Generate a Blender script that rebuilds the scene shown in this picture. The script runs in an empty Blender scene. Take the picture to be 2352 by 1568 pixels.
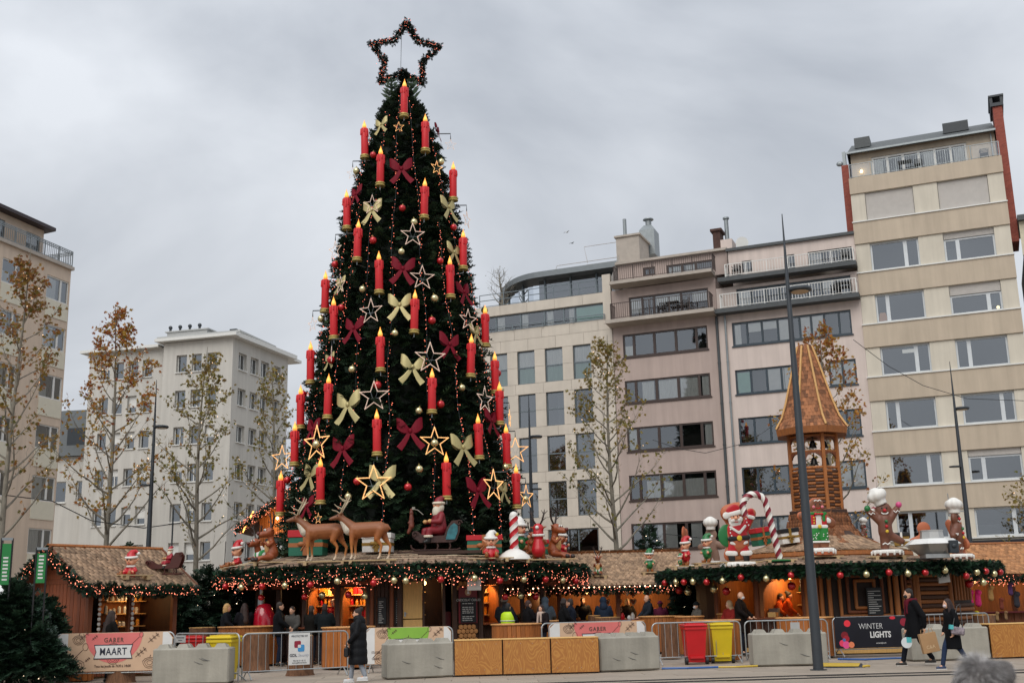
import bpy, math, random
import numpy as np
from mathutils import Vector, Matrix, Euler
random.seed(7); RNG = np.random.default_rng(7)
sc = bpy.context.scene
col = sc.collection
R = math.radians
# ------------------------------------------------------------------ camera
W, H, FPX, PITCH, ROLL, CZ = 2352, 1568, 2603.0, R(13.1), 0.0227, 1.65
cF = Vector((0, math.cos(PITCH), math.sin(PITCH)))
cU = Vector((0, -math.sin(PITCH), math.cos(PITCH)))
cX = Vector((1, 0, 0)) * math.cos(ROLL) - cU * math.sin(ROLL)
cY = Vector((1, 0, 0)) * math.sin(ROLL) + cU * math.cos(ROLL)
cam = bpy.data.objects.new('camera', bpy.data.cameras.new('camera')); col.objects.link(cam)
cam.matrix_world = Matrix((cX, cY, -cF)).transposed().to_4x4()
cam.location = (0, 0, CZ)
cam.data.sensor_width = 36; cam.data.lens = 36 * FPX / W
cam.data.clip_start = 0.1; cam.data.clip_end = 3000
sc.camera = cam
cam.data.dof.use_dof = True; cam.data.dof.focus_distance = 40.0; cam.data.dof.aperture_fstop = 4.0
# ------------------------------------------------------------------ sky and sun (overcast)
SUN_EL, SUN_AZ = R(46), R(200)          # azimuth clockwise from +Y (view direction): behind the camera, a little to the left
wd = bpy.data.worlds.new('World'); sc.world = wd; wd.use_nodes = True
nt = wd.node_tree; nt.nodes.clear()
def N(t, typ, **kw):
    n = t.nodes.new(typ)
    for k, v in kw.items():
        if k == 'inp':
            for a, b in v.items(): n.inputs[a].default_value = b
        else: setattr(n, k, v)
    return n
o = N(nt, 'ShaderNodeOutputWorld'); bg = N(nt, 'ShaderNodeBackground')
sky = N(nt, 'ShaderNodeTexSky', sky_type='NISHITA', sun_disc=False, sun_elevation=SUN_EL, sun_rotation=SUN_AZ)
sky.air_density = 1.0; sky.dust_density = 4.0
tc = N(nt, 'ShaderNodeTexCoord'); mp = N(nt, 'ShaderNodeMapping'); mp.inputs['Scale'].default_value = (1.0, 1.0, 1.6); mp.inputs['Location'].default_value = (5.2, 2.2, 0.7)
n1 = N(nt, 'ShaderNodeTexNoise', inp={'Scale': 2.5, 'Detail': 6.0, 'Roughness': 0.5, 'Distortion': 0.4})
rp = N(nt, 'ShaderNodeValToRGB')
rp.color_ramp.elements[0].position = 0.36; rp.color_ramp.elements[0].color = (0.35, 0.375, 0.415, 1)
rp.color_ramp.elements[1].position = 0.65; rp.color_ramp.elements[1].color = (0.59, 0.615, 0.652, 1)
mx = N(nt, 'ShaderNodeMix', data_type='RGBA'); mx.inputs[0].default_value = 0.93
sc1 = N(nt, 'ShaderNodeVectorMath', operation='SCALE'); sc1.inputs['Scale'].default_value = 0.08
# overcast dome: brighter towards the zenith
sx = N(nt, 'ShaderNodeSeparateXYZ'); mr = N(nt, 'ShaderNodeMapRange', inp={'From Min': 0.25, 'From Max': 1.0, 'To Min': 1.0, 'To Max': 1.75})
ml = N(nt, 'ShaderNodeVectorMath', operation='SCALE')
L = nt.links.new
L(tc.outputs['Generated'], mp.inputs[0]); L(mp.outputs[0], n1.inputs['Vector']); L(n1.outputs[0], rp.inputs[0])
L(sky.outputs[0], sc1.inputs[0]); L(sc1.outputs[0], mx.inputs[6]); L(rp.outputs[0], mx.inputs[7])
L(tc.outputs['Generated'], sx.inputs[0]); L(sx.outputs['Z'], mr.inputs[0]); L(mx.outputs[2], ml.inputs[0]); L(mr.outputs[0], ml.inputs['Scale'])
L(ml.outputs[0], bg.inputs[0]); bg.inputs[1].default_value = 1.0; L(bg.outputs[0], o.inputs[0])
sl = bpy.data.lights.new('sun', 'SUN'); sl.energy = 1.5; sl.angle = R(50); sl.color = (1.0, 0.96, 0.9)
so = bpy.data.objects.new('sun', sl); col.objects.link(so); so.location = (0, -10, 40)
sd = Vector((math.sin(SUN_AZ) * math.cos(SUN_EL), math.cos(SUN_AZ) * math.cos(SUN_EL), math.sin(SUN_EL)))
so.rotation_euler = sd.to_track_quat('Z', 'Y').to_euler()
sc.view_settings.view_transform = 'Standard'; sc.view_settings.look = 'None'; sc.view_settings.gamma = 1.0
sc.view_settings.exposure = 0.32
sc.cycles.max_bounces = 6; sc.cycles.transparent_max_bounces = 12; sc.cycles.caustics_reflective = False; sc.cycles.caustics_refractive = False
sc.cycles.sample_clamp_indirect = 4.0
sc.cycles.use_denoising = True
# ------------------------------------------------------------------ pixel helpers (2352 x 1568 pixel grid of the photograph)
def ray(px, py): return cF * FPX + cX * (px - W / 2) + cY * (H / 2 - py)
def gnd(px, py, z=0.0):
    r = ray(px, py); t = (z - CZ) / r.z; return Vector((r.x * t, r.y * t, z))
def atY(px, py, y):
    r = ray(px, py); t = y / r.y; return Vector((r.x * t, y, CZ + r.z * t))
def px2m(y, n): return n * y / FPX            # rough metres of n pixels at depth y
# ------------------------------------------------------------------ mesh helpers
TMP = bpy.data.scenes.new('scratch')
def evaluated_mesh(t):
    TMP.collection.objects.link(t); vl = TMP.view_layers[0]; vl.update(); dg = vl.depsgraph
    r = bpy.data.meshes.new_from_object(t.evaluated_get(dg)); TMP.collection.objects.unlink(t); return r
class MB:
    def __init__(s): s.v = []; s.f = []; s.m = []
    def add(s, vs, fs, m=0, M=None):
        b = len(s.v)
        s.v += [tuple(M @ Vector(p)) if M is not None else tuple(p) for p in vs]
        s.f += [tuple(i + b for i in f) for f in fs]; s.m += [m] * len(fs); return s
    def box(s, lo, hi, m=0, M=None):
        x0, y0, z0 = lo; x1, y1, z1 = hi
        return s.add([(x0,y0,z0),(x1,y0,z0),(x1,y1,z0),(x0,y1,z0),(x0,y0,z1),(x1,y0,z1),(x1,y1,z1),(x0,y1,z1)],
              [(0,3,2,1),(4,5,6,7),(0,1,5,4),(1,2,6,5),(2,3,7,6),(3,0,4,7)], m, M)
    def bbox(s, lo, hi, b=0.02, m=0, M=None):
        """box with chamfered edges"""
        x0,y0,z0 = lo; x1,y1,z1 = hi; V = []; idx = {}
        for ax in range(3):
            for i in (0,1):
                for j in (0,1):
                    for k in (0,1):
                        p = [x1 if i else x0, y1 if j else y0, z1 if k else z0]; sg = (i,j,k)
                        for a in range(3):
                            if a != ax: p[a] += -b if sg[a] else b
                        idx[(ax,i,j,k)] = len(V); V.append(tuple(p))
        F = []
        def q(ax, s_):
            o = [a for a in range(3) if a != ax]; r = []
            for u, w in ((0,0),(1,0),(1,1),(0,1)):
                c = [0,0,0]; c[ax] = s_; c[o[0]] = u; c[o[1]] = w; r.append(idx[(ax,*c)])
            return r
        for ax in range(3):
            for s_ in (0,1):
                r = q(ax, s_); F.append(tuple(r if (s_ == 1) ^ (ax == 1) else r[::-1]))
        for a, bx in ((0,1),(0,2),(1,2)):
            c = 3 - a - bx
            for sa in (0,1):
                for sb in (0,1):
                    k0 = [0,0,0]; k0[a] = sa; k0[bx] = sb; k1 = list(k0); k1[c] = 1
                    F.append((idx[(a,*k0)], idx[(a,*k1)], idx[(bx,*k1)], idx[(bx,*k0)]))
        for i in (0,1):
            for j in (0,1):
                for k in (0,1): F.append((idx[(0,i,j,k)], idx[(1,i,j,k)], idx[(2,i,j,k)]))
        return s.add(V, F, m, M)
    def tube(s, pts, rad, n=6, m=0, cap=True, M=None):
        pts = [Vector(p) for p in pts]; k = len(pts)
        if not hasattr(rad, '__len__'): rad = [rad] * k
        V = []; up = None
        for i, p in enumerate(pts):
            d = (pts[min(i+1,k-1)] - pts[max(i-1,0)])
            if d.length < 1e-9: d = Vector((0,0,1))
            d.normalize()
            if up is None: up = Vector((1,0,0)) if abs(d.x) < .8 else Vector((0,1,0))
            a = (up - d * up.dot(d))
            if a.length < 1e-6: a = d.orthogonal()
            a.normalize(); b = d.cross(a); up = a
            for j in range(n):
                t = 2 * math.pi * j / n
                V.append(p + (a * math.cos(t) + b * math.sin(t)) * rad[i])
        F = [(i*n+j, i*n+(j+1)%n, (i+1)*n+(j+1)%n, (i+1)*n+j) for i in range(k-1) for j in range(n)]
        if cap: F += [tuple(range(n))[::-1], tuple((k-1)*n+j for j in range(n))]
        return s.add(V, F, m, M)
    def cyl(s, p0, p1, r0, r1=None, n=10, m=0, cap=True, M=None):
        return s.tube([p0, p1], [r0, r0 if r1 is None else r1], n, m, cap, M)
    def lathe(s, prof, n=16, m=0, M=None, a0=0.0):
        V = []; k = len(prof)
        for r, z in prof:
            for j in range(n):
                t = a0 + 2 * math.pi * j / n; V.append((r * math.cos(t), r * math.sin(t), z))
        F = [(i*n+j, i*n+(j+1)%n, (i+1)*n+(j+1)%n, (i+1)*n+j) for i in range(k-1) for j in range(n)]
        if prof[0][0] > 1e-4: F.append(tuple(range(n))[::-1])
        if prof[-1][0] > 1e-4: F.append(tuple((k-1)*n+j for j in range(n)))
        return s.add(V, F, m, M)
    def ell(s, c, r, M=None, nu=12, nv=8, m=0):
        if not hasattr(r, '__len__'): r = (r, r, r)
        prof = [(max(math.sin(math.pi*i/nv), 1e-5), -math.cos(math.pi*i/nv)) for i in range(nv+1)]
        T = Matrix.Translation(c) @ (M.to_4x4() if M is not None else Matrix()) @ Matrix.Diagonal((*r, 1))
        return s.lathe(prof, nu, m, T)
    def caps(s, p0, p1, r0, r1, n=10, m=0):
        """tapered capsule"""
        p0 = Vector(p0); p1 = Vector(p1); d = (p1 - p0)
        if d.length < 1e-6: return s.ell(p0, r0, m=m)
        dn = d.normalized(); P = []; RR = []
        for a in (90, 60, 30): P.append(p0 - dn * r0 * math.sin(R(a))); RR.append(max(r0 * math.cos(R(a)), 1e-4))
        P.append(p0); RR.append(r0); P.append(p1); RR.append(r1)
        for a in (30, 60, 90): P.append(p1 + dn * r1 * math.sin(R(a))); RR.append(max(r1 * math.cos(R(a)), 1e-4))
        return s.tube(P, RR, n, m)
    def prism(s, out, z0, z1, m=0, M=None):
        k = len(out); V = [(x, y, z0) for x, y in out] + [(x, y, z1) for x, y in out]
        ar = sum(out[i][0]*out[(i+1)%k][1] - out[(i+1)%k][0]*out[i][1] for i in range(k))
        if ar < 0: V = [(x, y, z0) for x, y in out[::-1]] + [(x, y, z1) for x, y in out[::-1]]
        F = [tuple(range(k))[::-1], tuple(range(k, 2*k))] + [(i, (i+1)%k, k+(i+1)%k, k+i) for i in range(k)]
        return s.add(V, F, m, M)
    def quad(s, a, b, c, d, m=0): return s.add([a, b, c, d], [(0,1,2,3)], m)
    def mesh(s, name, mats, smooth=0):
        me = bpy.data.meshes.new(name); me.from_pydata(s.v, [], s.f)
        for mm in (mats if isinstance(mats, (list, tuple)) else [mats]): me.materials.append(mm)
        if any(s.m): me.polygons.foreach_set('material_index', s.m)
        if smooth:
            me.polygons.foreach_set('use_smooth', [True] * len(me.polygons))
            me.set_sharp_from_angle(angle=R(smooth))
        me.update(); return me
    def build(s, name, mats, parent=None, loc=None, rot=None, smooth=0):
        return obj(name, s.mesh(name, mats, smooth), parent, loc, rot)
    def skin(s, name, mat, parent=None, vox=0.02, it=6, loc=None, rot=None):
        """fuse every overlapping volume into one continuous surface"""
        me = bpy.data.meshes.new('t'); me.from_pydata(s.v, [], s.f); t = bpy.data.objects.new('t', me)
        md = t.modifiers.new('r', 'REMESH'); md.mode = 'VOXEL'; md.voxel_size = vox; md.use_smooth_shade = True
        if it: m2 = t.modifiers.new('s', 'SMOOTH'); m2.iterations = it; m2.factor = .5
        r = evaluated_mesh(t); r.name = name
        bpy.data.objects.remove(t); bpy.data.meshes.remove(me)
        r.materials.clear(); r.materials.append(mat); r.polygons.foreach_set('use_smooth', [True] * len(r.polygons))
        return obj(name, r, parent, loc, rot)
def obj(name, me, parent=None, loc=None, rot=None):
    o = bpy.data.objects.new(name, me); col.objects.link(o)
    if parent is not None: o.parent = parent
    if loc is not None: o.location = loc
    if rot is not None: o.rotation_euler = rot if hasattr(rot, '__len__') else (0, 0, rot)
    return o
def tag(o, label=None, cat=None, group=None, kind=None):
    if label: o['label'] = label
    if cat: o['category'] = cat
    if group: o['group'] = group
    if kind: o['kind'] = kind
    return o
def thing(name, label, cat, loc=(0,0,0), rot=0, group=None):
    return tag(obj(name, None, None, loc, rot), label, cat, group)
def dup(root, loc=None, rot=None, label=None):
    def cp(o, par):
        c = o.copy(); col.objects.link(c)
        if par is not None: c.parent = par
        for ch in list(o.children): cp(ch, c)
        return c
    r = cp(root, None)
    if loc is not None: r.location = loc
    if rot is not None: r.rotation_euler = rot if hasattr(rot, '__len__') else (0, 0, rot)
    if label: r['label'] = label
    return r
def scatter(name, tv, tf, Ms, Ls, mat, parent=None, tint=None, smooth=False):
    """one mesh of many copies of a small template: Ms (N,3,3), Ls (N,3)"""
    tv = np.asarray(tv, float); Ms = np.asarray(Ms, float); Ls = np.asarray(Ls, float); n = len(Ls); k = len(tv)
    V = np.einsum('nij,kj->nki', Ms, tv) + Ls[:, None, :]
    tl = np.concatenate([np.asarray(f) for f in tf]); cnt = np.array([len(f) for f in tf])
    loops = (tl[None, :] + (np.arange(n) * k)[:, None]).ravel()
    cn = np.tile(cnt, n); st = np.concatenate([[0], np.cumsum(cn)[:-1]])
    me = bpy.data.meshes.new(name); me.vertices.add(n * k); me.vertices.foreach_set('co', V.ravel().astype(np.float32))
    me.loops.add(len(loops)); me.loops.foreach_set('vertex_index', loops.astype(np.int32))
    me.polygons.add(len(cn)); me.polygons.foreach_set('loop_start', st.astype(np.int32)); me.polygons.foreach_set('loop_total', cn.astype(np.int32))
    if smooth: me.polygons.foreach_set('use_smooth', np.ones(len(cn), bool))
    if tint is not None:
        at = me.attributes.new('tint', 'FLOAT', 'FACE'); at.data.foreach_set('value', np.repeat(np.asarray(tint, np.float32), len(cnt)))
    me.update(calc_edges=True); me.materials.append(mat)
    return obj(name, me, parent)
def frames(d, roll=None):
    """rotation matrices whose local x axis is d (N,3)"""
    d = d / np.maximum(np.linalg.norm(d, axis=1, keepdims=True), 1e-9)
    up = np.tile([0, 0, 1.0], (len(d), 1)); up[np.abs(d[:, 2]) > .95] = (0, 1, 0)
    b = np.cross(up, d); b /= np.linalg.norm(b, axis=1, keepdims=True); c = np.cross(d, b)
    if roll is not None:
        cs, sn = np.cos(roll)[:, None], np.sin(roll)[:, None]; b, c = b * cs + c * sn, -b * sn + c * cs
    return np.stack([d, b, c], axis=2)
# ------------------------------------------------------------------ materials
MATS = {}
def lin(h):
    if isinstance(h, str):
        c = [int(h[i:i+2], 16) / 255 for i in (0, 2, 4)]
        return tuple(x / 12.92 if x < .04045 else ((x + .055) / 1.055) ** 2.4 for x in c)
    return tuple(h)
def mat(name, c, rough=.6, metal=0, var=.12, scale=3.0, bump=.0, bscale=None, emit=0, stretch=None, island=0, tint=None, c2=None, spec=.5, rnd=0, detail=4, coat=0, streak=0):
    """procedural principled material: noise-varied colour, optional grain stretch, per-piece variation, bump"""
    if name in MATS: return MATS[name]
    m = bpy.data.materials.new(name); m.use_nodes = True; t = m.node_tree; b = t.nodes['Principled BSDF']; Lk = t.links.new
    c = lin(c); b.inputs['Roughness'].default_value = rough; b.inputs['Metallic'].default_value = metal
    b.inputs['Specular IOR Level'].default_value = spec; b.inputs['Coat Weight'].default_value = coat; b.inputs['Coat Roughness'].default_value = .08
    tcn = N(t, 'ShaderNodeTexCoord'); vec = tcn.outputs['Object']
    if stretch:
        mpn = N(t, 'ShaderNodeMapping'); mpn.inputs['Scale'].default_value = stretch; Lk(vec, mpn.inputs[0]); vec = mpn.outputs[0]
    nz = N(t, 'ShaderNodeTexNoise', inp={'Scale': scale, 'Detail': detail, 'Roughness': .6}); Lk(vec, nz.inputs['Vector'])
    ca = tuple(x * (1 - var) for x in c); cb = tuple(min(1, x * (1 + var)) for x in (lin(c2) if c2 else c))
    if c2: ca = c; cb = lin(c2)
    rm = N(t, 'ShaderNodeValToRGB'); e = rm.color_ramp.elements; e[0].position = .3; e[1].position = .7; e[0].color = (*ca, 1); e[1].color = (*cb, 1)
    Lk(nz.outputs[0], rm.inputs[0]); out = rm.outputs[0]
    def vary(src, amt, out):
        mm = N(t, 'ShaderNodeMapRange', inp={'To Min': 1 - amt, 'To Max': 1 + amt}); Lk(src, mm.inputs[0])
        vs = N(t, 'ShaderNodeVectorMath', operation='SCALE'); Lk(out, vs.inputs[0]); Lk(mm.outputs[0], vs.inputs['Scale']); return vs.outputs[0]
    if island: g = N(t, 'ShaderNodeNewGeometry'); out = vary(g.outputs['Random Per Island'], island, out)
    if rnd: g = N(t, 'ShaderNodeObjectInfo'); out = vary(g.outputs['Random'], rnd, out)
    if streak:
        mps = N(t, 'ShaderNodeMapping'); mps.inputs['Scale'].default_value = (1.3, 1.3, .1); Lk(tcn.outputs['Object'], mps.inputs[0]); ns = N(t, 'ShaderNodeTexNoise', inp={'Scale': 1.6, 'Detail': 6.0, 'Roughness': .65}); Lk(mps.outputs[0], ns.inputs['Vector']); mm0 = N(t, 'ShaderNodeMapRange', inp={'From Min': .35, 'From Max': .7}); Lk(ns.outputs[0], mm0.inputs[0]); out = vary(mm0.outputs[0], streak, out)
    if tint:
        at = N(t, 'ShaderNodeAttribute', attribute_name='tint'); r2 = N(t, 'ShaderNodeValToRGB'); els = r2.color_ramp.elements
        els[0].color = (*lin(tint[0]), 1); els[1].color = (*lin(tint[-1]), 1)
        for i, cc in enumerate(tint[1:-1]): k = els.new((i + 1) / (len(tint) - 1)); k.color = (*lin(cc), 1)
        Lk(at.outputs['Fac'], r2.inputs[0]); out = r2.outputs[0]
    Lk(out, b.inputs['Base Color'])
    if bump:
        n2 = N(t, 'ShaderNodeTexNoise', inp={'Scale': bscale or scale * 4, 'Detail': 5.0}); Lk(vec, n2.inputs['Vector'])
        bp = N(t, 'ShaderNodeBump', inp={'Strength': bump, 'Distance': .02}); Lk(n2.outputs[0], bp.inputs['Height']); Lk(bp.outputs[0], b.inputs['Normal'])
    if emit:
        Lk(out, b.inputs['Emission Color']); b.inputs['Emission Strength'].default_value = emit; m.cycles.emission_sampling = 'NONE'
    MATS[name] = m; return m
def plain(name, c, rough=.5, **k): return mat(name, c, rough, var=.06, **k)
def leafmat(name, ramp, trans=.4):
    m = mat(name, ramp[0], .6, tint=ramp, spec=.2)
    t = m.node_tree; b = t.nodes['Principled BSDF']; tr = N(t, 'ShaderNodeBsdfTranslucent'); mxs = N(t, 'ShaderNodeMixShader', inp={0: trans})
    t.links.new(b.inputs['Base Color'].links[0].from_socket, tr.inputs[0]); t.links.new(b.outputs[0], mxs.inputs[1]); t.links.new(tr.outputs[0], mxs.inputs[2])
    t.links.new(mxs.outputs[0], t.nodes['Material Output'].inputs[0]); return m
def glassmat(name, tintc=(.95,.97,.97), ior=1.6, rough=.02):
    m = bpy.data.materials.new(name); m.use_nodes = True; t = m.node_tree; t.nodes.clear()
    o_ = N(t, 'ShaderNodeOutputMaterial'); tr = N(t, 'ShaderNodeBsdfTransparent', inp={0: (*tintc, 1)}); gl = N(t, 'ShaderNodeBsdfGlossy', inp={'Color': (.9,.95,1,1), 'Roughness': rough})
    lw = N(t, 'ShaderNodeFresnel', inp={'IOR': ior}); ms = N(t, 'ShaderNodeMixShader')
    ad = N(t, 'ShaderNodeMath', operation='MULTIPLY_ADD', use_clamp=True); ad.inputs[1].default_value = 1.6; ad.inputs[2].default_value = .14
    t.links.new(lw.outputs[0], ad.inputs[0]); t.links.new(ad.outputs[0], ms.inputs[0]); t.links.new(tr.outputs[0], ms.inputs[1]); t.links.new(gl.outputs[0], ms.inputs[2]); t.links.new(ms.outputs[0], o_.inputs[0])
    MATS[name] = m; return m
def text(body, size, m, parent, M, name='lettering', ext=.004, ax='CENTER', bold=0, shear=0, sx=1.0, space=1.0, ay='CENTER'):
    """lettering in the local XY plane of M, turned into a mesh"""
    cu = bpy.data.curves.new('t', 'FONT'); cu.body = body; cu.size = size; cu.align_x = ax; cu.align_y = ay; cu.extrude = ext; cu.offset = bold; cu.shear = shear; cu.space_character = space
    cu.resolution_u = 3
    t = bpy.data.objects.new('t', cu); me = evaluated_mesh(t); me.name = name; bpy.data.objects.remove(t); bpy.data.curves.remove(cu)
    me.transform(M @ Matrix.Diagonal((sx, 1, 1, 1))); me.materials.clear(); me.materials.append(m)
    return obj(name, me, parent)
def upright(x, y, z): return Matrix.Translation((x, y, z)) @ Matrix.Rotation(R(90), 4, 'X')   # text/prism XY plane -> faces -Y, up = +Z
def Mrot(x=0, y=0, z=0): return Euler((R(x), R(y), R(z))).to_matrix().to_4x4()
OCT_V = [(1,0,0),(-1,0,0),(0,1,0),(0,-1,0),(0,0,1),(0,0,-1)]
OCT_F = [(0,2,4),(2,1,4),(1,3,4),(3,0,4),(2,0,5),(1,2,5),(3,1,5),(0,3,5)]
def bulbs(name, pts, r, m, parent=None):
    pts = np.asarray(pts, float); s = r * RNG.uniform(.75, 1.25, len(pts))
    return scatter(name, OCT_V, OCT_F, np.eye(3)[None] * s[:, None, None], pts, m, parent)
wood = lambda name, c, **k: mat(name, c, .65, stretch=k.pop('stretch', (14, 14, 1.2)), scale=2.2, var=k.pop('var', .3), bump=.25, bscale=7, detail=6, **k)
# ------------------------------------------------------------------ ground
m_pave = mat('paving', '94887a', .75, var=.10, scale=1.4, bump=.15, bscale=30, rnd=.10)
m_joint = mat('paving_bed', '6f675d', .9, var=.15, scale=4, bump=.2)
ga = R(6)
g = MB(); g.quad((-700,-60,0),(700,-60,0),(700,900,0),(-700,900,0)); gr = g.build('ground', mat('far_paving', '8d8378', .85, var=.18, scale=.35, bump=.2, bscale=6), loc=(0,0,-.035)); tag(gr, kind='structure')
b = MB(); b.box((-15.4,0,-.034),(15.4,11.2,-.012)); pv = b.build('pavement', m_joint, loc=(0.4,21.3,0), rot=ga*.35); tag(pv, kind='structure')
SL = 1.3; SWd = .8
sm = []
for k in range(3):
    b = MB(); b.bbox((.004,.004,-.02),(SL-.004,SWd-.004,0.002*k), .006); sm.append(b.mesh('paving_slab', m_pave))
for j in range(14):
    for i in range(24):
        x = -15.4 + i * SL - (j % 2) * .65
        if x < -15.4 or x + SL > 15.4: continue
        obj('paving_slab', random.choice(sm), pv, (x, j * SWd, random.uniform(-.003, .003)))
for d, (ya, yb) in enumerate(((25.1, 26.3), (24.35, 25.5))):
    b = MB()
    b.tube([(-2, ya, .006), (6, (ya+yb)/2 + .18, .006), (15, yb, .006)], .022, 4)
    tag(b.build('drain_slot', plain('slot_iron', '2b2927', .5, metal=.6)), kind='structure')
# ------------------------------------------------------------------ facade kit: local frame u along the wall, v into the building, z up
m_room = mat('dark_room', '24221f', .9, var=.25, scale=.6)  # dark tone painted in as the gloom of unlit rooms
m_glass = glassmat('window_glass'); m_gdark = glassmat('window_glass_tinted', (.28,.31,.34), 1.75); m_ggreen = glassmat('window_glass_green', (.55,.72,.66))
m_curt = mat('net_curtain', 'e6e7e2', .8, var=.12, stretch=(9,9,.6), scale=2.0, bump=.4, bscale=5)
m_blind = plain('white_blind', 'e6e6e2', .7)
m_teal = plain('green_blind', '8fc9b5', .7)
m_white = mat('white_paint', 'd6d6d2', .5, var=.04)
def facade(name, parent, u0, u1, z0, z1, holes, m, depth=.2, v=0.0):
    us = sorted({u0, u1, *[h[0] for h in holes], *[h[1] for h in holes]}); us = [x for x in us if u0 <= x <= u1]
    zs = sorted({z0, z1, *[h[2] for h in holes], *[h[3] for h in holes]}); zs = [x for x in zs if z0 <= x <= z1]
    b = MB()
    for za, zb in zip(zs, zs[1:]):
        run = None
        for ua, ub in zip(us, us[1:]):
            hit = any(h[0] - 1e-6 <= ua and ub <= h[1] + 1e-6 and h[2] - 1e-6 <= za and zb <= h[3] + 1e-6 for h in holes)
            if not hit: run = (run[0] if run else ua, ub)
            if hit or ub == us[-1]:
                if run: b.quad((run[0],v,za),(run[1],v,za),(run[1],v,zb),(run[0],v,zb)); run = None
    for ua, ub, za, zb in holes:
        d = v + depth
        b.quad((ua,v,za),(ua,d,za),(ub,d,za),(ub,v,za)); b.quad((ua,v,zb),(ub,v,zb),(ub,d,zb),(ua,d,zb))
        b.quad((ua,v,za),(ua,v,zb),(ua,d,zb),(ua,d,za)); b.quad((ub,v,za),(ub,d,za),(ub,d,zb),(ub,v,zb))
    return b.build(name, m, parent)
def window(par, u0, u1, z0, z1, v, fm, gm, mull=(), trans=(), fw=.06, sill=None, curt=None, mw=None, name='window'):
    """frame with bars, one pane per opening, optional sill and curtains"""
    mw = mw or fw; b = MB(); y0, y1 = v - .05, v + .03
    b.box((u0,y0,z0),(u0+fw,y1,z1)); b.box((u1-fw,y0,z0),(u1,y1,z1)); b.box((u0+fw,y0,z0),(u1-fw,y1,z0+fw)); b.box((u0+fw,y0,z1-fw),(u1-fw,y1,z1))
    xs = [u0 + fw] + [x for k in mull for x in (u0+(u1-u0)*k-mw/2, u0+(u1-u0)*k+mw/2)] + [u1 - fw]
    zs = [z0 + fw] + [x for k in trans for x in (z0+(z1-z0)*k-mw/2, z0+(z1-z0)*k+mw/2)] + [z1 - fw]
    for i in range(1, len(xs)-1, 2): b.box((xs[i],y0+.003,z0+fw),(xs[i+1],y1-.003,z1-fw))
    for i in range(1, len(zs)-1, 2):
        for k in range(0, len(xs), 2): b.box((xs[k],y0+.006,zs[i]),(xs[k+1],y1-.006,zs[i+1]))
    w = b.build(name, fm, par)
    n = 0
    for i in range(0, len(xs), 2):
        for j in range(0, len(zs), 2):
            gmm = gm[n % len(gm)] if isinstance(gm, (list, tuple)) else gm; n += 1
            p = MB(); p.quad((xs[i],v,zs[j]),(xs[i+1],v,zs[j]),(xs[i+1],v,zs[j+1]),(xs[i],v,zs[j+1])); p.build('pane', gmm, w)
    if sill:
        sm_, so_, sh = sill; p = MB(); p.box((u0-.06,v-so_,z0-sh),(u1+.06,v-.052,z0-.002)); p.build('sill', sm_, w)
    for cu in (curt or ()):
        a, c, zt, zb_, cm = cu; p = MB(); ua = u0+(u1-u0)*a; ub = u0+(u1-u0)*c; za = z0+(z1-z0)*zb_; zb2 = z0+(z1-z0)*zt
        k = max(2, int((ub-ua)/.09)); wv = .025 if cm is m_curt else 0.0
        for i in range(k):
            f0 = ua+(ub-ua)*i/k; f1 = ua+(ub-ua)*(i+1)/k
            p.quad((f0,v+.05+wv*(i%2),za),(f1,v+.05+wv*((i+1)%2),za),(f1,v+.05+wv*((i+1)%2),zb2),(f0,v+.05+wv*(i%2),zb2))
        p.build('curtain' if cm is m_curt else 'blind', cm, w)
    return w
def shell(par, u0, u1, z1, dep, m, v=0.0, sides=True):
    """side and back walls plus a dark sheet that stands in for unlit rooms behind the windows"""
    b = MB()
    b.quad((u0,v,0),(u0,v,z1),(u0,v+dep,z1),(u0,v+dep,0)); b.quad((u1,v,0),(u1,v+dep,0),(u1,v+dep,z1),(u1,v,z1)); b.quad((u0,v+dep,0),(u0,v+dep,z1),(u1,v+dep,z1),(u1,v+dep,0))
    b.build('side_wall', m, par)
    b = MB(); b.quad((u0+.05,v+.9,0),(u1-.05,v+.9,0),(u1-.05,v+.9,z1-.1),(u0+.05,v+.9,z1-.1)); b.build('room_shade_sheet', m_room, par)
def railing(par, u0, u1, z0, h, v, m, step=.11, name='balcony_railing', rails=(1.0,), bars=True, r=.011, ends=None, posts=1.2):
    b = MB()
    for k in rails: b.box((u0,v-.02,z0+h*k-.02),(u1,v+.02,z0+h*k+.02))
    b.box((u0,v-.015,z0+.06),(u1,v+.015,z0+.09))
    n = max(1, round((u1-u0)/posts))
    for i in range(n+1): u = u0+(u1-u0)*i/n; b.box((u-.022,v-.023,z0-.05),(u+.022,v+.023,z0+h))
    if bars:
        k = int((u1-u0)/step)
        for i in range(1, k): u = u0+(u1-u0)*i/k; b.box((u-r,v-r,z0+.09),(u+r,v+r,z0+h-.02))
    if ends:
        for u in (u0,u1):
            for k in rails: b.box((u-.018,v+.021,z0+h*k-.018),(u+.018,ends,z0+h*k+.018))
            if bars:
                for i in range(1, int((ends-v)/step)): b.box((u-r,v+i*step-r,z0),(u+r,v+i*step+r,z0+h-.02))
    return b.build(name, m, par)
def gutter_pipe(par, u, z0, z1, v, m, r=.06):
    b = MB(); b.cyl((u,v,z0),(u,v,z1),r,n=8)
    z = z0 + .8
    while z < z1: b.cyl((u,v,z-.05),(u,v,z+.05),r+.018,n=8); z += 2.4
    return b.build('drainpipe', m, par, smooth=40)
AF = R(-22.5); rr = ray(2010, 1180); FP = Vector((rr.x/rr.y*62, 62, 0))     # the street front on the right is one vertical plane
def bldg(name, label, p, ang): return thing(name, label, 'building', p, ang, None)
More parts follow.
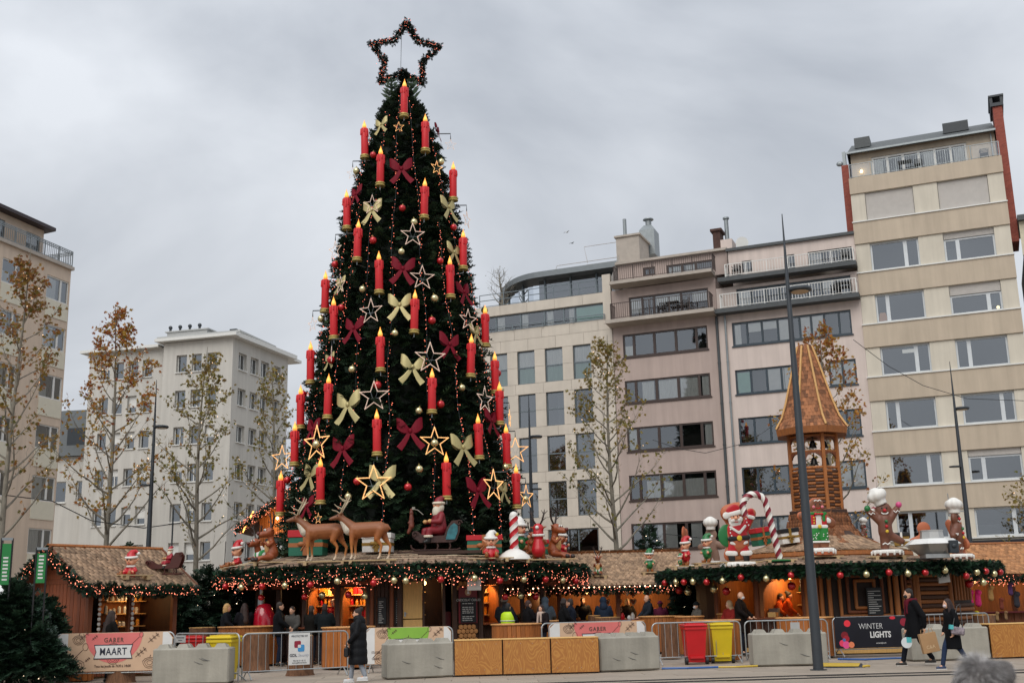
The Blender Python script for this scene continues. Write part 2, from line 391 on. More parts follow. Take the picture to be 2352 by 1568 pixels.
# ---- cream building with red brick side chimneys
B = bldg('apartment_building', 'tall cream apartment building with beige bands and red brick chimneys', FP, AF)
m_cream = mat('cream_render', 'c9c2b3', .85, streak=.09, var=.05, scale=.7, bump=.1, bscale=25); m_beige = mat('beige_render', 'b8aa97', .85, streak=.09, var=.05, scale=.6, bump=.1, bscale=25)
m_slate = mat('roof_slate', '4d5152', .6, var=.2, scale=6, bump=.3, stretch=(1,1,6)); m_alu = plain('pale_aluminium', 'c4c9cc', .4, metal=.1); m_shut = mat('roller_shutter', 'bdb9b4', .6, var=.05)
m_zinc = mat('zinc', '8c9294', .45, metal=.6, var=.1); m_dark = plain('dark_frame', '262d33', .45)
u0, u1 = .3, 8.42; ST = [(22.6,24.25),(19.58,21.23),(16.56,18.2),(13.56,15.18),(10.53,12.16),(7.49,9.14),(4.6,6.1)]
cols_ = [(1.07,3.68),(4.98,7.6)]
holes = [(a,c,z0,z1) for z0,z1 in ST for a,c in cols_]
facade('wall', B, u0, u1, 0, 25.2, holes, m_cream, .22)
for i,(z0,z1) in enumerate(ST):
    top = 25.22 if i == 0 else ST[i-1][0] - .05
    b = MB(); b.box((u0-.02,-.09,z1+.02),(u1+.02,-.003,top)); b.build('band', m_beige, B)
    b = MB(); b.box((u0-.05,-.15,z0-.075),(u1+.05,-.004,z0-.01)); b.build('ledge', m_white, B)
    for c,(a,d) in enumerate(cols_):
        if i == 0:
            s_ = MB()
            for k in range(30): zz = z0+.02+k*(z1-z0-.04)/30; s_.add([(a+.02,.09,zz),(d-.02,.09,zz),(d-.02,.075,zz+.03),(a+.02,.075,zz+.03),(d-.02,.09,zz+.055),(a+.02,.09,zz+.055)],[(0,1,2,3),(3,2,4,5)])
            s_.build('roller_shutter', m_shut, B); continue
        half = {(1,1):.22,(2,1):.34,(5,1):.2}.get((i,c), 0)
        zt = z1 - (z1-z0)*half
        if half:
            s_ = MB(); k_ = max(3,int((z1-zt)/.055))
            for k in range(k_): zz = zt+k*(z1-zt)/k_; s_.add([(a+.02,.09,zz),(d-.02,.09,zz),(d-.02,.075,zz+.03),(a+.02,.075,zz+.03),(d-.02,.09,zz+.053),(a+.02,.09,zz+.053)],[(0,1,2,3),(3,2,4,5)])
            s_.build('roller_shutter', m_shut, B)
        mu = [(.72,),(.27,),(.25,),(.74,),(.72,),(.26,),(.24,),(.76,),(.74,),(.28,),(.27,),(.73,)][(i-1)*2+c]
        cu = {(1,1):[(.05,.22,.6,0,m_curt)],(6,1):[(.05,.45,.42,0,m_blind)],(2,1):[(.76,.97,.9,.3,m_curt)]}.get((i,c))
        window(B, a, d, z0, zt, .2, m_alu, m_gdark, mull=mu, fw=.10, mw=.2, curt=cu)
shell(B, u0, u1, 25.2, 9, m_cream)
b = MB(); b.lathe([(.2,16.72),(.22,16.95),(.16,17.2)],14,M=Matrix.Translation((1.38,.5,0))); b.build('window_lamp', mat('lampshade','ffb27a',.6,var=.05,emit=.5), B)
b = MB(); b.box((2.2,.7,14.85),(2.85,.75,15.05)); b.build('ceiling_light', mat('office_light','fff3e0',.6,var=0,emit=1.0), B)
b = MB(); b.ell((7.35,.4,16.8),.09); b.build('window_lamp', mat('lamp_glow','ffdca0',.5,emit=6), B)
# set-back top floor with terrace, slate roof
facade('top_floor_wall', B, u0+.1, u1-.15, 25.22, 27.15, [(1.55,6.75,25.25,26.75)], m_beige, .15, v=1.1)
window(B, 1.55, 6.75, 25.25, 26.75, 1.22, m_white, m_glass, mull=(1/6,2/6,3/6,4/6,5/6), fw=.12, curt=[(.02,.12,.95,0,m_curt),(.55,.66,.95,0,m_curt),(.86,.97,.95,0,m_curt)], mw=.14)
railing(B, 1.6, 6.9, 25.25, .85, .05, m_zinc, step=.12, rails=(1.0,)); railing(B, u0+.05, 1.58, 25.25, .85, .05, m_zinc, bars=False); railing(B, 6.92, u1-.05, 25.25, .85, .05, m_zinc, bars=False)
for a,c in ((u0+.12,1.5),(6.98,u1-.1)):
    p = MB(); p.quad((a,.05,25.34),(c,.05,25.34),(c,.05,26.05),(a,.05,26.05)); p.build('glass_screen', m_glass, B)
b = MB(); b.add([(u0-.05,.75,27.12),(u1-.1,.75,27.12),(u1-.1,4.5,29.0),(u0-.05,4.5,29.0),(u0-.05,4.5,25.2),(u1-.1,4.5,25.2),(u0-.05,.75,27.0),(u1-.1,.75,27.0)],[(0,1,2,3),(3,2,5,4),(6,7,1,0),(6,0,3,4),(1,7,5,2)]); rf = b.build('roof', m_slate, B)
b = MB(); b.box((u0-.08,.62,27.02),(u1-.08,.74,27.13)); b.build('gutter', m_zinc, B)
b = MB(); b.box((5.6,2.4,28.0),(7.0,3.4,28.62)); b.build('roof_window', m_dark, rf)
b = MB(); b.box((.6,2.2,27.9),(1.5,3.2,28.55)); b.build('dormer', m_slate, rf)
m_brick = bpy.data.materials.new('red_brick'); m_brick.use_nodes = True
t_ = m_brick.node_tree; bk = N(t_, 'ShaderNodeTexBrick', inp={'Color1': (.22,.045,.03,1), 'Color2': (.30,.07,.045,1), 'Mortar': (.2,.12,.1,1), 'Scale': 4.0, 'Mortar Size': .012, 'Row Height': .28, 'Brick Width': .9}); tcn = N(t_, 'ShaderNodeTexCoord'); mpn = N(t_, 'ShaderNodeMapping'); mpn.inputs['Rotation'].default_value = (R(90), 0, R(20))
t_.links.new(tcn.outputs['Object'], mpn.inputs[0]); t_.links.new(mpn.outputs[0], bk.inputs[0]); t_.links.new(bk.outputs[0], t_.nodes['Principled BSDF'].inputs['Base Color']); t_.nodes['Principled BSDF'].inputs['Roughness'].default_value = .85
b = MB(); b.box((u1-.08,.9,20.5),(u1+.42,3.0,28.5)); ch = b.build('chimney', m_brick, B)
b = MB(); b.box((u1-.2,.8,28.505),(u1+.5,3.1,28.7)); b.box((u1-.2,.8,28.7),(u1-.05,1,29.05)); b.box((u1+.35,.8,28.7),(u1+.5,1,29.05)); b.box((u1-.2,2.9,28.7),(u1+.5,3.1,29.05)); b.box((u1-.25,.75,29.05),(u1+.55,3.15,29.16)); b.build('chimney_cap', m_dark, ch)
b = MB(); b.box((-.16,1.0,21.5),(.28,3.0,26.5)); ch = b.build('chimney', m_brick, B); b = MB(); b.box((-.1,1.4,26.5),(.1,1.7,27.5)); b.ell((-.25,1.2,26.7),(.2,.1,.16)); b.build('flue', m_zinc, ch)
b = MB(); b.cyl((u1-.35,1.0,25.3),(u1-.35,1.0,27.0),.04,n=6); b.build('drainpipe', m_zinc, B)
b = MB(); b.ell((.95,.98,25.95),(.07,.07,.1)); b.build('wall_lamp', mat('lamp_glow','ffdca0',.5,emit=6), B)
# sign over the restaurant
sg = MB(); sg.box((3.9,-.3,3.55),(8.5,-.1,4.4)); sgn = sg.build('shop_sign', plain('sign_navy','10141f',.35), B)
text('"Bistrot de Paris"', .44, plain('sign_white','e8e4da',.5), sgn, upright(6.15,-.31,3.97), bold=.012, sx=.86)
# terrace furniture
m_blackp = plain('black_plastic', '17181a', .5)
def small_table(par, u, v, z, s=1.0):
    b = MB(); b.box((u-.4*s,v-.3,z+.68*s),(u+.4*s,v+.3,z+.72*s))
    for i in (-1,1):
        for j in (-1,1): b.cyl((u+i*.33*s,v+j*.25,z),(u+i*.3*s,v+j*.2,z+.68*s),.02,n=5)
    b.build('terrace_table', m_blackp, par)
def small_chair(par, u, v, z, f=1):
    b = MB(); b.box((u-.22,v-.22,z+.4),(u+.22,v+.22,z+.44))
    for i in (-1,1):
        for j in (-1,1): b.cyl((u+i*.2,v+j*.2,z),(u+i*.2,v+j*.2,z+.4),.02,n=5)
        b.cyl((u+i*.2*1,v+.2,z+.4),(u+f*.05+i*.2,v+.25,z+.85),.018,n=5)
        b.box((u+i*.22-.02,v-.2,z+.6),(u+i*.22+.02,v+.2,z+.63))
    for k in range(5): b.box((u-.2,v+.21+k*.01,z+.5+k*.08),(u+.2,v+.23+k*.01,z+.54+k*.08))
    b.build('terrace_chair', m_blackp, par)
small_table(B, 3.4, .6, 25.25); small_chair(B, 4.1, .6, 25.25); small_chair(B, 7.6, .6, 25.25)
# ---- light pink building
B = bldg('apartment_building', 'light pink apartment building with dark blue window frames and white balcony railings', FP, AF)
m_pink = mat('pale_pink_render', 'cbbdb5', .85, streak=.09, var=.05, scale=.5, bump=.1, bscale=25); m_bluef = plain('blue_grey_frame', '2c3a44', .4); m_tar = mat('dark_flashing', '44484a', .6, var=.15)
u0, u1 = -7.85, .29
rows = [(16.1,17.52),(13.24,14.68),(10.36,11.86),(7.5,9.02),(4.75,6.22)]
holes = [(-7.06,-.3,16.1,17.52)] + [h for z0,z1 in rows[1:] for h in ((-7.06,-3.0,z0,z1),(-1.77,-.27,z0,z1))] + [(-6.66,-.13,18.3,19.52)]
facade('wall', B, u0, u1, 0, 19.7, holes, m_pink, .16)
W8 = [.128,.255,.39,.51,.575,.67,.78,.9]
window(B, -7.06,-.3,16.1,17.52,.13,m_bluef,m_glass,mull=W8,fw=.1,mw=.12,sill=(m_bluef,.2,.07),curt=[(.13,.25,.95,.55,m_blind),(.26,.385,.95,.6,m_blind),(.395,.505,.96,.03,m_blind),(.58,.665,.96,.05,m_blind),(.675,.775,.96,.03,m_blind),(.02,.07,.95,.03,m_curt)])
for i,(z0,z1) in enumerate(rows[1:]):
    cu = [[(.02,.21,.9,.05,m_teal),(.45,.68,.96,.02,m_blind),(.69,.98,.96,.02,m_blind)],[],[(.7,.95,.8,.05,m_curt)],[(.02,.98,.95,.05,m_blind)]][i]
    window(B, -7.06,-3.0,z0,z1,.13,m_bluef,m_glass,mull=(.22,.445,.65,.82),fw=.09,mw=.12,sill=(m_bluef,.2,.07),curt=cu)
    window(B, -1.77,-.27,z0,z1,.13,m_bluef,m_glass,mull=(.5,),fw=.1,mw=.12,sill=(m_bluef,.2,.07),curt=[(.02,.98,.95,.02,m_blind)] if i in (0,2) else None)
window(B, -6.66,-.13,18.3,19.52,.13,m_bluef,m_glass,mull=(.135,.265,.385,.5,.62,.745,.87),fw=.1,mw=.13,curt=[(.02,.12,.9,.0,m_blind),(.75,.86,.9,.4,m_blind)])
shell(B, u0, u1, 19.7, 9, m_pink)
for z,zw in ((18.02,18.28),(19.9,20.15)):
    b = MB(); b.box((u0-.02+(.3 if z > 19 else 0),-.75,z),(u1+.02,-.002,zw)); b.build('balcony_slab', m_tar, B)
railing(B, u0+.35, u1-.1, 18.28, .85, -.68, m_white, step=.16, ends=-.01); railing(B, u0+.75, u1-.1, 20.15, .75, -.68, m_white, step=.16, ends=-.01)
facade('top_floor_wall', B, u0+.85, u1, 20.15, 21.9, [(-6.22,-5.64,20.5,21.19),(-3.57,-3.14,20.17,21.2),(-2.39,.08,20.17,21.2)], m_pink, .14, v=.02)
window(B,-6.22,-5.64,20.5,21.19,.13,m_dark,m_gdark,fw=.06); window(B,-3.57,-3.14,20.17,21.2,.13,m_bluef,m_gdark,fw=.07); window(B,-2.39,.08,20.17,21.2,.13,m_bluef,m_glass,mull=(.35,.68),fw=.09,curt=[(.02,.3,.95,0,m_blind),(.72,.98,.95,0,m_blind)])
b = MB(); b.box((u0+.75,-.15,21.88),(u1,5,22.05)); b.build('roof_edge', m_tar, B)
b = MB(); b.box((u0+.85,1,20),(u1,5.5,21.88)); b.build('side_wall', m_pink, B)
gutter_pipe(B, -7.41, 0, 18.0, -.12, m_zinc); 
small_table(B,-.5,-.35,18.3); small_chair(B,-.3,-.35,20.15); small_chair(B,-1.0,-.35,18.3); small_chair(B,-6.5,-.35,20.15)
b = MB(); b.box((-7.6,1,21.5),(-6.9,2.2,23.0)); ch = b.build('chimney', m_pink, B); b = MB(); b.box((-8.05,1.0,21.6),(-7.6,2,23.6)); b.box((-8.18,.9,23.6),(-7.48,2.1,23.75)); b.build('chimney', mat('brown_brick','4a332c',.85,var=.3,scale=6,bump=.3), B)
b = MB(); b.cyl((-7.25,1.4,23.0),(-7.25,1.4,24.4),.13,n=10); b.cyl((-7.25,1.4,24.4),(-7.25,1.4,24.5),.2,n=10); b.build('flue', m_zinc, ch, smooth=40)
dsh = MB(); dsh.lathe([(.01,0),(.2,.03),(.38,.12)],16,M=Matrix.Translation((-6.3,1.0,22.6))@Mrot(95,0,10)); dsh.cyl((-6.3,1.05,22),(-6.3,1.05,22.6),.03,n=6); dsh.build('satellite_dish', m_white, B)
# ---- mauve building
B = bldg('apartment_building', 'mauve apartment building with brown window bands and two dark balconies on top', FP, AF)
m_mauve = mat('mauve_render', 'ae9d95', .85, streak=.09, var=.06, scale=.5, bump=.1, bscale=25); m_brown = plain('brown_frame', '3a2c27', .4)
u0, u1 = -14.35, -7.87
rows = [(16.12,17.55),(13.3,14.68),(10.4,11.83),(7.5,8.98),(4.6,6.15)]
holes = [(-13.75,-8.53,a,c) for a,c in rows] + [(-13.26,-8.33,18.4,19.84)]
facade('wall', B, u0, u1, 0, 20.4, holes, m_mauve, .12)
for i,(a,c) in enumerate(rows):
    cu = [[(.02,.12,.5,.05,m_curt)],[(.2,.34,.98,.05,m_curt),(.4,.62,.98,.03,m_curt),(.65,.85,.98,.03,m_curt),(.9,.98,.98,.03,m_curt)],[(.02,.12,.95,.02,m_curt),(.9,.98,.95,.02,m_curt)],[(.2,.38,.75,.02,m_curt),(.4,.61,.7,.02,m_curt),(.64,.85,.75,.02,m_curt),(.88,.98,.7,.02,m_curt)],[(.3,.52,.95,.05,m_blind),(.68,.8,.95,.05,m_blind)]][i]
    window(B,-13.75,-8.53,a,c,.1,m_brown,m_glass,mull=(.13,.375,.63,.87),fw=.1,mw=.16,sill=(m_brown,.16,.08),curt=cu)
window(B,-13.26,-8.33,18.4,19.84,.1,m_brown,m_glass,mull=(.17,.32,.66),fw=.1,mw=.12,curt=[(.02,.15,.95,.3,m_blind),(.34,.64,.97,.5,m_curt),(.8,.98,.9,.5,m_blind)])
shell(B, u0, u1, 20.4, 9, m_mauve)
m_conc = mat('pale_concrete', 'aba298', .8, var=.12, scale=2, bump=.15)
for z0,z1,e in ((18.05,18.35,0),(20.45,20.72,.35)):
    b = MB(); b.add([(u0-.15+e,-1.0,z0+.08),(u1+.02,-1.0,z0+.08),(u1+.02,-1.0,z1),(u0-.15+e,-1.0,z1),(u0-.15+e,-.002,z0),(u1+.02,-.002,z0),(u1+.02,-.002,z1),(u0-.15+e,-.002,z1)],[(0,1,2,3),(0,4,5,1),(3,2,6,7),(0,3,7,4),(1,5,6,2)]); b.build('balcony_slab', m_conc, B)
railing(B,u0+.2,u1-.2,18.35,.98,-.93,m_brown,step=.13,ends=-.01); railing(B,u0+.5,u1+.1,20.72,.93,-.93,m_brown,step=.13,ends=-.01)
facade('top_floor_wall', B, u0+.3, u1+.7, 20.72, 22.15, [(-10.93,-8.06,20.76,21.74),(-12.41,-11.66,21.24,21.79)], m_mauve, .12, v=.6)
window(B,-10.93,-8.06,20.76,21.74,.7,m_brown,m_glass,mull=(.33,.63),fw=.09,mw=.14,curt=[(.05,.3,.95,0,m_curt),(.4,.6,.95,0,m_curt)]); window(B,-12.41,-11.66,21.24,21.79,.7,m_brown,m_gdark,fw=.12,mull=(.5,))
b = MB(); b.box((u0+.2,.35,22.15),(u1+.75,6,22.3)); b.build('roof_edge', m_conc, B); b = MB(); b.box((u0+.3,1.6,20.5),(u1+.7,6,22.14)); b.build('side_wall', m_mauve, B)
gutter_pipe(B, -7.92, 0, 18.0, -.1, m_tar, .08); small_table(B,-10.4,-.5,18.35); small_chair(B,-11.1,-.5,18.35); small_chair(B,-9.6,-.5,18.35,-1)
b = MB(); b.box((-14.2,1.0,22),(-12.7,3.2,24.1)); b.box((-14.3,.9,24.1),(-12.6,3.3,24.22)); ch = b.build('stair_tower', m_conc, B)
b = MB(); b.box((-13.35,3.4,23.5),(-12.35,4.6,25.2)); b.add([(-13.35,3.4,25.2),(-12.35,3.4,25.2),(-12.35,4.6,25.2),(-13.35,4.6,25.2),(-13.1,3.7,25.6),(-12.6,3.7,25.6),(-12.6,4.3,25.6),(-13.1,4.3,25.6)],[(0,1,5,4),(1,2,6,5),(2,3,7,6),(3,0,4,7),(4,5,6,7)]); b.cyl((-12.85,4,25.6),(-12.85,4,25.95),.2,n=12); b.lathe([(.2,0),(.36,.08),(.33,.15),(.05,.2)],14,M=Matrix.Translation((-12.85,4,25.95))); b.build('ventilation_cowl', m_zinc, B, smooth=40)
b = MB(); b.cyl((-13.7,1.4,24.22),(-13.7,1.4,25.4),.12,n=10); b.build('flue', m_zinc, ch)
# ---- stone clad building with curved glass penthouse
B = bldg('apartment_building', 'pale stone clad building with tall windows and a curved glass penthouse', FP, AF)
m_stone = mat('stone_cladding', 'c4bbae', .7, streak=.06, var=.06, scale=1.2, bump=.08, bscale=20, rnd=.05); m_sj = plain('stone_joint','8f867b',.9); m_gf = plain('grey_frame','6c767b',.4,metal=.3)
u0, u1 = -31.0, -14.38
ccs = [(-16.98-1.862*i, -15.82-1.862*i) for i in range(8)]
rows = [(15.12,17.22),(12.37,14.45),(9.57,11.72),(6.81,8.92)]
holes = [(a,c,z0,z1) for z0,z1 in rows for a,c in ccs] + [(-18.94-3.7*i,-15.8-3.7*i,3.4,6.03) for i in range(4)] + [(-22.9,-14.78,18.69,19.72)]
facade('wall', B, u0, u1, 0, 20.4, holes, m_sj, .18)
# stone panels laid between the openings, each a piece of its own
zcs = [19.75,20.38] ; cuts = [3.4,4.7,6.05,6.8,7.86,8.93,9.56,10.64,11.74,12.36,13.4,14.46,15.11,16.17,17.24,18.0,18.67]
for k,(za,zb) in enumerate(list(zip(cuts,cuts[1:])) + [tuple(zcs)]):
    inw = any(z0 - .03 <= za and zb <= z1 + .05 for z0,z1 in rows)
    xs = []
    if inw:
        e = [u1] + [x for a,c in ccs for x in (c,a)] + [u0]
        xs = [(e[i+1],e[i]) for i in range(0,len(e)-1,2)]
        xs = [s_ for a,c in xs for s_ in ([(a,c)] if c-a < 1.1 else [(a,(a+c)/2),((a+c)/2,c)])]
    elif zb <= 6.06: xs = [(-15.75,u1),(-19.45,-18.98),(-23.1,-22.7)]
    else:
        x = u1 - (k % 2) * .9
        xs = [(x, u1)] if x < u1 else []
        while x > -27: xs.append((max(x-1.862,-27), x)); x -= 1.862
    for a,c in xs:
        if c < -25.5: continue
        p = MB(); p.box((a+.008,-.03,za+.008),(c-.008,-.002,zb-.008)); p.build('stone_panel', m_stone, B)
for i,(z0,z1) in enumerate(rows):
    for j,(a,c) in enumerate(ccs[:6]):
        cu = [(.02,.98,.98,.02,m_curt)] if i == 0 else ([(.6,.95,.9,0,m_curt)] if (i+j) % 3 == 2 else None)
        window(B,a,c,z0,z1,.14,m_gf,(m_ggreen,m_glass) if i == 0 or (i == 1 and j == 0) else m_gdark,trans=(.5,),fw=.05,mw=.07,curt=cu)
for i in range(3): window(B,-18.94-3.7*i,-15.8-3.7*i,3.4,6.03,.14,m_gf,m_gdark,mull=(.33,.6),fw=.06)
window(B,-22.9,-14.78,18.69,19.72,.14,m_gf,m_glass,mull=(.09,.3,.5,.66,.75),fw=.05,mw=.09,curt=[(.1,.16,.98,.02,m_curt),(.31,.36,.98,.02,m_curt),(.52,.57,.98,.02,m_curt),(.7,.74,.98,.02,m_curt),(.76,.99,.98,.0,m_teal)])
railing(B,-23.0,-14.8,18.69,.28,-.12,m_gf,bars=False,rails=(1.0,),posts=2.0); railing(B,-23.3,-14.8,20.4,.85,.1,m_gf,bars=False,rails=(1.0,.55),posts=1.6)
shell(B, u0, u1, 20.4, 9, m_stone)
# penthouse: glazed bow and its overhanging roof slab
pts = []
for i in range(25):
    t = i / 24; pts.append((-14.1 - 10.6 * t, 1.0 + 5.5 * max(0, (t - .5) / .5) ** 2.2))
b = MB(); n = len(pts); b.add([(x,y,22.25) for x,y in pts]+[(x,y,22.62) for x,y in pts]+[(pts[-1][0],9,22.25),(pts[0][0],9,22.25),(pts[-1][0],9,22.62),(pts[0][0],9,22.62)],[(i,i+1,n+i+1,n+i) for i in range(n-1)]+[tuple(range(n-1,-1,-1))+(2*n+1,2*n),tuple(range(n,2*n))+(2*n+2,2*n+3)]); b.build('penthouse_roof', plain('roof_slab_grey','777d80',.45,metal=.3), B)
b = MB()
for i in range(0,23,1):
    (xa,ya),(xb,yb) = pts[i],pts[i+1]; b.quad((xa,ya+.9,20.42),(xb,yb+.9,20.42),(xb,yb+.9,22.25),(xa,ya+.9,22.25))
    if i % 4 == 0: fr = MB(); fr.box((xa-.05,ya+.8,20.42),(xa+.05,ya+.92,22.25)); fr.build('mullion', m_gf, B)
b.build('penthouse_glazing', m_gdark, B)
b = MB(); b.quad((-24.5,8.2,20.42),(-14.1,3.5,20.42),(-14.1,3.5,22.2),(-24.5,8.2,22.2)); b.build('room_shade_sheet', m_room, B)
b = MB(); b.add([(-14.25,-.2,20.5),(-14.05,.9,20.5),(-14.05,.9,23.0),(-14.25,-.2,21.2)],[(0,1,2,3)]); b.build('party_screen', plain('screen','c3c2bd',.5), B)
b = MB(); b.box((-14.9,-.06,18.4),(-14.38,.3,21.5)); b.build('corner_pier', m_stone, B)
b = MB(); b.box((-16.6,2,22.62),(-14.3,3,22.95)); b.tube([(-18.5,1.5,22.7),(-18.4,1.5,23.0),(-14.2,1.5,23.0)],.02,4); b.tube([(-16.2,1.2,22.8),(-16.4,1.2,23.9),(-14.2,1.2,23.9)],.018,4); b.build('roof_parapet', m_conc, B)
# ---- dark slate clad building at the edge
B = bldg('apartment_building', 'dark slate clad building with pale brick top beside the cream building', FP, AF)
facade('wall', B, 8.9, 16, 0, 19.5, [(9.6,11,13.2,15)], m_slate, .2, v=.25); window(B,9.6,11,13.2,15,.4,m_white,m_gdark,fw=.08)
facade('top_floor_wall', B, 8.9, 16, 19.5, 21.5, [(9.5,10.3,20.4,21.1)], mat('pale_brick','c9c1ab',.8,var=.15,scale=2,stretch=(1,1,5)), .15, v=.6); window(B,9.5,10.3,20.4,21.1,.72,m_dark,m_gdark,fw=.06)
b = MB(); b.box((8.85,.3,21.5),(16,4,21.8)); b.build('roof_edge', m_tar, B); shell(B, 8.9, 16, 19.4, 6, m_slate, v=.25)
b = MB(); b.box((8.95,-.35,17.4),(16,.24,17.75)); b.build('cornice', m_tar, B); b = MB(); b.box((8.95,-.4,11.2),(16,.24,11.5)); b.build('cornice', m_tar, B)
# ---- grey white corner building on the left
rr = ray(532.5, 876.7); GP = Vector((rr.x/rr.y*86, 86, 0))
B = bldg('apartment_building', 'grey white corner building with rows of small white framed windows', GP, R(-15))
m_grey = mat('grey_render', 'bdbab3', .85, streak=.09, var=.04, scale=.35, bump=.1, bscale=20)
tops = [21.43,18.6,15.72,12.8,9.78,6.85,3.9]
cA = [(-4.92,-4.0),(-3.55,-2.7),(-2.2,-1.34)]; cB = [(-12.1,-11.28),(-10.9,-10.0),(-9.53,-8.7),(-8.29,-7.42)]
facade('wall', B, -6.1, 0, 0, 22.5, [(a,c,t-1.38,t) for t in tops for a,c in cA], m_grey, .32)
facade('wing_wall', B, -13.2, -6.1, 0, 22.3, [(a,c,t-1.38,t) for t in tops for a,c in cB], m_grey, .32, v=.55)
b = MB(); b.quad((-6.1,0,0),(-6.1,0,22.5),(-6.1,.55,22.3),(-6.1,.55,0)); b.build('wall_return', m_grey, B)
random.seed(11)
def gwin(par, a, c, t, v, nf=None):
    k = random.random(); sh = 0 if k < .55 else (.35 if k < .8 else .6)
    zt = t - 1.38 * sh
    if sh:
        s_ = MB(); s_.box((a+.02,v-.06,zt),(c-.02,v-.03,t)); s_.build('roller_shutter', m_white, par)
    window(par, a, c, t-1.38, zt, v, m_white, m_gdark, fw=.07, mull=(.5,) if random.random() < .25 else (), sill=(m_white,.4,.07), curt=[(.1,.9,.95,.1,m_curt)] if random.random() < .2 else None)
for t in tops:
    for a,c in cA: gwin(B, a, c, t, .3)
    for a,c in cB: gwin(B, a, c, t, .85)
for a,c in ((-6.1,0),(-13.2,-6.1)):
    b = MB(); vv = 0 if c == 0 else .55; b.box((a+.05,vv+1.0,0),(c-.05,vv+1.05,22)); b.build('room_shade_sheet', m_room, B)
b = MB(); b.box((-6.6,-.6,22.55),(.55,11,22.78)); b.box((-13.8,0,22.3),(-6.62,11,22.52)); b.build('cornice', m_white, B)
b = MB(); b.box((-8.4,3,22.6),(-1.2,9,23.7)); b.box((-8.6,2.8,23.7),(-1.0,9.2,23.85)); b.box((-7.9,3.2,23.85),(-4.2,7,24.25)); b.box((-8.05,3.1,24.25),(-4.05,7.1,24.35)); at_ = b.build('attic', mat('attic_grey','a9aaa8',.8,var=.06), B)
for k in range(4): b = MB(); b.cyl((-7.6+k*.9,3.2,24.35),(-7.6+k*.9,3.2,24.6),.1,n=8); b.ell((-7.6+k*.9,3.2,24.65),.17,nu=8,nv=6); b.build('roof_vent', m_dark, at_)
b = MB(); b.box((-2.6,4,23.85),(-2.0,5,24.3)); b.build('roof_vent', m_dark, at_)
b = MB(); b.quad((-13.2,.55,0),(-13.2,12,0),(-13.2,12,22.3),(-13.2,.55,22.3)); b.build('side_wall', m_grey, B)
b = MB(); b.box((-11.3,-.25,2.9),(-10.8,.4,3.6)); b.box((-10.2,-.3,1),(-7,.5,3.4)); b.build('entrance_canopy', m_tar, B)
gutter_pipe(B, -6.28, 0, 22.2, .4, m_zinc)
# return face of the same corner building is its side wing, turned around the corner
B2 = obj('return_wing', None, B); B2.rotation_euler = (0,0,R(87))
cC = [(.88,2.05),(2.65,3.85),(4.25,5.5),(6.3,7.4)]
facade('return_wall', B, 0, 8.6, 0, 22.5, [(a,c,t-1.3,t+.05) for t in tops for a,c in cC], m_grey, .3).rotation_euler = (0,0,R(87))
def rot_children(before):
    for o_ in [x for x in bpy.data.objects if x not in before and x.parent == B]: o_.rotation_euler = (0,0,R(87))
bf = set(bpy.data.objects)
for t in tops:
    for a,c in cC: window(B, a, c, t-1.3, t+.05, .28, m_white, m_gdark, fw=.08, mull=(.5,), sill=(m_white,.38,.07), curt=[(.1,.9,.95,.1,m_blind)] if random.random() < .3 else None)
b = MB(); b.box((.05,1.0,0),(8.5,1.05,22)); b.build('room_shade_sheet', m_room, B)
b = MB(); b.box((.0,-.55,22.5),(9.2,3,22.84)); b.build('cornice', m_white, B)
b = MB(); b.quad((8.6,0,0),(8.6,10,0),(8.6,10,22.5),(8.6,0,22.5)); b.build('side_wall', m_grey, B)
rot_children(bf); bpy.data.objects.remove(B2)
# ---- low slate roofed house between the two blocks on the left
B = bldg('slate_roof_house', 'low grey house with steep slate roof between the pink and grey buildings', GP + Vector((-14.5,5.5,0)), R(-8))
facade('wall', B, -6.5, 4, 0, 14.2, [(-1.2,0,10.5,12.2),(.9,2.1,10.5,12.2),(-3.4,-2.2,10.5,12.2)], m_grey, .25)
for a in (-1.2,.9,-3.4): window(B,a,a+1.2,10.5,12.2,.22,m_white,m_gdark,fw=.08,sill=(m_white,.35,.07))
b = MB(); b.add([(-6.6,-.4,14.2),(4,-.4,14.2),(4,3.2,18.6),(-6.6,3.2,18.6),(4,8,14.2),(-6.6,8,14.2)],[(0,1,2,3),(3,2,4,5),(1,4,2),(0,3,5)]); rf = b.build('roof', m_slate, B); b = MB(); b.box((-.4,.4,15.0),(1.2,2.5,16.6)); b.build('dormer', m_dark, rf); shell(B,-6.5,4,14.1,7,m_grey)
# ---- pinkish beige block at the left edge
rr = ray(161.9, 645.3); LP = Vector((rr.x/rr.y*66, 66, 0))
B = bldg('apartment_building', 'peach beige block with white window panels and a railed roof terrace', LP, R(73))
m_peach = mat('peach_render', 'cbb8a5', .85, streak=.09, var=.05, scale=.5, bump=.1, bscale=25); m_panel = mat('cream_panel', 'd2ccb9', .6, var=.04)
zt = [21.26,18.34,15.38,12.42,9.46,6.5]
cl = [(-2.05,-.1),(-5.7,-3.95),(-9.4,-7.6),(-13,-11.2)]
facade('wall', B, -16, 0, 0, 22.05, [(a,c,t-1.42,t) for t in zt for a,c in cl], m_peach, .14)
for t in zt:
    for a,c in cl[:3]:
        window(B,a,c,t-1.42,t,.1,m_white,m_glass,mull=(.66,),fw=.08,mw=.14,curt=[(.1,.4,.5,.0,m_blind)] if random.random()<.5 else [(.0,.5,.95,0,m_curt)])
        p = MB(); p.box((a,-.035,t-2.46),(c,-.003,t-1.44)); p.build('window_panel', m_panel, B)
shell(B,-16,0,22.0,8,m_peach)
b = MB(); b.box((-16,-.18,22.05),(.08,8,22.25)); b.build('terrace_slab', m_conc, B)
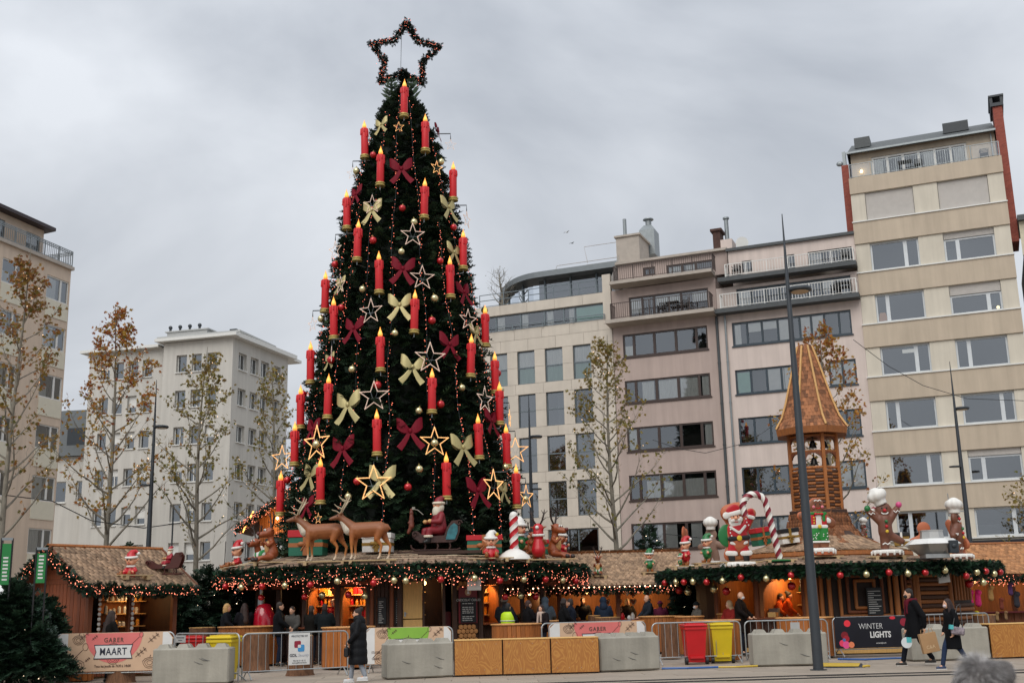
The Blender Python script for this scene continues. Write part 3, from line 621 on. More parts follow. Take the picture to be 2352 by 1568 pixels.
railing(B,-16,-.05,22.25,.95,-.08,m_zinc,step=.16,rails=(1.0,.9,.8),ends=3)
facade('top_floor_wall', B, -16, -2.0, 22.25, 24.0, [(-3.46,-2.3,22.3,23.55),(-6.6,-5.2,22.3,23.6),(-10,-8.5,22.3,23.6)], m_peach, .12, v=.5)
window(B,-3.46,-2.3,22.3,23.55,.6,m_gf,m_glass,fw=.06); window(B,-6.6,-5.2,22.3,23.6,.6,m_gf,m_glass,fw=.06)
b = MB(); b.add([(-2,.5,22.25),(-1.6,2.5,22.25),(-1.6,2.5,24),(-2,.5,24)],[(0,1,2,3)]); b.build('side_wall', m_peach, B)
b = MB(); b.prism([(-16,-.1),(-1.7,-.1),(-1.2,3),(-1.2,7),(-16,7)],24.0,24.2); b.build('roof_edge', mat('maroon_fascia','33262a',.5), B)
b = MB(); b.box((-16,1.5,22.3),(-2,1.55,24)); b.build('room_shade_sheet', m_room, B)
# ------------------------------------------------------------------ fir foliage kit
def spray_template(pairs=6, w=.34, th=.06):
    V = []; F = []
    def dia(a, b, wd, up):
        a = np.array(a); b = np.array(b); d = b - a; s = np.cross(d, up); s = s / np.linalg.norm(s) * wd; k = len(V); m_ = a + d * .55
        V.extend([a, m_ + s, b, m_ - s]); F.append((k, k+1, k+2, k+3))
    z = np.array([0, 0, 1.0])
    dia((0,0,0), (1,0,.0), th*.8, z); dia((0,0,0), (1,0,.0), th*.8, np.array([0,1.0,0]))
    for i in range(pairs):
        x = .12 + .78 * i / pairs; l = w * (1.15 - .75 * i / pairs)
        for s_ in (-1, 1): dia((x, 0, 0), (x + l*.7, s_*l, .05 - .05*(i % 2)), th, z)
        if i % 2 == 0: dia((x,0,0), (x + l*.6, 0, l*.7), th*.8, np.array([0,1.0,0]))
    return np.array(V), F
SP_V, SP_F = spray_template()
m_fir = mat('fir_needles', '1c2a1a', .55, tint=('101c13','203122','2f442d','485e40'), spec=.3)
m_gar = mat('garland_needles', '1d3a22', .5, tint=('08130c','102417','193422','24462d'), spec=.3)
m_bark = mat('bark', '4a3a2c', .9, var=.3, scale=3, stretch=(4,4,1), bump=.5)
m_bulb = mat('warm_bulb', 'ffc89a', .4, var=0, emit=6); m_bulbr = mat('red_warm_bulb', 'ff8f70', .4, var=0, emit=2.4); m_bulbt = mat('tree_bulb', 'ff8468', .4, var=0, emit=1.5)
def sprays(name, P, D, L, m, parent, tint=None, roll=None):
    n = len(P); Ms = frames(D, RNG.uniform(-.6, .6, n) if roll is None else roll) * np.asarray(L)[:, None, None]
    return scatter(name, SP_V, SP_F, Ms, P, m, parent, RNG.random(n) if tint is None else tint)
# ------------------------------------------------------------------ giant Christmas tree
TAZ = R(-5.66); TD = 43.5; TC = Vector((TD*math.sin(TAZ), TD*math.cos(TAZ), 0))
PZ = [3.3, 3.75, 6.0, 9.8, 13.0, 16.2, 19.7, 21.4, 22.2, 22.6]; PR = [4.7, 4.65, 4.25, 3.5, 2.95, 2.4, 1.5, .95, .5, .1]
prof = lambda z: float(np.interp(z, PZ, PR))
tree = thing('christmas_tree', 'giant decorated Christmas tree rising through the round kiosk roof', 'tree', TC)
b = MB(); b.cyl((0,0,0),(0,0,22.6),.42,.06,n=12); b.build('trunk', m_bark, tree, smooth=50)
b = MB(); b.lathe([(prof(z)*.80, z) for z in PZ[:-2]] + [(.05, 22.4)], 28); b.build('shade_core', mat('fir_shade','0f1a10',.8,var=.4,scale=4,bump=.6,bscale=9), tree)  # added solid core blocking see-through; its dark colour paints the crown's inner shade
n = 17000
zz_ = []
while len(zz_) < n:
    z = RNG.uniform(3.3, 22.5, 4000); keep = RNG.uniform(0, 4.9, 4000) < np.interp(z, PZ, PR) + .12; zz_.extend(z[keep])
z = np.array(zz_[:n]); th = RNG.uniform(0, 2*math.pi, n); keep = np.sin(th) < .45        # sparse at the hidden back
keep |= RNG.random(n) < .35
z = z[keep]; th = th[keep]; n = len(z)
clump = 1 + .05*np.sin(z*4.4 + 3*np.sin(th*3)) + .045*np.sin(th*11 + z*2.3) + .03*np.sin(th*23 - z*5)
r = np.maximum(np.interp(z, PZ, PR) * .985 - .24, .05) * clump * RNG.uniform(.76, 1.0, n)
P = np.stack([r*np.cos(th), r*np.sin(th), z], 1)
D = np.stack([np.cos(th + RNG.normal(0,.5,n)), np.sin(th + RNG.normal(0,.5,n)), RNG.normal(.0,.35,n) + .35*(z > 20)], 1)
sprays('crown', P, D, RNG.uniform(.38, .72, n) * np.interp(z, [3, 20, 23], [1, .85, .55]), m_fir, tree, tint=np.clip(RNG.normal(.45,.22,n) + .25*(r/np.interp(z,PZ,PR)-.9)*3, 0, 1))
# leaders at the very top
P = []; D = []; Ls = []
for x, y, z0, h in ((-.42,-.3,21.8,1.2),(.38,-.35,21.7,1.3),(0,.2,21.9,.9),(-.7,0,21.2,.8),(.75,.1,21.1,.9)):
    for k in range(4):
        zz = z0 + h * k / 4
        for a in range(5):
            t = a * 1.257 + k; P.append((x,y,zz)); D.append((math.cos(t), math.sin(t), .9)); Ls.append(.42*(1-k*.16))
    P.append((x,y,z0)); D.append((0,.01,1)); Ls.append(h)
sprays('leader_shoots', np.array(P), np.array(D), np.array(Ls), m_fir, tree)
def surf(px, py, off=0.0):
    """point of the tree surface seen at a pixel, with its outward direction"""
    d = ray(px, py); d = d / d.y; best = None; y = TC.y - 5.5
    while y < TC.y + .05:
        p = Vector((d.x*y, y, CZ + d.z*y)); q = Vector((p.x-TC.x, p.y-TC.y)); rr_ = q.length; R_ = prof(p.z) + off
        if rr_ <= R_: return p, q.normalized()
        y += .04
    p = Vector((d.x*TC.y, TC.y, CZ + d.z*TC.y)); q = Vector((p.x-TC.x, -.25)); return p, q.normalized()
def orient(q): return math.atan2(q.y, q.x) + math.pi/2
# star on the top
m_steel = plain('galvanised', '9aa0a2', .4, metal=.8)
SP = atY(928, 128, TC.y); st = thing('star_topper', 'big green garland star with lights on top of the tree', 'star', SP, -.05)
pts = []
for k in range(10):
    a = R(90 + 36*k - 5); rr_ = 1.52 if k % 2 == 0 else .82; pts.append(Vector((rr_*math.cos(a), 0, rr_*math.sin(a))))
fp = [p for k in range(10) for p in [pts[k].lerp(pts[(k+1) % 10], i/8) for i in range(8)]]
b = MB(); b.tube(fp + [fp[0]], .05, 6); b.tube([(-.02,0,-.8),(0,.05,-2.6)], .07, 6); b.tube([(-.1,0,1.3),(-.14,0,-.7)], .012, 4); b.build('frame', m_steel, st)
n = 3000; i = RNG.integers(0, len(fp), n); A = np.array([tuple(p) for p in fp]); P = A[i] + RNG.normal(0,.05,(n,3)); D = RNG.normal(0,1,(n,3)); sprays('greenery', P, D, RNG.uniform(.11,.18,n), m_gar, st, tint=RNG.random(n)*.35)
n = 300; z = RNG.uniform(-1.9,-.7,n); sprays('stem_greenery', np.stack([RNG.normal(0,.06,n),RNG.normal(0,.06,n),z],1), RNG.normal(0,1,(n,3)), RNG.uniform(.15,.28,n), m_gar, st, tint=RNG.random(n)*.35)
n = 230; i = RNG.integers(0, len(fp), n); P = A[i] + RNG.normal(0,.09,(n,3)) + np.array([0,-.08,0]); tag(bulbs('fairy_lights', P, .014, m_bulbt, st), kind='stuff')
# candles
m_wax = plain('red_wax', 'c9262c', .4, spec=.4); m_gold = plain('dull_gold', 'b7a463', .35, metal=.5); m_goldr = mat('gold_ribbon','ab9f6e',.45,metal=.3,var=.1,stretch=(20,1,1)); m_redr = mat('red_ribbon','6e0d1f',.6,spec=.15,var=.2,stretch=(20,1,1))
m_flame = bpy.data.materials.new('flame'); m_flame.use_nodes = True; t_ = m_flame.node_tree; bs = t_.nodes['Principled BSDF']; tcn = N(t_,'ShaderNodeTexCoord'); sx_ = N(t_,'ShaderNodeSeparateXYZ'); rm_ = N(t_,'ShaderNodeValToRGB')
rm_.color_ramp.elements[0].color = (1,.16,.01,1); rm_.color_ramp.elements[1].color = (1,.30,.03,1); e_ = rm_.color_ramp.elements.new(.4); e_.color = (1,.50,.10,1)
t_.links.new(tcn.outputs['Generated'], sx_.inputs[0]); t_.links.new(sx_.outputs['Z'], rm_.inputs[0]); t_.links.new(rm_.outputs[0], bs.inputs['Base Color']); t_.links.new(rm_.outputs[0], bs.inputs['Emission Color']); bs.inputs['Emission Strength'].default_value = .75; m_flame.cycles.emission_sampling = 'NONE'
def make_candle():
    c = thing('candle_light', 'big red electric candle with gold foot fixed on the giant Christmas tree', 'candle', group='candles on the giant tree')
    b = MB(); b.lathe([(.13,.12),(.145,.16),(.142,.9),(.148,1.22),(.135,1.28),(.1,1.29),(.09,1.26)],16)
    random.seed(3)
    for k in range(9):
        a = k*.7+random.random()*.3; l = random.uniform(.1,.38); x,y = .145*math.cos(a),.145*math.sin(a)
        b.caps((x,y,1.25),(x*1.03,y*1.03,1.25-l),.022,.03,6)
    b.build('wax', m_wax, c, smooth=60)
    b = MB(); b.lathe([(.19,0),(.2,.03),(.16,.08),(.185,.1),(.185,.14),(.14,.16)],18); b.build('foot', m_gold, c, smooth=50)
    b = MB(); b.lathe([(.02,1.25),(.075,1.31),(.085,1.38),(.06,1.47),(.02,1.58),(.003,1.66)],12); b.build('flame', m_flame, c, smooth=60)
    b = MB(); b.tube([(0,0,.02),(0,0,-.12),(0,.5,-.12)],.018,5); b.build('bracket', m_steel, c); return c
cand = make_candle(); first = True
CANDLES = [(928,270),(977,350),(838,365),(873,428),(974,503),(1041,462),(797,528),(820,600),(871,675),(1035,685),(1064,620),(746,718),(767,780),(951,766),(1115,797),(874,854),(1081,867),(713,882),(752,962),(992,950),(1148,976),(690,985),(676,1070),(866,1047),(1101,1055),(736,1158),(1026,1148),(1187,1168),(643,1185),(1138,905),(1165,1075)]
for x, y in CANDLES:
    p, q = surf(x, y, .28)
    o_ = cand if first else dup(cand); first = False
    o_.location = p; o_.rotation_euler = (random.uniform(-.02,.02), random.uniform(-.03,.03), orient(q) + random.uniform(-.5,.5))
# light stars: tube outline with beads
m_rope = mat('rope_light','f2d2c0',.4,var=.2,scale=60,emit=.25); m_ropew = mat('rope_light_warm','ffb878',.4,var=.25,scale=40,emit=.9)
def make_star(warm):
    s = thing('light_star', 'warm glowing star light on the giant tree' if warm else 'pale rope light star hanging on the giant tree', 'star light', group='light stars on the giant tree')
    P5 = [Vector(((.5 if k % 2 == 0 else .195)*math.cos(R(90+36*k)), 0, (.5 if k % 2 == 0 else .195)*math.sin(R(90+36*k)))) for k in range(10)]
    b = MB(); b.tube(P5 + [P5[0]], .008, 4); b.build('frame', m_steel, s)
    pt = [P5[k].lerp(P5[(k+1)%10], i/9) + Vector((0,-.012,0)) for k in range(10) for i in range(9)]
    A = np.array([tuple(p) for p in pt]); sc_ = np.eye(3)[None]*np.full(len(A), .023)[:,None,None]
    tag(scatter('rope_beads', OCT_V, OCT_F, sc_, A, m_ropew if warm else m_rope, s, smooth=True), kind='stuff')
    b = MB(); b.tube([P5[1],P5[5]],.004,3); b.tube([P5[9],P5[5]],.004,3); b.tube([P5[3],P5[7]],.004,3); b.tube([P5[0],P5[0]+Vector((0,0,.1))],.004,3); b.build('wires', m_steel, s)
    return s
proto = {False: make_star(False), True: make_star(True)}; used = set()
def put_star(x, y, w, warm, off=.35, yaw=None, arm=0):
    p, q = surf(x, y, off); o_ = proto[warm] if warm not in used else dup(proto[warm]); used.add(warm)
    dep = p.y*math.cos(PITCH) + (p.z-CZ)*math.sin(PITCH); s_ = w*dep/FPX/.95; o_.scale = (s_,)*3
    o_.location = p; o_.rotation_euler = (0, 0, (orient(q) if yaw is None else R(yaw)) + random.uniform(-.15,.15))
    if arm:
        b = MB(); b.tube([(p.x,p.y,p.z+s_*.5),(p.x,p.y,p.z+s_*.5+.25),(p.x-arm*1.3,p.y+.05,p.z+s_*.5+.28)],.022,5); tag(b.build('bracket_arm', m_dark), 'dark metal bracket arm sticking out of the giant tree', 'bracket', 'bracket arms of the giant tree')
for x,y,w in ((948,540,54),(970,638,56),(852,715,58),(988,822,70),(859,910,68),(1075,735,50),(1113,918,60),(855,470,44),(782,655,40)): put_star(x,y,w,False)
for x,y,w in ((916,292,24),(1003,386,33),(728,1018,80),(998,1015,66),(858,1110,80),(1133,1115,72),(731,1190,24)): put_star(x,y,w,True)
for x,y,w,a,yaw in ((1035,333,26,1,20),(810,398,28,-1,-20),(770,575,44,-1,-50),(718,745,34,-1,-40),(1072,505,40,1,70),(1208,1140,52,1,50),(641,1130,70,-1,-72),(648,1052,58,-1,-25),(1184,1035,58,1,10),(762,815,40,-1,-80),(1170,960,40,1,80)): put_star(x,y,w,y>900,yaw=yaw,arm=a)
# ribbon bows
def ribbon(b, pts, wid, th=.006, m=0):
    """folded strip of ribbon along pts (in XZ), width along Y with a pleat"""
    pts = [Vector(p) for p in pts]; V = []; k = len(pts)
    for i, p in enumerate(pts):
        w = wid[i] if hasattr(wid,'__len__') else wid
        d = (pts[min(i+1,k-1)] - pts[max(i-1,0)]).normalized(); s = Vector((0,-1,0)).cross(d); s = Vector((s.x, s.y, s.z)) if s.length > .1 else Vector((0,0,1))
        for j in range(5):
            t = j/4 - .5; V.append(p + s.normalized()*w*t + Vector((0, -.02*abs(math.sin(j*math.pi/2))*w*4, 0)))
    F = [(i*5+j, i*5+j+1, (i+1)*5+j+1, (i+1)*5+j) for i in range(k-1) for j in range(4)]
    return b.add(V, F, m)
def make_bow(m, label, group):
    s = thing('ribbon_bow', label, 'bow', group=group)
    for sg in (-1, 1):
        b = MB()                                   # loop: bulging closed band
        lp = []; 
        for i in range(13):
            t = 2*math.pi*i/12; lp.append((sg*(.24 - .24*math.cos(t)), .0 - .10*math.sin(t), .16 - .02*math.cos(t) - .1*math.cos(t)))
        V = []; 
        for x,y,z in lp:
            for zz in (-.13,-.05,.05,.13): V.append((x, y*(1-abs(zz)*1.2), z + .12*abs(x) + zz*(.4 + 1.35*math.sin(min(1,abs(x)/.48)*2.35))))
        b.add(V, [(i*4+j, i*4+j+1, (i+1)*4+j+1, (i+1)*4+j) for i in range(12) for j in range(3)]); b.build('loop', m, s, smooth=50)
        b = MB(); ribbon(b, [(sg*.02,-.04,.02),(sg*.12,-.07,-.16),(sg*.26,-.05,-.36),(sg*.44,-.08,-.56)], [.1,.16,.2,.24]); b.build('tail', m, s, smooth=40)
    b = MB(); b.ell((0,-.06,.05),(.07,.06,.09)); b.build('knot', m, s, smooth=60); return s
bow = {'r': make_bow(m_redr, 'dark red ribbon bow tied on the giant Christmas tree', 'red bows on the giant tree'), 'g': make_bow(m_goldr, 'gold ribbon bow tied on the giant Christmas tree', 'gold bows on the giant tree')}; used = set()
BOWS = [('r',x,y,w) for x,y,w in ((922,383,65),(818,440,48),(925,612,68),(1065,665,55),(813,748,62),(1032,785,65),(942,985,75),(788,1025,72),(718,980,60),(1097,1120,72),(706,1155,52),(1005,295,38),(1128,960,60))] + [('g',x,y,w) for x,y,w in ((876,280,42),(855,477,60),(1030,470,58),(1042,573,52),(918,695,66),(947,838,70),(800,925,78),(1063,1022,74),(877,1095,78),(713,1085,62),(782,645,40),(1092,758,48),(757,820,40),(1155,1120,50))]
for k,x,y,w in BOWS:
    p, q = surf(x, y+8, .22); o_ = bow[k] if k not in used else dup(bow[k]); used.add(k)
    dep = p.y*math.cos(PITCH) + (p.z-CZ)*math.sin(PITCH); s_ = w*dep/FPX/1.2; o_.scale = (s_,s_,s_*1.1)
    o_.location = p; o_.rotation_euler = (R(-8), random.uniform(-.12,.12), orient(q))
# baubles
m_redb = plain('red_bauble','b5141d',.18,metal=.35,coat=.6); m_goldb = plain('gold_bauble','d9cfa0',.16,metal=.85)
def make_ball(m, label, group):
    s = thing('bauble', label, 'bauble', group=group); b = MB(); b.ell((0,0,0),1.0,nu=18,nv=12); b.build('ball', m, s, smooth=70)
    b = MB(); b.cyl((0,0,.95),(0,0,1.18),.2,n=8); b.tube([(0,0,1.18),(0,0,1.5)],.04,4); b.build('cap', m_gold, s); return s
balls = {}
def put_ball(k, p, r, key='t'):
    if (k,key) not in balls:
        nm = {'t':('red shiny bauble on the giant Christmas tree','gold shiny bauble on the giant Christmas tree','baubles on the giant tree'),'m':('red bauble hanging from the lit garland of the round kiosk','gold bauble hanging from the lit garland of the round kiosk','baubles on the round kiosk garland'),'o':('red bauble hanging from the green garland of the belfry kiosk','gold bauble hanging from the green garland of the belfry kiosk','baubles on the belfry kiosk garland')}[key]
        balls[(k,key)] = make_ball(m_redb if k == 'r' else m_goldb, nm[0] if k == 'r' else nm[1], nm[2]); o_ = balls[(k,key)]
    else: o_ = dup(balls[(k,key)])
    o_.location = p; o_.scale = (r,)*3; o_.rotation_euler = (random.uniform(-.2,.2),random.uniform(-.2,.2),0)
for k, L_ in (('r',((857,356),(924,478),(857,552),(1011,599),(1042,522),(769,607),(784,706),(992,736),(867,884),(1012,928),(937,1118),(820,1105),(660,1102),(760,826),(1143,857),(1142,884),(697,905),(1168,1066))),('g',((1013,372),(951,510),(922,578),(833,664),(998,685),(1113,712),(907,765),(809,848),(1061,890),(962,943),(727,1020),(998,1017),(963,1077),(800,1140),(1150,895),(1161,1072),(738,732),(819,393),(1206,1146),(700,1200)))):
    for x, y in L_:
        p, q = surf(x, y, .3 if (x,y) not in ((727,1020),(998,1017)) else .4); put_ball(k, p, random.uniform(.125,.15))
# light strings hanging from the top down the tree
for k, (a, zt) in enumerate([(R(x),z_) for x,z_ in ((-158,15),(-143,20),(-128,17),(-112,21),(-92,22),(-70,21.5),(-52,16),(-36,20),(-20,14.5))]):
    s = thing('light_string', 'string of tiny warm bulbs running down the giant Christmas tree', 'light string', TC, group='light strings down the giant tree')
    P = []; w = []
    for i in range(150):
        z = zt - (zt-4.0)*i/149; aa = a + .02*math.sin(z*1.3+k); rr_ = prof(z)+.1; w.append((rr_*math.cos(aa), rr_*math.sin(aa), z))
        if random.random() < .8: P.append((rr_*math.cos(aa)+random.gauss(0,.05), rr_*math.sin(aa)+random.gauss(0,.05), z+random.uniform(-.06,.06)))
    b = MB(); b.tube(w, .008, 3, cap=False); b.build('wire', m_dark, s); tag(bulbs('fairy_lights', P, .016, m_bulbt, s), kind='stuff')
# ------------------------------------------------------------------ shingles, garlands, kiosk kit
m_shing = mat('weathered_shingle','9c8168',.85,var=.3,scale=5,island=.35,bump=.3); m_shingo = mat('new_cedar_shingle','8a5a3a',.8,var=.25,scale=5,rnd=.5,bump=.3); m_shingd = mat('grey_shingle','87705e',.85,var=.3,scale=5,island=.4,bump=.3)
m_wd = wood('dark_wood','3b2417'); m_wm = wood('stained_wood','6e3a1c',rnd=.12); m_wr = wood('red_brown_planks','7a3e1e',rnd=.18); m_wo = wood('orange_pine','955a2a',rnd=.15); m_wl = wood('light_pine','c79a5e',var=.15,rnd=.08); m_ply = wood('birch_ply','d3a866',var=.12)
m_int = wood('lit_interior_wood','9a5a24')
m_shingo2 = mat('cedar_shingle_skirt','a97650',.8,var=.25,scale=5,island=.4,bump=.3)
m_straw = plain('straw_wire','b9a78c',.8)
SH_V = [(-.5,0,0),(.5,0,0),(.5,1,.0),(-.5,1,.0),(-.5,0,.10),(.5,0,.10),(.5,1,.04),(-.5,1,.04)]; SH_F = [(4,5,6,7),(0,1,5,4),(1,2,6,5),(3,0,4,7)]
def cone_shingles(par, R0, R1, z0, slope, w, ex, m, name='shingles', front=.35, zf=None, narc=(0, 2*math.pi)):
    L_ = []; Ms = []; r = R0; k = 0
    zf = zf or (lambda q: z0 + (R0 - q) * slope)
    while r > R1:
        sl = (zf(r - .05) - zf(r)) / .05; c = 1 / math.hypot(1, sl); n = int(2*math.pi*r / w)
        for i in range(n):
            a = 2*math.pi*(i + .5*(k % 2)) / n + random.uniform(-.2,.2)*w/r
            if math.sin(a) > front: continue
            ca, sa = math.cos(a), math.sin(a); x = np.array([-sa, ca, 0]); y = np.array([-ca*c, -sa*c, sl*c]); zc = np.cross(x, y); zc = zc if zc[2] > 0 else -zc
            j = random.uniform(-.06,.06); rot = x*math.cos(j) + y*math.sin(j); y2 = y*math.cos(j) - x*math.sin(j)
            Ms.append(np.stack([rot*w*random.uniform(.8,1.0), y2*ex*1.9, zc*ex*1.4*random.uniform(.6,1.3)], 1)); L_.append((r*ca, r*sa, zf(r) + random.uniform(0,.012)))
        r -= ex * c; k += 1
    return tag(scatter(name, SH_V, SH_F, np.array(Ms), np.array(L_), m, par), kind='stuff')
def slope_shingles(par, O, U, V_, w, ex, m, name='shingles'):
    """O corner at the eave, U along the eave, V_ up the slope"""
    O = np.array(O); U = np.array(U); V_ = np.array(V_); lu = np.linalg.norm(U); lv = np.linalg.norm(V_); u = U/lu; v = V_/lv; nrm = np.cross(u, v); nrm = nrm if nrm[2] > 0 else -nrm
    Ms = []; Ls = []
    for k in range(int(lv/ex)):
        for i in range(int(lu/w)+1):
            x = (i + .5*(k % 2))*w + random.uniform(-.02,.02)
            if x > lu: continue
            Ms.append(np.stack([u*w*random.uniform(.82,1.0), v*ex*1.8, nrm*ex*1.2*random.uniform(.6,1.3)],1)); Ls.append(O + u*x + v*(k*ex))
    return tag(scatter(name, SH_V, SH_F, np.array(Ms), np.array(Ls), m, par), kind='stuff')
def garland(label, pts, rad, dens, lights=0, m=None, hang=.0, Ln=(.16,.3), lm=None, lr=.0145):
    """evergreen rope along pts with optional tiny lamps"""
    s = thing('garland', label, 'garland', pts[0]); A = np.array([tuple(Vector(p) - Vector(pts[0])) for p in pts]); seg = np.linalg.norm(np.diff(A, axis=0), axis=1); cum = np.concatenate([[0], np.cumsum(seg)]); L_ = cum[-1]
    def at(t): return np.stack([np.interp(t, cum, A[:, i]) for i in range(3)], 1)
    b = MB(); b.tube([tuple(a) for a in A], rad*.45, 6); b.build('core', m_gard, s)
    n = int(L_*dens); t = RNG.uniform(0, L_, n); q = RNG.normal(0,1,(n,3)); q /= np.linalg.norm(q,axis=1)[:,None]
    P = at(t) + q*rad*RNG.uniform(.3,.8,n)[:,None]; sprays('greenery', P, q + RNG.normal(0,.5,(n,3)), RNG.uniform(*Ln,n), m or m_gar, s)
    if lights:
        n = int(L_*lights); t = RNG.uniform(0,L_,n); q = RNG.normal(0,1,(n,3)); q /= np.linalg.norm(q,axis=1)[:,None]; P = at(t) + q*(rad*1.0)
        if hang: P[:,2] -= RNG.random(n)**2*hang*(.4+.6*np.abs(np.sin(t*1.1)))
        tag(bulbs('fairy_lights', P, lr, lm or m_bulbr, s), kind='stuff')
    return s
m_gard = plain('garland_core','0b160d',.9)
def circ(C, r, z, a0, a1, n): return [Vector((C.x + r*math.cos(a0+(a1-a0)*i/(n-1)), C.y + r*math.sin(a0+(a1-a0)*i/(n-1)), z)) for i in range(n)]
def on_circle(C, r, px, py=1400):
    d = ray(px, py); d = Vector((d.x, d.y)).normalized(); c = Vector((C.x, C.y)); t = d.dot(c); h2 = r*r - (c - d*t).length_squared
    return (d*(t - math.sqrt(max(h2, 0))) - c)
def roofpt(px, py, C, R0, R1, z0, slope, zf=None):
    zf = zf or (lambda q: z0 + (R0 - q) * slope)
    d = ray(px, py); d = d / d.y; y = C.y - R0 - .5; last = None
    while y < C.y:
        p = Vector((d.x*y, y, CZ + d.z*y)); q = math.hypot(p.x-C.x, p.y-C.y)
        if R1 <= q <= R0 + .02:
            last = Vector((p.x, p.y, zf(q)))
            if p.z <= zf(q): return last
        y += .03
    if last is None:
        k = on_circle(C, R0*.97, px, py); last = Vector((C.x+k.x, C.y+k.y, zf(R0*.97)))
    return last
def lamp(par, p, e, r=.07, c=(1,.62,.28)):
    b = MB(); b.ell((0,0,0),r,nu=8,nv=6); b.cyl((0,0,r*.8),(0,0,r*2.2),.02,n=6); o_ = b.build('lamp_bulb', mat('lamp_glow2','ffca80',.5,var=0,emit=5), par, p)
    l = bpy.data.lights.new('lamp_light','POINT'); l.energy = e; l.color = c; l.shadow_soft_size = .12; lo = bpy.data.objects.new('lamp_light', l); col.objects.link(lo); lo.parent = o_; lo.location = (0,0,-r*1.6)
def planks(par, M, u0, u1, z0, z1, w, m, v=0.0, th=.03, name='plank', gap=.006):
    n = max(1, round((u1-u0)/w)); me = None; ww = (u1-u0)/n
    b = MB(); b.bbox((gap,0,z0),(ww-gap,th,z1),.006); me = b.mesh(name, m)
    for i in range(n):
        o_ = obj(name, me, par); o_.matrix_local = M @ Matrix.Translation((u0+i*ww, v + random.uniform(-.004,.004), 0))
def segM(A, B_):
    d = (B_ - A); return Matrix.Translation((A.x, A.y, 0)) @ Matrix.Rotation(math.atan2(d.y, d.x), 4, 'Z'), d.length
def P2(v): return Vector((v.x, v.y))
# ------------------------------------------------------------------ round kiosk around the giant tree
KR, KZ, KS, KW = 6.76, 3.03, .2, 5.35
ki = thing('round_kiosk', 'round wooden market kiosk with shingle roof under the giant tree', 'kiosk', TC)
b = MB(); b.lathe([(KR,KZ-.06),(KR,KZ-.02),(4.1,KZ+(KR-4.1)*KS-.02),(4.1,KZ-.3),(KW-.2,KZ-.35),(KR-.05,KZ-.16)],48); b.build('roof', m_wd, ki)
cone_shingles(ki, KR+.03, 4.2, KZ-.015, KS, .15, .15, m_shingd)
# stray straw and cable runs over the roof
for k in range(26):
    a = R(random.uniform(-165,-15)); r0 = random.uniform(5.6,6.6); pts = [(r0*math.cos(a+t*.05), r0*math.sin(a+t*.05), KZ+(KR-r0)*KS+.09+random.uniform(0,.03)) for t in range(8)]
    b = MB(); b.tube(pts,.012,4); b.build('roof_cable', m_straw, ki)
b = MB(); b.lathe([(KW+.3,-.0),(KW+.3,.14),(.2,.14)],40); b.build('plinth', m_wd, ki)
def wallseg(px0, px1, r=KW): return segM(on_circle(TC, r, px0), on_circle(TC, r, px1))
m_goldlit = plain('amber_jar','c98a2c',.3); m_redpk = plain('red_pack','b3161f',.4); m_cork = mat('log_end','b07c4a',.7,var=.25,scale=9,rnd=.15)
def header(px0, px1, z0=2.35, z1=2.8, m=m_wd):
    M, l = wallseg(px0, px1); b = MB(); b.box((0,0,z0),(l,.12,z1),M=M); b.build('header_beam', m, ki)
def post(px, z1=2.8, w=.16, m=None):
    A = on_circle(TC, KW, px); b = MB(); b.bbox((A.x-w/2,A.y-w/2-.03,.14),(A.x+w/2,A.y+w/2,z1),.015); b.build('post', m or m_wd, ki)
def sign(M, u, z, w, h, par, tx=None, v=-.12):
    b = MB(); b.prism([(-w/2,-h/2),(w/2,-h/2),(w/2+.04,0),(w/2,h/2),(w*.1,h/2+.04),(-w*.15,h/2),(-w/2,h/2),(-w/2-.05,0)],0,.035,M=M@upright(u,v+.035,z)); o_ = b.build('carved_sign', m_wr, par)
    k = MB(); x = -w*.38
    while x < w*.38:
        ww = random.uniform(.04,.1); k.box((x,-.01,-h*.16),(x+ww*.6,0,h*.16)); x += ww + .03
    k2 = MB(); k2.add(k.v, k.f, 0, M@Matrix.Translation((u,v-.001,z))); tag(k2.build('sign_lettering', m_wd, o_), kind='stuff')
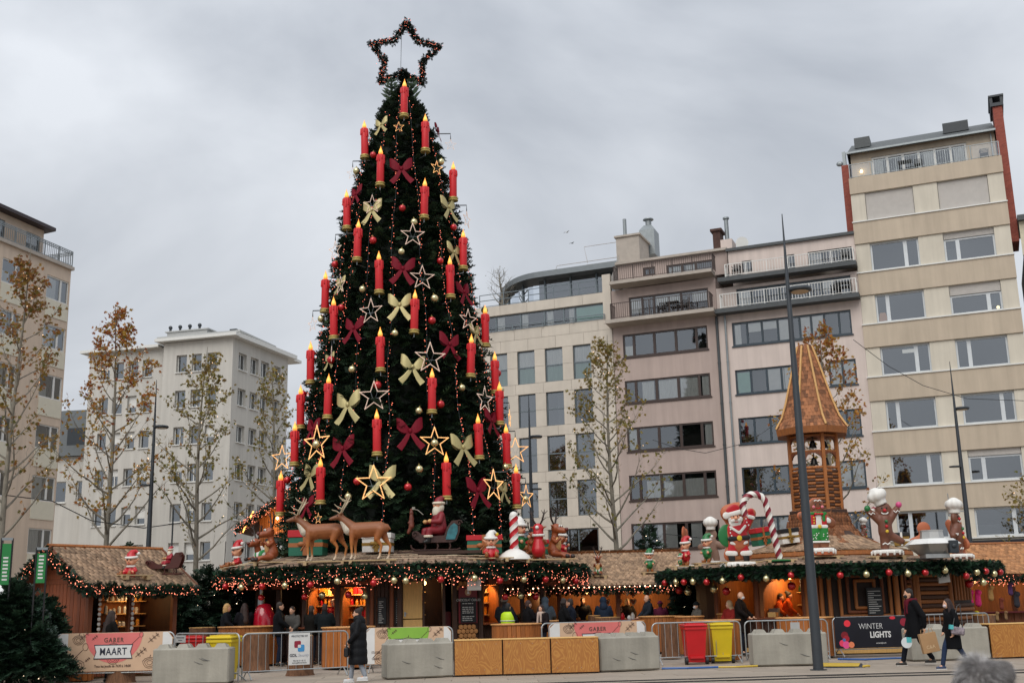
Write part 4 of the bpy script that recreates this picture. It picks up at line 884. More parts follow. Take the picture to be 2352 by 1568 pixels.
def lit_bay(px0, px1, arch=True, e=32, shelves=(1.35,1.75,2.1)):
    M, l = wallseg(px0, px1)
    planks(ki, M, 0, l, .14, 1.05, .12, m_wd)
    b = MB(); b.box((-.02,-.22,1.05),(l+.02,.35,1.11),M=M); b.build('counter', m_wr, ki)
    b = MB(); b.box((0,.95,.2),(l,1.0,2.7),M=M); b.build('back_wall', m_int, ki)
    for s_ in (0,1):
        b = MB(); b.box((s_*l-.03,.13,.2),(s_*l+.03,.95,2.7),M=M); b.build('bay_side', m_int, ki)
    b = MB(); b.box((0,.13,2.62),(l,.95,2.66),M=M); b.build('bay_ceiling', m_int, ki)
    if arch:
        b = MB(); n = 10; pts = [(0,1.11),(0,2.45)]
        for s_ in (0,1):
            V = []; 
            sg = 1 if s_ == 0 else -1; x0 = 0 if s_ == 0 else l
            out = [(x0,1.12),(x0+sg*.12,1.12),(x0+sg*.13,1.9)] + [(x0+sg*(.13+.3*(1-math.cos(t*math.pi/12))),1.9+.42*math.sin(t*math.pi/12)) for t in range(1,7)] + [(x0,2.36)]
            b = MB(); b.prism([(x,z) for x,z in out],-.1,0,M=M@Matrix.Rotation(R(90),4,'X')); b.build('arch_side', m_wo, ki)
    for zs in shelves:
        b = MB(); b.box((.06,.6,zs),(l-.06,.94,zs+.035),M=M); sh = b.build('shelf', m_wl, ki)
        x = .12; i = 0
        while x < l-.15:
            w = random.uniform(.09,.15); h = random.uniform(.18,.28)
            b = MB()
            if i % 4 == 3 or zs > 1.9: b.box((x,.66,zs+.037),(x+w,.85,zs+.037+h*.9),M=M)
            else: b.lathe([(w/2.4,0),(w/2.2,h*.6),(w/3.4,h*.75),(w/3.4,h)],8,M=M@Matrix.Translation((x+w/2,.74,zs+.037)))
            b.build('goods', random.choice((m_redpk,m_redpk,m_goldlit,m_goldlit,m_wl)), sh); x += w + .05; i += 1
    p = M @ Vector((l/2,.4,2.5)); lamp(ki, p, e)
    return M, l
# left open bay with the red oven
M, l = wallseg(590, 700); planks(ki, M, 0, l, .14, 1.05, .12, m_wd); b = MB(); b.box((-.02,-.2,1.05),(l+.02,.3,1.1),M=M); b.build('counter', m_wr, ki)
b = MB(); b.box((.0,1.7,.2),(l,1.75,2.7),M=M); b.build('back_wall', m_wd, ki); sign(M, l*.3, 2.52, 1.5, .3, ki, v=-.6); sign(M, l*.8, 2.5, 1.0, .28, ki, v=-.6)
lamp(ki, M @ Vector((l*.6,.9,2.5)), 14)
M, l = lit_bay(700, 775); M, l = lit_bay(778, 848); sign(M, l*.75, 2.56, 1.1, .3, ki, v=-.55)
# dark boarded stretch with chalk boards
M, l = wallseg(848, 918); planks(ki, M, 0, l, .14, 2.6, .13, m_wd)
m_chalk = plain('chalkboard','15181a',.6); m_chw = plain('chalk_white','c9c9c4',.8)
for u,w in ((.28,.28),(.86,.2)):
    b = MB(); b.bbox((u,-.06,1.15),(u+w,-.02,2.0),.008,M=M); bd = b.build('chalkboard', m_chalk, ki); k = MB()
    for i in range(12): k.box((u+.04,-.064,1.2+i*.06),(u+.04+random.uniform(.08,w-.08),-.0605,1.215+i*.06),M=M)
    tag(k.build('chalk_writing', m_chw, bd), kind='stuff')
for u in (.1,.75): b = MB(); b.cyl((u,-.12,.14),(u,-.12,2.7),.07,n=9,M=M); b.build('log_post', m_wm, ki, smooth=50)
# plywood double door and open doorway
M, l = wallseg(918, 975)
b = MB(); b.box((0,-.02,.14),(.1,.1,2.6),M=M); b.box((l-.06,-.02,.14),(l,.1,2.6),M=M); b.box((.1,-.02,2.5),(l-.06,.1,2.6),M=M); dr = b.build('door_frame', m_wd, ki)
for z0,z1 in ((.2,1.28),(1.31,2.49)): b = MB(); b.bbox((.11,.0,z0),(l-.07,.04,z1),.006,M=M); d_ = b.build('door_leaf', m_ply, ki)
b = MB(); b.box((.15,-.04,1.38),(.2,-.001,1.52),M=M); b.tube([(.175,-.04,1.47),(.175,-.07,1.47),(.26,-.07,1.47)],.009,5,M=M); b.build('door_handle', m_steel, d_)
M, l = wallseg(975, 1042)
b = MB(); b.box((l*.62,.02,.14),(l*.72,.12,2.6),M=M); b.build('post', m_wd, ki); b = MB(); b.box((0,1.6,.2),(l,1.65,2.7),M=M); b.build('back_wall', m_wd, ki)
for z in (.6,1.0,1.4,1.8,2.15):
    b = MB(); b.box((0,1.2,z),(l*.35,1.58,z+.03),M=M); sh = b.build('shelf', m_wl, ki); b = MB(); b.box((.05,1.25,z+.032),(l*.3,1.5,z+.22),M=M); b.build('goods', random.choice((m_redpk,m_goldlit)), sh)
b = MB(); b.box((l*.75,.3,.3),(l*.98,.6,1.5),M=M); b.build('red_cabinet', plain('deep_red','5b0f12',.5), ki); lamp(ki, M @ Vector((l*.2,.8,2.45)), 9)
# panel faced with log ends, red poster and menu board
M, l = wallseg(1042, 1102); b = MB(); b.box((0,0,.14),(l,.1,2.7),M=M); pn = b.build('log_end_panel', m_wd, ki)
le = MB(); le.lathe([(.01,0),(.07,.0),(.078,.02),(.078,.08)],10); lem = le.mesh('log_end', m_cork)
for j in range(16):
    for i in range(8):
        x = .16 + i*.155 + (j % 2)*.077; z = .3 + j*.14
        if x > l-.12 or 1.1 < z < 2.15: continue
        o_ = obj('log_end', lem, pn); o_.matrix_local = M @ Matrix.Translation((x,-.08,z)) @ Matrix.Rotation(R(-90),4,'X')
for u in (0,l): b = MB(); b.bbox((u-.08,-.1,.14),(u+.08,.0,2.75),.015,M=M); b.build('post', m_wd, ki)
b = MB(); b.box((.14,-.1,1.12),(l-.14,-.085,2.28),M=M); pz = b.build('poster', plain('poster_red','6e1119',.5), ki)
b = MB(); b.box((.2,-.125,1.14),(l-.2,-.102,1.95),M=M); mb_ = b.build('menu_board', m_chalk, ki); k = MB()
for i in range(10):
    if i in (3,8): continue
    x = .26
    while x < l-.35: w = random.uniform(.04,.13); k.box((x,-.13,1.2+i*.06),(x+w,-.1255,1.222+i*.06),M=M); x += w+.025
tag(k.build('menu_lines', m_chw, mb_), kind='stuff'); text('CHOCOLAT CHAUD', .115, m_chw, mb_, M@upright(l/2,-.127,1.86), sx=.82)
b = MB(); b.lathe([(.01,0),(.12,0),(.12,.01)],16,M=M@Matrix.Translation((l/2,-.105,2.12))@Mrot(90,0,0)); b.build('emblem', plain('emblem_tan','b58a6a',.5), pz); b = MB(); b.prism([(-.05,-.06),(.05,-.06),(.03,.02),(0,.08),(-.03,.02)],0,.004,M=M@upright(l/2,-.117,2.12)); b.build('emblem_mark', m_white, pz)
M, l = lit_bay(1105, 1152, e=30); sign(M, .3, 2.52, .9, .3, ki, v=-.7)
M, l = wallseg(1152, 1245); planks(ki, M, 0, l, .14, 1.05, .12, m_wd); b = MB(); b.box((-.02,-.2,1.05),(l+.02,.3,1.1),M=M); b.build('counter', m_wr, ki); b = MB(); b.box((0,1.7,.2),(l,1.75,2.7),M=M); b.build('back_wall', m_wd, ki); sign(M, l*.9, 2.5, 1.0, .34, ki, v=-.6)
header(575, 700); header(700, 775); header(775, 848); header(848, 918, 2.6, 2.85); header(918, 975, 2.6, 2.85); header(975, 1042, 2.6, 2.85); header(1102, 1152); header(1152, 1260)
for px in (592, 640, 700, 776, 848, 918, 1104, 1152, 1200, 1245): post(px)
# closed back of the kiosk
a0 = math.atan2(*reversed(on_circle(TC,KW,1245))); a1 = math.atan2(*reversed(on_circle(TC,KW,592))) + 2*math.pi; b = MB()
pp = [(KW*math.cos(a0+(a1-a0)*i/24),KW*math.sin(a0+(a1-a0)*i/24)) for i in range(25)]
for (x0,y0),(x1,y1) in zip(pp,pp[1:]): b.quad((x0,y0,.14),(x1,y1,.14),(x1,y1,2.85),(x0,y0,2.85))
b.build('back_boarding', m_wd, ki)
# grey floodlight panel hung in front of the log-end panel
A = on_circle(TC, KR-.15, 1090); b = MB(); b.bbox((A.x-.22,A.y-.1,2.15),(A.x+.22,A.y-.02,2.7),.01); fl = tag(b.build('panel_box', plain('panel_grey','a4a19b',.5), loc=TC), 'flat grey panel hung under the round kiosk eave beside the menu board', 'panel')
b = MB(); b.cyl((A.x,A.y-.04,2.7),(A.x,A.y-.04,3.0),.015,n=5); b.build('hanger', m_steel, fl)
# lit garland round the eave
garland('thick lit evergreen garland round the eave of the round kiosk', circ(TC, KR+.02, KZ-.24, R(-198), R(18), 60), .2, 230, 62, hang=.42, Ln=(.14,.26))
for i, (px, py, k) in enumerate([(518,1346,'r'),(555,1348,'g'),(602,1346,'r'),(655,1344,'g'),(713,1342,'r'),(775,1334,'g'),(858,1338,'r'),(905,1332,'g'),(932,1333,'g'),(1012,1330,'r'),(1090,1327,'g'),(1148,1333,'r'),(1203,1330,'g'),(1253,1330,'r'),(1292,1332,'g'),(1322,1334,'r'),(600,1372,'r'),(700,1370,'r'),(740,1366,'g'),(800,1365,'r'),(838,1368,'g'),(1160,1370,'r'),(1230,1370,'r'),(1195,1368,'g')]):
    q = on_circle(TC, KR + (.22 if py < 1355 else -.5), px, py); d = math.hypot(TC.x+q.x, TC.y+q.y); el = ray(px,py).z/math.hypot(ray(px,py).x, ray(px,py).y)
    put_ball(k, Vector((TC.x+q.x, TC.y+q.y, CZ + el*d)), .11, 'm')
# ------------------------------------------------------------------ belfry kiosk (eight sided) on the right
OAZ = R(14.8); OD = 42.0; OC = Vector((OD*math.sin(OAZ), OD*math.cos(OAZ), 0)); OR, OZ, OS, OW = 5.63, 2.68, .19, 4.45
ok = thing('belfry_kiosk', 'log clad market kiosk with a shingled bell tower on its roof', 'kiosk', OC)
def ozf(q):            # roof profile: outer skirt, step, inner cone, flare under the tower
    if q > 2.97: return OZ + (OR-q)*.115
    return float(np.interp(q,[.98,1.15,1.5,2.0,2.97],[4.6,4.1,3.7,3.45,3.18]))
b = MB(); b.lathe([(OR,OZ-.06),(3.0,2.96),(2.95,3.15),(2.0,3.43),(1.5,3.68),(1.1,4.1),(.9,4.6),(.1,4.6),(.1,2.4),(OW-.2,2.4),(OR-.05,OZ-.14)],48); b.build('roof', m_wd, ok)
cone_shingles(ok, OR+.03, 2.99, 0, .16, .15, .15, m_shingd, zf=lambda q: OZ+(OR-q)*.115); cone_shingles(ok, 3.02, 1.5, 0, .3, .15, .15, m_shing, zf=lambda q: ozf(min(q,2.96)))
b = MB(); b.lathe([(3.02,2.99),(3.06,3.04),(3.04,3.15),(2.95,3.19)],48); b.build('roof_step_fascia', m_wo, ok)
oct_ = [2*math.pi*(i+.5)/8 + R(-14.8) for i in range(8)]
def octo(par, name, levels, m, faces=range(8)):
    b = MB()
    for (r0,z0),(r1,z1) in zip(levels, levels[1:]):
        for i in faces:
            a, c = oct_[i], oct_[(i+1) % 8]; b.quad((r0*math.cos(a),r0*math.sin(a),z0),(r0*math.cos(c),r0*math.sin(c),z0),(r1*math.cos(c),r1*math.sin(c),z1),(r1*math.cos(a),r1*math.sin(a),z1))
    return b.build(name, m, par)
def oct_shingles(prof_, w, ex, m, maxn):
    """single shingles on the faces of an eight sided roof; the front ones are separate pieces"""
    L_ = []; b = MB(); b.add(SH_V, SH_F + [(0,3,2,1),(2,3,7,6)]); me = b.mesh('shingle', m)
    for (r0,z0),(r1,z1) in zip(prof_, prof_[1:]):
        sl = math.hypot(r1-r0, z1-z0); n = max(1, round(sl/ex))
        for k in range(n):
            t = k/n; r = r0+(r1-r0)*t; z = z0+(z1-z0)*t
            for i in range(8):
                a, c = oct_[i], oct_[(i+1) % 8]; mid = (a + (a + math.pi/4))/2
                if math.sin(mid) > .25: continue
                A = Vector((r*math.cos(a), r*math.sin(a), z)); C_ = Vector((r*math.cos(c), r*math.sin(c), z)); wd_ = (C_-A).length; m_ = max(1, round(wd_/w)); u = (C_-A).normalized()
                up = (Vector(((r1-r0)*math.cos(mid)*math.cos(math.pi/8), (r1-r0)*math.sin(mid)*math.cos(math.pi/8), z1-z0))).normalized(); nn = u.cross(up)
                for j in range(m_):
                    p = A.lerp(C_, (j+.5+(.25 if k % 2 else -.25))/m_); nn2 = nn if nn.dot(Vector((math.cos(mid),math.sin(mid),.3))) > 0 else -nn
                    L_.append((p, u*(wd_/m_*.93), up*ex*1.7, nn2*.16*random.uniform(.7,1.4), math.sin(mid)))
    L_.sort(key=lambda q: q[4]); 
    for p,u,v,nn,_ in L_[:maxn]:
        o_ = obj('shingle', me, ok); o_.matrix_local = Matrix(((u.x,v.x,nn.x,p.x),(u.y,v.y,nn.y,p.y),(u.z,v.z,nn.z,p.z),(0,0,0,1)))
    if L_[maxn:]:
        tag(scatter('side_shingles', SH_V, SH_F, np.array([np.array(((u.x,v.x,nn.x),(u.y,v.y,nn.y),(u.z,v.z,nn.z))) for p,u,v,nn,_ in L_[maxn:]]), np.array([tuple(p) for p,*_ in L_[maxn:]]), mat('new_cedar_shingle_i','8a5a3a',.8,var=.25,scale=5,island=.4,bump=.3), ok), kind='stuff')
TW = .88
spire = [(1.3,7.55),(1.05,7.95),(.86,8.5),(.66,9.2),(.45,9.95),(.25,10.6)]
octo(ok, 'spire', [(1.28,7.5)] + [(r-.03,z) for r,z in spire] + [(.02,10.68)], m_wd); oct_shingles(spire, .13, .145, m_shingo, 300)
octo(ok, 'spire_eave', [(.9,7.35),(1.3,7.33),(1.33,7.56)], m_wo)
for i in range(8):
    a = oct_[i]
    if math.sin(a) > .4: continue
    b = MB(); b.tube([((r+.03)*math.cos(a),(r+.03)*math.sin(a),z+.04) for r,z in spire],.045,5); b.build('ridge_trim', m_wl, ok)
    b = MB(); b.bbox((-.06,-.06,4.55),(.06,.06,7.4),.01,M=Matrix.Translation((TW*math.cos(a),TW*math.sin(a),0))@Matrix.Rotation(a,4,'Z')); b.build('tower_post', m_wo, ok)
skirt = [(1.5,3.69),(1.15,4.1),(.98,4.6)]
octo(ok, 'tower_skirt', [(2.0,3.44),(1.5,3.69),(1.15,4.1),(.98,4.6)], m_wd)
oct_shingles([(2.05,3.46),(1.55,3.70),(1.2,4.1),(1.03,4.6)], .14, .13, m_shingo, 0)
octo(ok, 'tower_base_ring', [(.95,4.52),(1.06,4.55),(1.06,4.66),(.9,4.68)], m_wd)
lg = MB(); lg.caps((-.27,0,0),(.27,0,0),.055,.055,8); lgl = lg.mesh('log', m_wo,40); lgd = MB(); lgd.caps((-.27,0,0),(.27,0,0),.055,.055,8); lgd = lgd.mesh('log', wood('dark_log','4b2d1a'),40)
for i in range(8):
    a = oct_[i]; c = a + math.pi/4; mid = a + math.pi/8
    if math.sin(mid) > .3: continue
    rm = TW*math.cos(math.pi/8) - .02
    for k in range(13):
        for h_ in (-1,1):
            o_ = obj('log', lgl if (k + (h_ > 0)) % 2 else lgd, ok); o_.matrix_local = Matrix.Translation((rm*math.cos(mid),rm*math.sin(mid),4.72+k*.108)) @ Matrix.Rotation(mid-math.pi/2,4,'Z') @ Matrix.Translation((h_*.145,0,0)) @ Matrix.Scale(.52,4,(1,0,0))
    for z,h_ in ((6.14,.1),(6.72,.08),(7.28,.1)): b = MB(); b.cyl((-.3,0,z),(.3,0,z),h_/2,n=8,M=Matrix.Translation((rm*math.cos(mid),rm*math.sin(mid),0))@Matrix.Rotation(mid-math.pi/2,4,'Z')); b.build('cross_beam', m_wo, ok, smooth=40)
    for z in (6.72,7.3):     # arch over each bell opening
        out = [(-.3,0),(.3,0),(.3,-.24)] + [(.25*math.cos(t*math.pi/8), -.24+.19*math.sin(t*math.pi/8)) for t in range(9)] + [(-.3,-.24)]
        b = MB(); b.prism(out,-.03,.03,M=Matrix.Translation((rm*math.cos(mid),rm*math.sin(mid),z-.02))@Matrix.Rotation(mid+math.pi/2,4,'Z')@Matrix.Rotation(R(90),4,'X')); b.build('arch', m_wm, ok)
    if i in (5,6) or math.sin(mid) < -.5:
        for z in (6.25,6.85):
            b = MB(); b.lathe([(.155,0),(.13,.04),(.1,.16),(.08,.24),(.02,.27)],14,M=Matrix.Translation((.55*math.cos(mid),.55*math.sin(mid),z))); b.cyl((.55*math.cos(mid),.55*math.sin(mid),z+.25),(.55*math.cos(mid),.55*math.sin(mid),z+.42),.02,n=5); b.cyl((.55*math.cos(mid),.55*math.sin(mid),z-.1),(.55*math.cos(mid),.55*math.sin(mid),z+.05),.02,n=5); b.build('bell', plain('dark_bronze','23201d',.35,metal=.7), ok, smooth=50)
octo(ok, 'tower_core', [(.72,4.5),(.72,6.1)], m_wd)
# log walls
def oseg(px0, px1, r=OW): return segM(on_circle(OC, r, px0, 1400), on_circle(OC, r, px1, 1400))
def hlogs(M, u0, u1, z0, z1, d=.135, par=ok):
    n = int((z1-z0)/d); b = MB(); b.caps((u0+d/2,0,0),(u1-d/2,0,0),d*.47,d*.47,8); mA = b.mesh('log', m_wo, 40); b = MB(); b.caps((u0+d/2,0,0),(u1-d/2,0,0),d*.47,d*.47,8); mB = b.mesh('log', wood('dark_log','4b2d1a'), 40)
    for k in range(n): o_ = obj('log', mA if k % 2 else mB, par); o_.matrix_local = M @ Matrix.Translation((0,-.05,z0+(k+.5)*d))
def vlog(M, u, z0, z1, r=.07, m=None, par=ok):
    b = MB(); b.cyl((u,-.09,z0),(u,-.09,z1),r,n=9,M=M); b.build('log_post', m or m_wo, par, smooth=50)
def backing(M, l, z0=.14, z1=2.55): b = MB(); b.box((0,.02,z0),(l,.1,z1),M=M); b.build('wall_boarding', wood('dark_back','2b1a10'), ok)
b = MB(); b.lathe([(OW+.25,0),(OW+.25,.16),(.2,.16)],40); b.build('plinth', m_ply, ok)
# open bar bay, serving bay, then log walls
def bar_bay(px0, px1, e, red=False):
    M, l = oseg(px0, px1); planks(ok, M, 0, l, .16, 1.05, .12, m_wd); b = MB(); b.box((-.02,-.2,1.05),(l+.02,.35,1.11),M=M); b.build('counter', m_wr, ok)
    b = MB(); b.box((0,2.2,.2),(l,2.25,2.5),M=M); b.build('back_wall', m_int if not red else plain('deep_red','5b0f12',.5), ok)
    for s_ in (0,1): b = MB(); b.box((s_*l-.03,.13,.2),(s_*l+.03,2.2,2.5),M=M); b.build('bay_side', m_int, ok)
    for z in (1.45,1.85):
        b = MB(); b.box((.1,1.8,z),(l-.1,2.15,z+.03),M=M); sh = b.build('shelf', m_wl, ok); x = .15
        while x < l-.2:
            h = random.uniform(.16,.26); b = MB(); b.lathe([(.045,0),(.045,h*.6),(.018,h*.75),(.018,h)],8,M=M@Matrix.Translation((x,1.95,z+.032))); b.build('bottle', random.choice((m_redpk,m_goldlit,plain('green_bottle','2a4a2a',.2),m_white)), sh); x += random.uniform(.14,.3)
    lamp(ok, M @ Vector((l*.5,.9,2.35)), e); return M, l
bar_bay(1648, 1735, 10, True); M, l = bar_bay(1745, 1850, 34)
b = MB(); out = [(0,1.12),(.14,1.12),(.15,1.75)] + [(.15+.45*(1-math.cos(t*math.pi/12)),1.75+.5*math.sin(t*math.pi/12)) for t in range(1,7)] + [(0,2.3)]; b.prism(out,-.1,0,M=M@Matrix.Rotation(R(90),4,'X')); b.build('arch_side', m_wo, ok)
b = MB(); b.box((.12,.5,1.12),(.42,.9,1.38),M=M); b.build('till', plain('till_grey','77756f',.5), ok); b = MB(); b.box((.3,-.1,1.112),(.55,.15,1.26),M=M); b.build('counter_box', m_ply, ok)
M, l = oseg(1850, 1915); backing(M, l); [vlog(M, u, .16, 2.5) for u in (.08,.38,l*.62,l-.08)]
M, l = oseg(1915, 2062); backing(M, l)
for k in range(5):    # nested log squares
    i_ = .22 + k*.24; z0, z1 = 1.1+k*.12, 2.45-k*.14
    if l-2*i_ < .3 or z1 - z0 < .2: break
    for u in (i_, l-i_): vlog(M, u, z0, z1, .055, m_wm if k % 2 else m_wo)
    for z in (z0, z1): b = MB(); b.caps((i_,-.1,z),(l-i_,-.1,z),.052,.052,8); o_ = b.mesh('log', m_wm if k % 2 else m_wo, 40); o_ = obj('log', o_, ok); o_.matrix_local = M
for i in range(int(l/.16)): vlog(M, .12+i*.16, .2, .95, .055, m_wo if i % 2 else None)
b = MB(); b.bbox((l*.5,-.22,1.12),(l*.74,-.17,1.95),.008,M=M); bd = b.build('chalkboard', m_chalk, ok); k = MB()
for i in range(11): k.box((l*.5+.04,-.224,1.18+i*.065),(l*.5+.04+random.uniform(.15,.42),-.2205,1.198+i*.065),M=M)
tag(k.build('chalk_writing', m_chw, bd), kind='stuff')
vlog(M, l-.02, .16, 2.55, .09)
M, l = oseg(2066, 2108); backing(M, l); hlogs(M, .02, l-.1, .2, 1.25)
for k,(i_,z0,z1) in enumerate(((.12,1.3,2.45),(.24,1.42,2.3))):
    for u in (i_, l-i_): vlog(M, u, z0, z1, .05, m_wo if k == 0 else m_wm)
    for z in (z0,z1): b = MB(); b.caps((i_,-.1,z),(l-i_,-.1,z),.048,.048,8); o_ = obj('log', b.mesh('log', m_wo, 40), ok); o_.matrix_local = M
for k in range(5): b = MB(); b.caps((l/2-.04,-.12,1.55+k*.14),(l/2+.04,-.12,1.55+k*.14),.055,.055,8); o_ = obj('log', b.mesh('log', m_wo if k % 2 else m_wm, 40), ok); o_.matrix_local = M
vlog(M, l-.02, .16, 2.55, .09)
M, l = oseg(2112, 2182); backing(M, l); hlogs(M, .0, l-.05, .2, 2.5); vlog(M, l-.02, .16, 2.55, .09)
M, l = oseg(2186, 2235); backing(M, l); hlogs(M, .0, l-.05, .2, 1.5); [vlog(M, .2+i*.25, 1.5, 2.45, .055) for i in range(max(1,int((l-.2)/.25)))]
a0 = math.atan2(*reversed(on_circle(OC,OW,2235))); a1 = math.atan2(*reversed(on_circle(OC,OW,1648))) + 2*math.pi; b = MB(); pp = [(OW*math.cos(a0+(a1-a0)*i/24),OW*math.sin(a0+(a1-a0)*i/24)) for i in range(25)]
for (x0,y0),(x1,y1) in zip(pp,pp[1:]): b.quad((x0,y0,.14),(x1,y1,.14),(x1,y1,2.55),(x0,y0,2.55))
b.build('back_boarding', m_wd, ok)
pp = circ(Vector((0,0,0)), OW+.02, 0, R(-195), R(5), 30); b = MB()
for p,q in zip(pp,pp[1:]): b.quad((p.x,p.y,2.28),(q.x,q.y,2.28),(q.x,q.y,2.62),(p.x,p.y,2.62))
b.build('header_beam', m_wd, ok)
for px in (1648,1740,1850): A = on_circle(OC,OW,px); b = MB(); b.cyl((A.x,A.y,.16),(A.x,A.y,2.55),.1,n=9); b.build('log_post', m_wm, ok, smooth=50)
garland('plain dark green garland round the eave of the belfry kiosk', circ(OC, OR+.02, OZ-.2, R(-205), R(-5), 60), .17, 260, 0, Ln=(.14,.24))
for px,py,k in [(1527,1338,'r'),(1553,1336,'g'),(1571,1336,'r'),(1592,1335,'g'),(1623,1336,'r'),(1660,1333,'g'),(1702,1325,'r'),(1760,1328,'g'),(1817,1320,'r'),(1930,1320,'r'),(1990,1318,'g'),(2042,1314,'r'),(2085,1316,'g'),(2125,1314,'r'),(2170,1309,'g'),(2219,1322,'r'),(2243,1313,'g'),(2264,1311,'r'),(2283,1317,'g'),(2297,1313,'r'),(1818,1345,'r'),(1560,1355,'r'),(1580,1358,'g'),(1640,1352,'g'),(1668,1357,'r'),(2226,1340,'r'),(2258,1337,'g')]:
    q = on_circle(OC, OR + (.2 if py < 1339 else -.5), px, py); d = math.hypot(OC.x+q.x, OC.y+q.y); el = ray(px,py).z/math.hypot(ray(px,py).x, ray(px,py).y)
    put_ball(k, Vector((OC.x+q.x, OC.y+q.y, CZ + el*d)), .105 if py < 1339 else .13, 'o')
A = on_circle(OC, OR-.1, 2190); b = MB(); b.bbox((-.18,-.05,2.05),(.2,.02,2.55),.01,M=Matrix.Translation((A.x,A.y,0))@Mrot(0,-6,8)); fl = tag(b.build('panel_box', plain('panel_grey','a4a19b',.5), loc=OC), 'flat grey panel hung under the belfry kiosk eave above the log wall', 'panel'); b = MB(); b.cyl((A.x-.28,A.y,2.5),(A.x-.28,A.y,2.75),.015,n=5); b.build('hanger', m_steel, fl)
# ------------------------------------------------------------------ gabled market huts
def gable_hut(par, Lx, Ly, ze, zr, over, m_sh, w=.16, ex=.17, bell=0.0, ends=(1,1)):
    """roof over a plan 0..Lx (ridge direction) by 0..Ly, local frame; front eave at y=0"""
    sl = (zr-ze)/(Ly/2); yo = over; zo = ze - sl*over*.6
    b = MB(); x0, x1 = -over*ends[0], Lx+over*ends[1]
    b.add([(x0,-yo,zo),(x1,-yo,zo),(x1,Ly/2,zr),(x0,Ly/2,zr),(x1,Ly+yo,zo),(x0,Ly+yo,zo),(x0,-yo,zo-.1),(x1,-yo,zo-.1),(x1,Ly/2,zr-.12),(x0,Ly/2,zr-.12),(x1,Ly+yo,zo-.1),(x0,Ly+yo,zo-.1)],[(0,1,2,3),(3,2,4,5),(7,6,9,8),(9,11,10,8),(6,7,1,0),(0,3,9,6),(3,5,11,9),(1,7,8,2),(2,8,10,4),(4,10,11,5)]); b.build('roof', m_wm, par)
    slope_shingles(par, (x0-.02,-yo-.03,zo+.015), (x1-x0+.04,0,0), (0,Ly/2+yo+.03,zr-zo), w, ex, m_sh)
    slope_shingles(par, (x0-.02,Ly+yo+.03,zo+.015), (x1-x0+.04,0,0), (0,-Ly/2-yo-.03,zr-zo), w, ex*1.6, m_sh, name='back_shingles')
    b = MB(); b.tube([(x0-.03,Ly/2,zr+.03),(x1+.03,Ly/2,zr+.03)],.06,6); b.build('ridge_cap', m_wo, par)
    for x in ([x0] if ends[0] else []) + ([x1] if ends[1] else []):
        for s_ in (0,1): b = MB(); b.add([(x-.03,(Ly+yo) if s_ else -yo,zo-.12),(x+.03,(Ly+yo) if s_ else -yo,zo-.12),(x+.03,(Ly+yo) if s_ else -yo,zo+.06),(x-.03,(Ly+yo) if s_ else -yo,zo+.06),(x-.03,Ly/2,zr-.12),(x+.03,Ly/2,zr-.12),(x+.03,Ly/2,zr+.06),(x-.03,Ly/2,zr+.06)],[(0,1,2,3),(0,4,5,1),(1,5,6,2),(2,6,7,3),(3,7,4,0)]); b.build('barge_board', m_wm, par)
    return x0, x1, zo
I4 = Matrix()
# ---- left hut
a_ = R(55); c0 = atY(200, 1400, 31.0); c0.z = 0
hut = thing('market_hut', 'brown wooden market hut with gable end and a counter of glass goods', 'market hut', c0, a_)
LX, LY = 2.9, 2.6
# plan: x along the counter side (away), y to the left along the gable
x0,x1,zo = gable_hut(hut, LX, LY, 2.55, 3.5, .42, m_shing)
planks(hut, Matrix.Rotation(R(90),4,'Z'), 0, LY, .05, 2.5, .16, m_wr, v=-.04, name='plank')
for k in range(7): zb = 2.5+k*.14; hw = LY/2*(1-(k+.5)/7.3); b = MB(); b.box((-.005,LY/2-hw,zb),(.03,LY/2+hw,zb+.135)); b.build('gable_board', m_wr, hut)
b = MB(); b.quad((.05,.02,0),(.05,LY,0),(.05,LY,2.5),(.05,.02,2.5)); b.quad((LX,0,0),(LX,LY,0),(LX,LY,2.5),(LX,0,2.5)); b.quad((0,LY,0),(LX,LY,0),(LX,LY,2.5),(0,LY,2.5)); b.build('inner_wall', m_wd, hut)
planks(hut, I4, 0, LX, .05, .95, .14, m_wr, v=.0)
b = MB(); b.box((-.05,-.25,.95),(LX,.4,1.0)); b.build('counter', m_wl, hut)
for x in (.06,1.35,LX-.06): b = MB(); b.bbox((x-.07,-.06,.05),(x+.07,.08,2.5),.01); b.build('post', m_wm, hut)
b = MB(); b.box((0,-.05,2.3),(LX,.05,2.5)); b.build('header_beam', m_wm, hut)
m_clear = plain('pale_glassware','b9b6ae',.2)
for zs in (1.3,1.65,2.0):
    b = MB(); b.box((1.45,1.2,zs),(LX-.1,1.6,zs+.03)); sh = b.build('shelf', m_wl, hut)
    x = 1.5
    while x < LX-.2: h = random.uniform(.12,.24); b = MB(); b.lathe([(.05,0),(.055,h*.7),(.03,h)],8,M=Matrix.Translation((x,1.3,zs+.03))); b.build('goods', random.choice((m_clear,m_clear,m_goldlit,m_white)), sh); x += random.uniform(.12,.2)
b = MB(); b.box((1.5,1.62,.2),(LX,1.66,2.4)); b.build('back_wall', m_int, hut); lamp(hut, (2.1,.8,2.2), 12)
gdk = MB(); gdk.lathe([(.01,-.02),(.05,-.01),(.05,.01),(.01,.02)],10,M=Mrot(90,0,0)); gme = gdk.mesh('hanging_disc', m_clear)
for x in (.3,1.35):
    for k in range(9): obj('hanging_disc', gme, hut, (x+.0,-.12,1.15+k*.13))
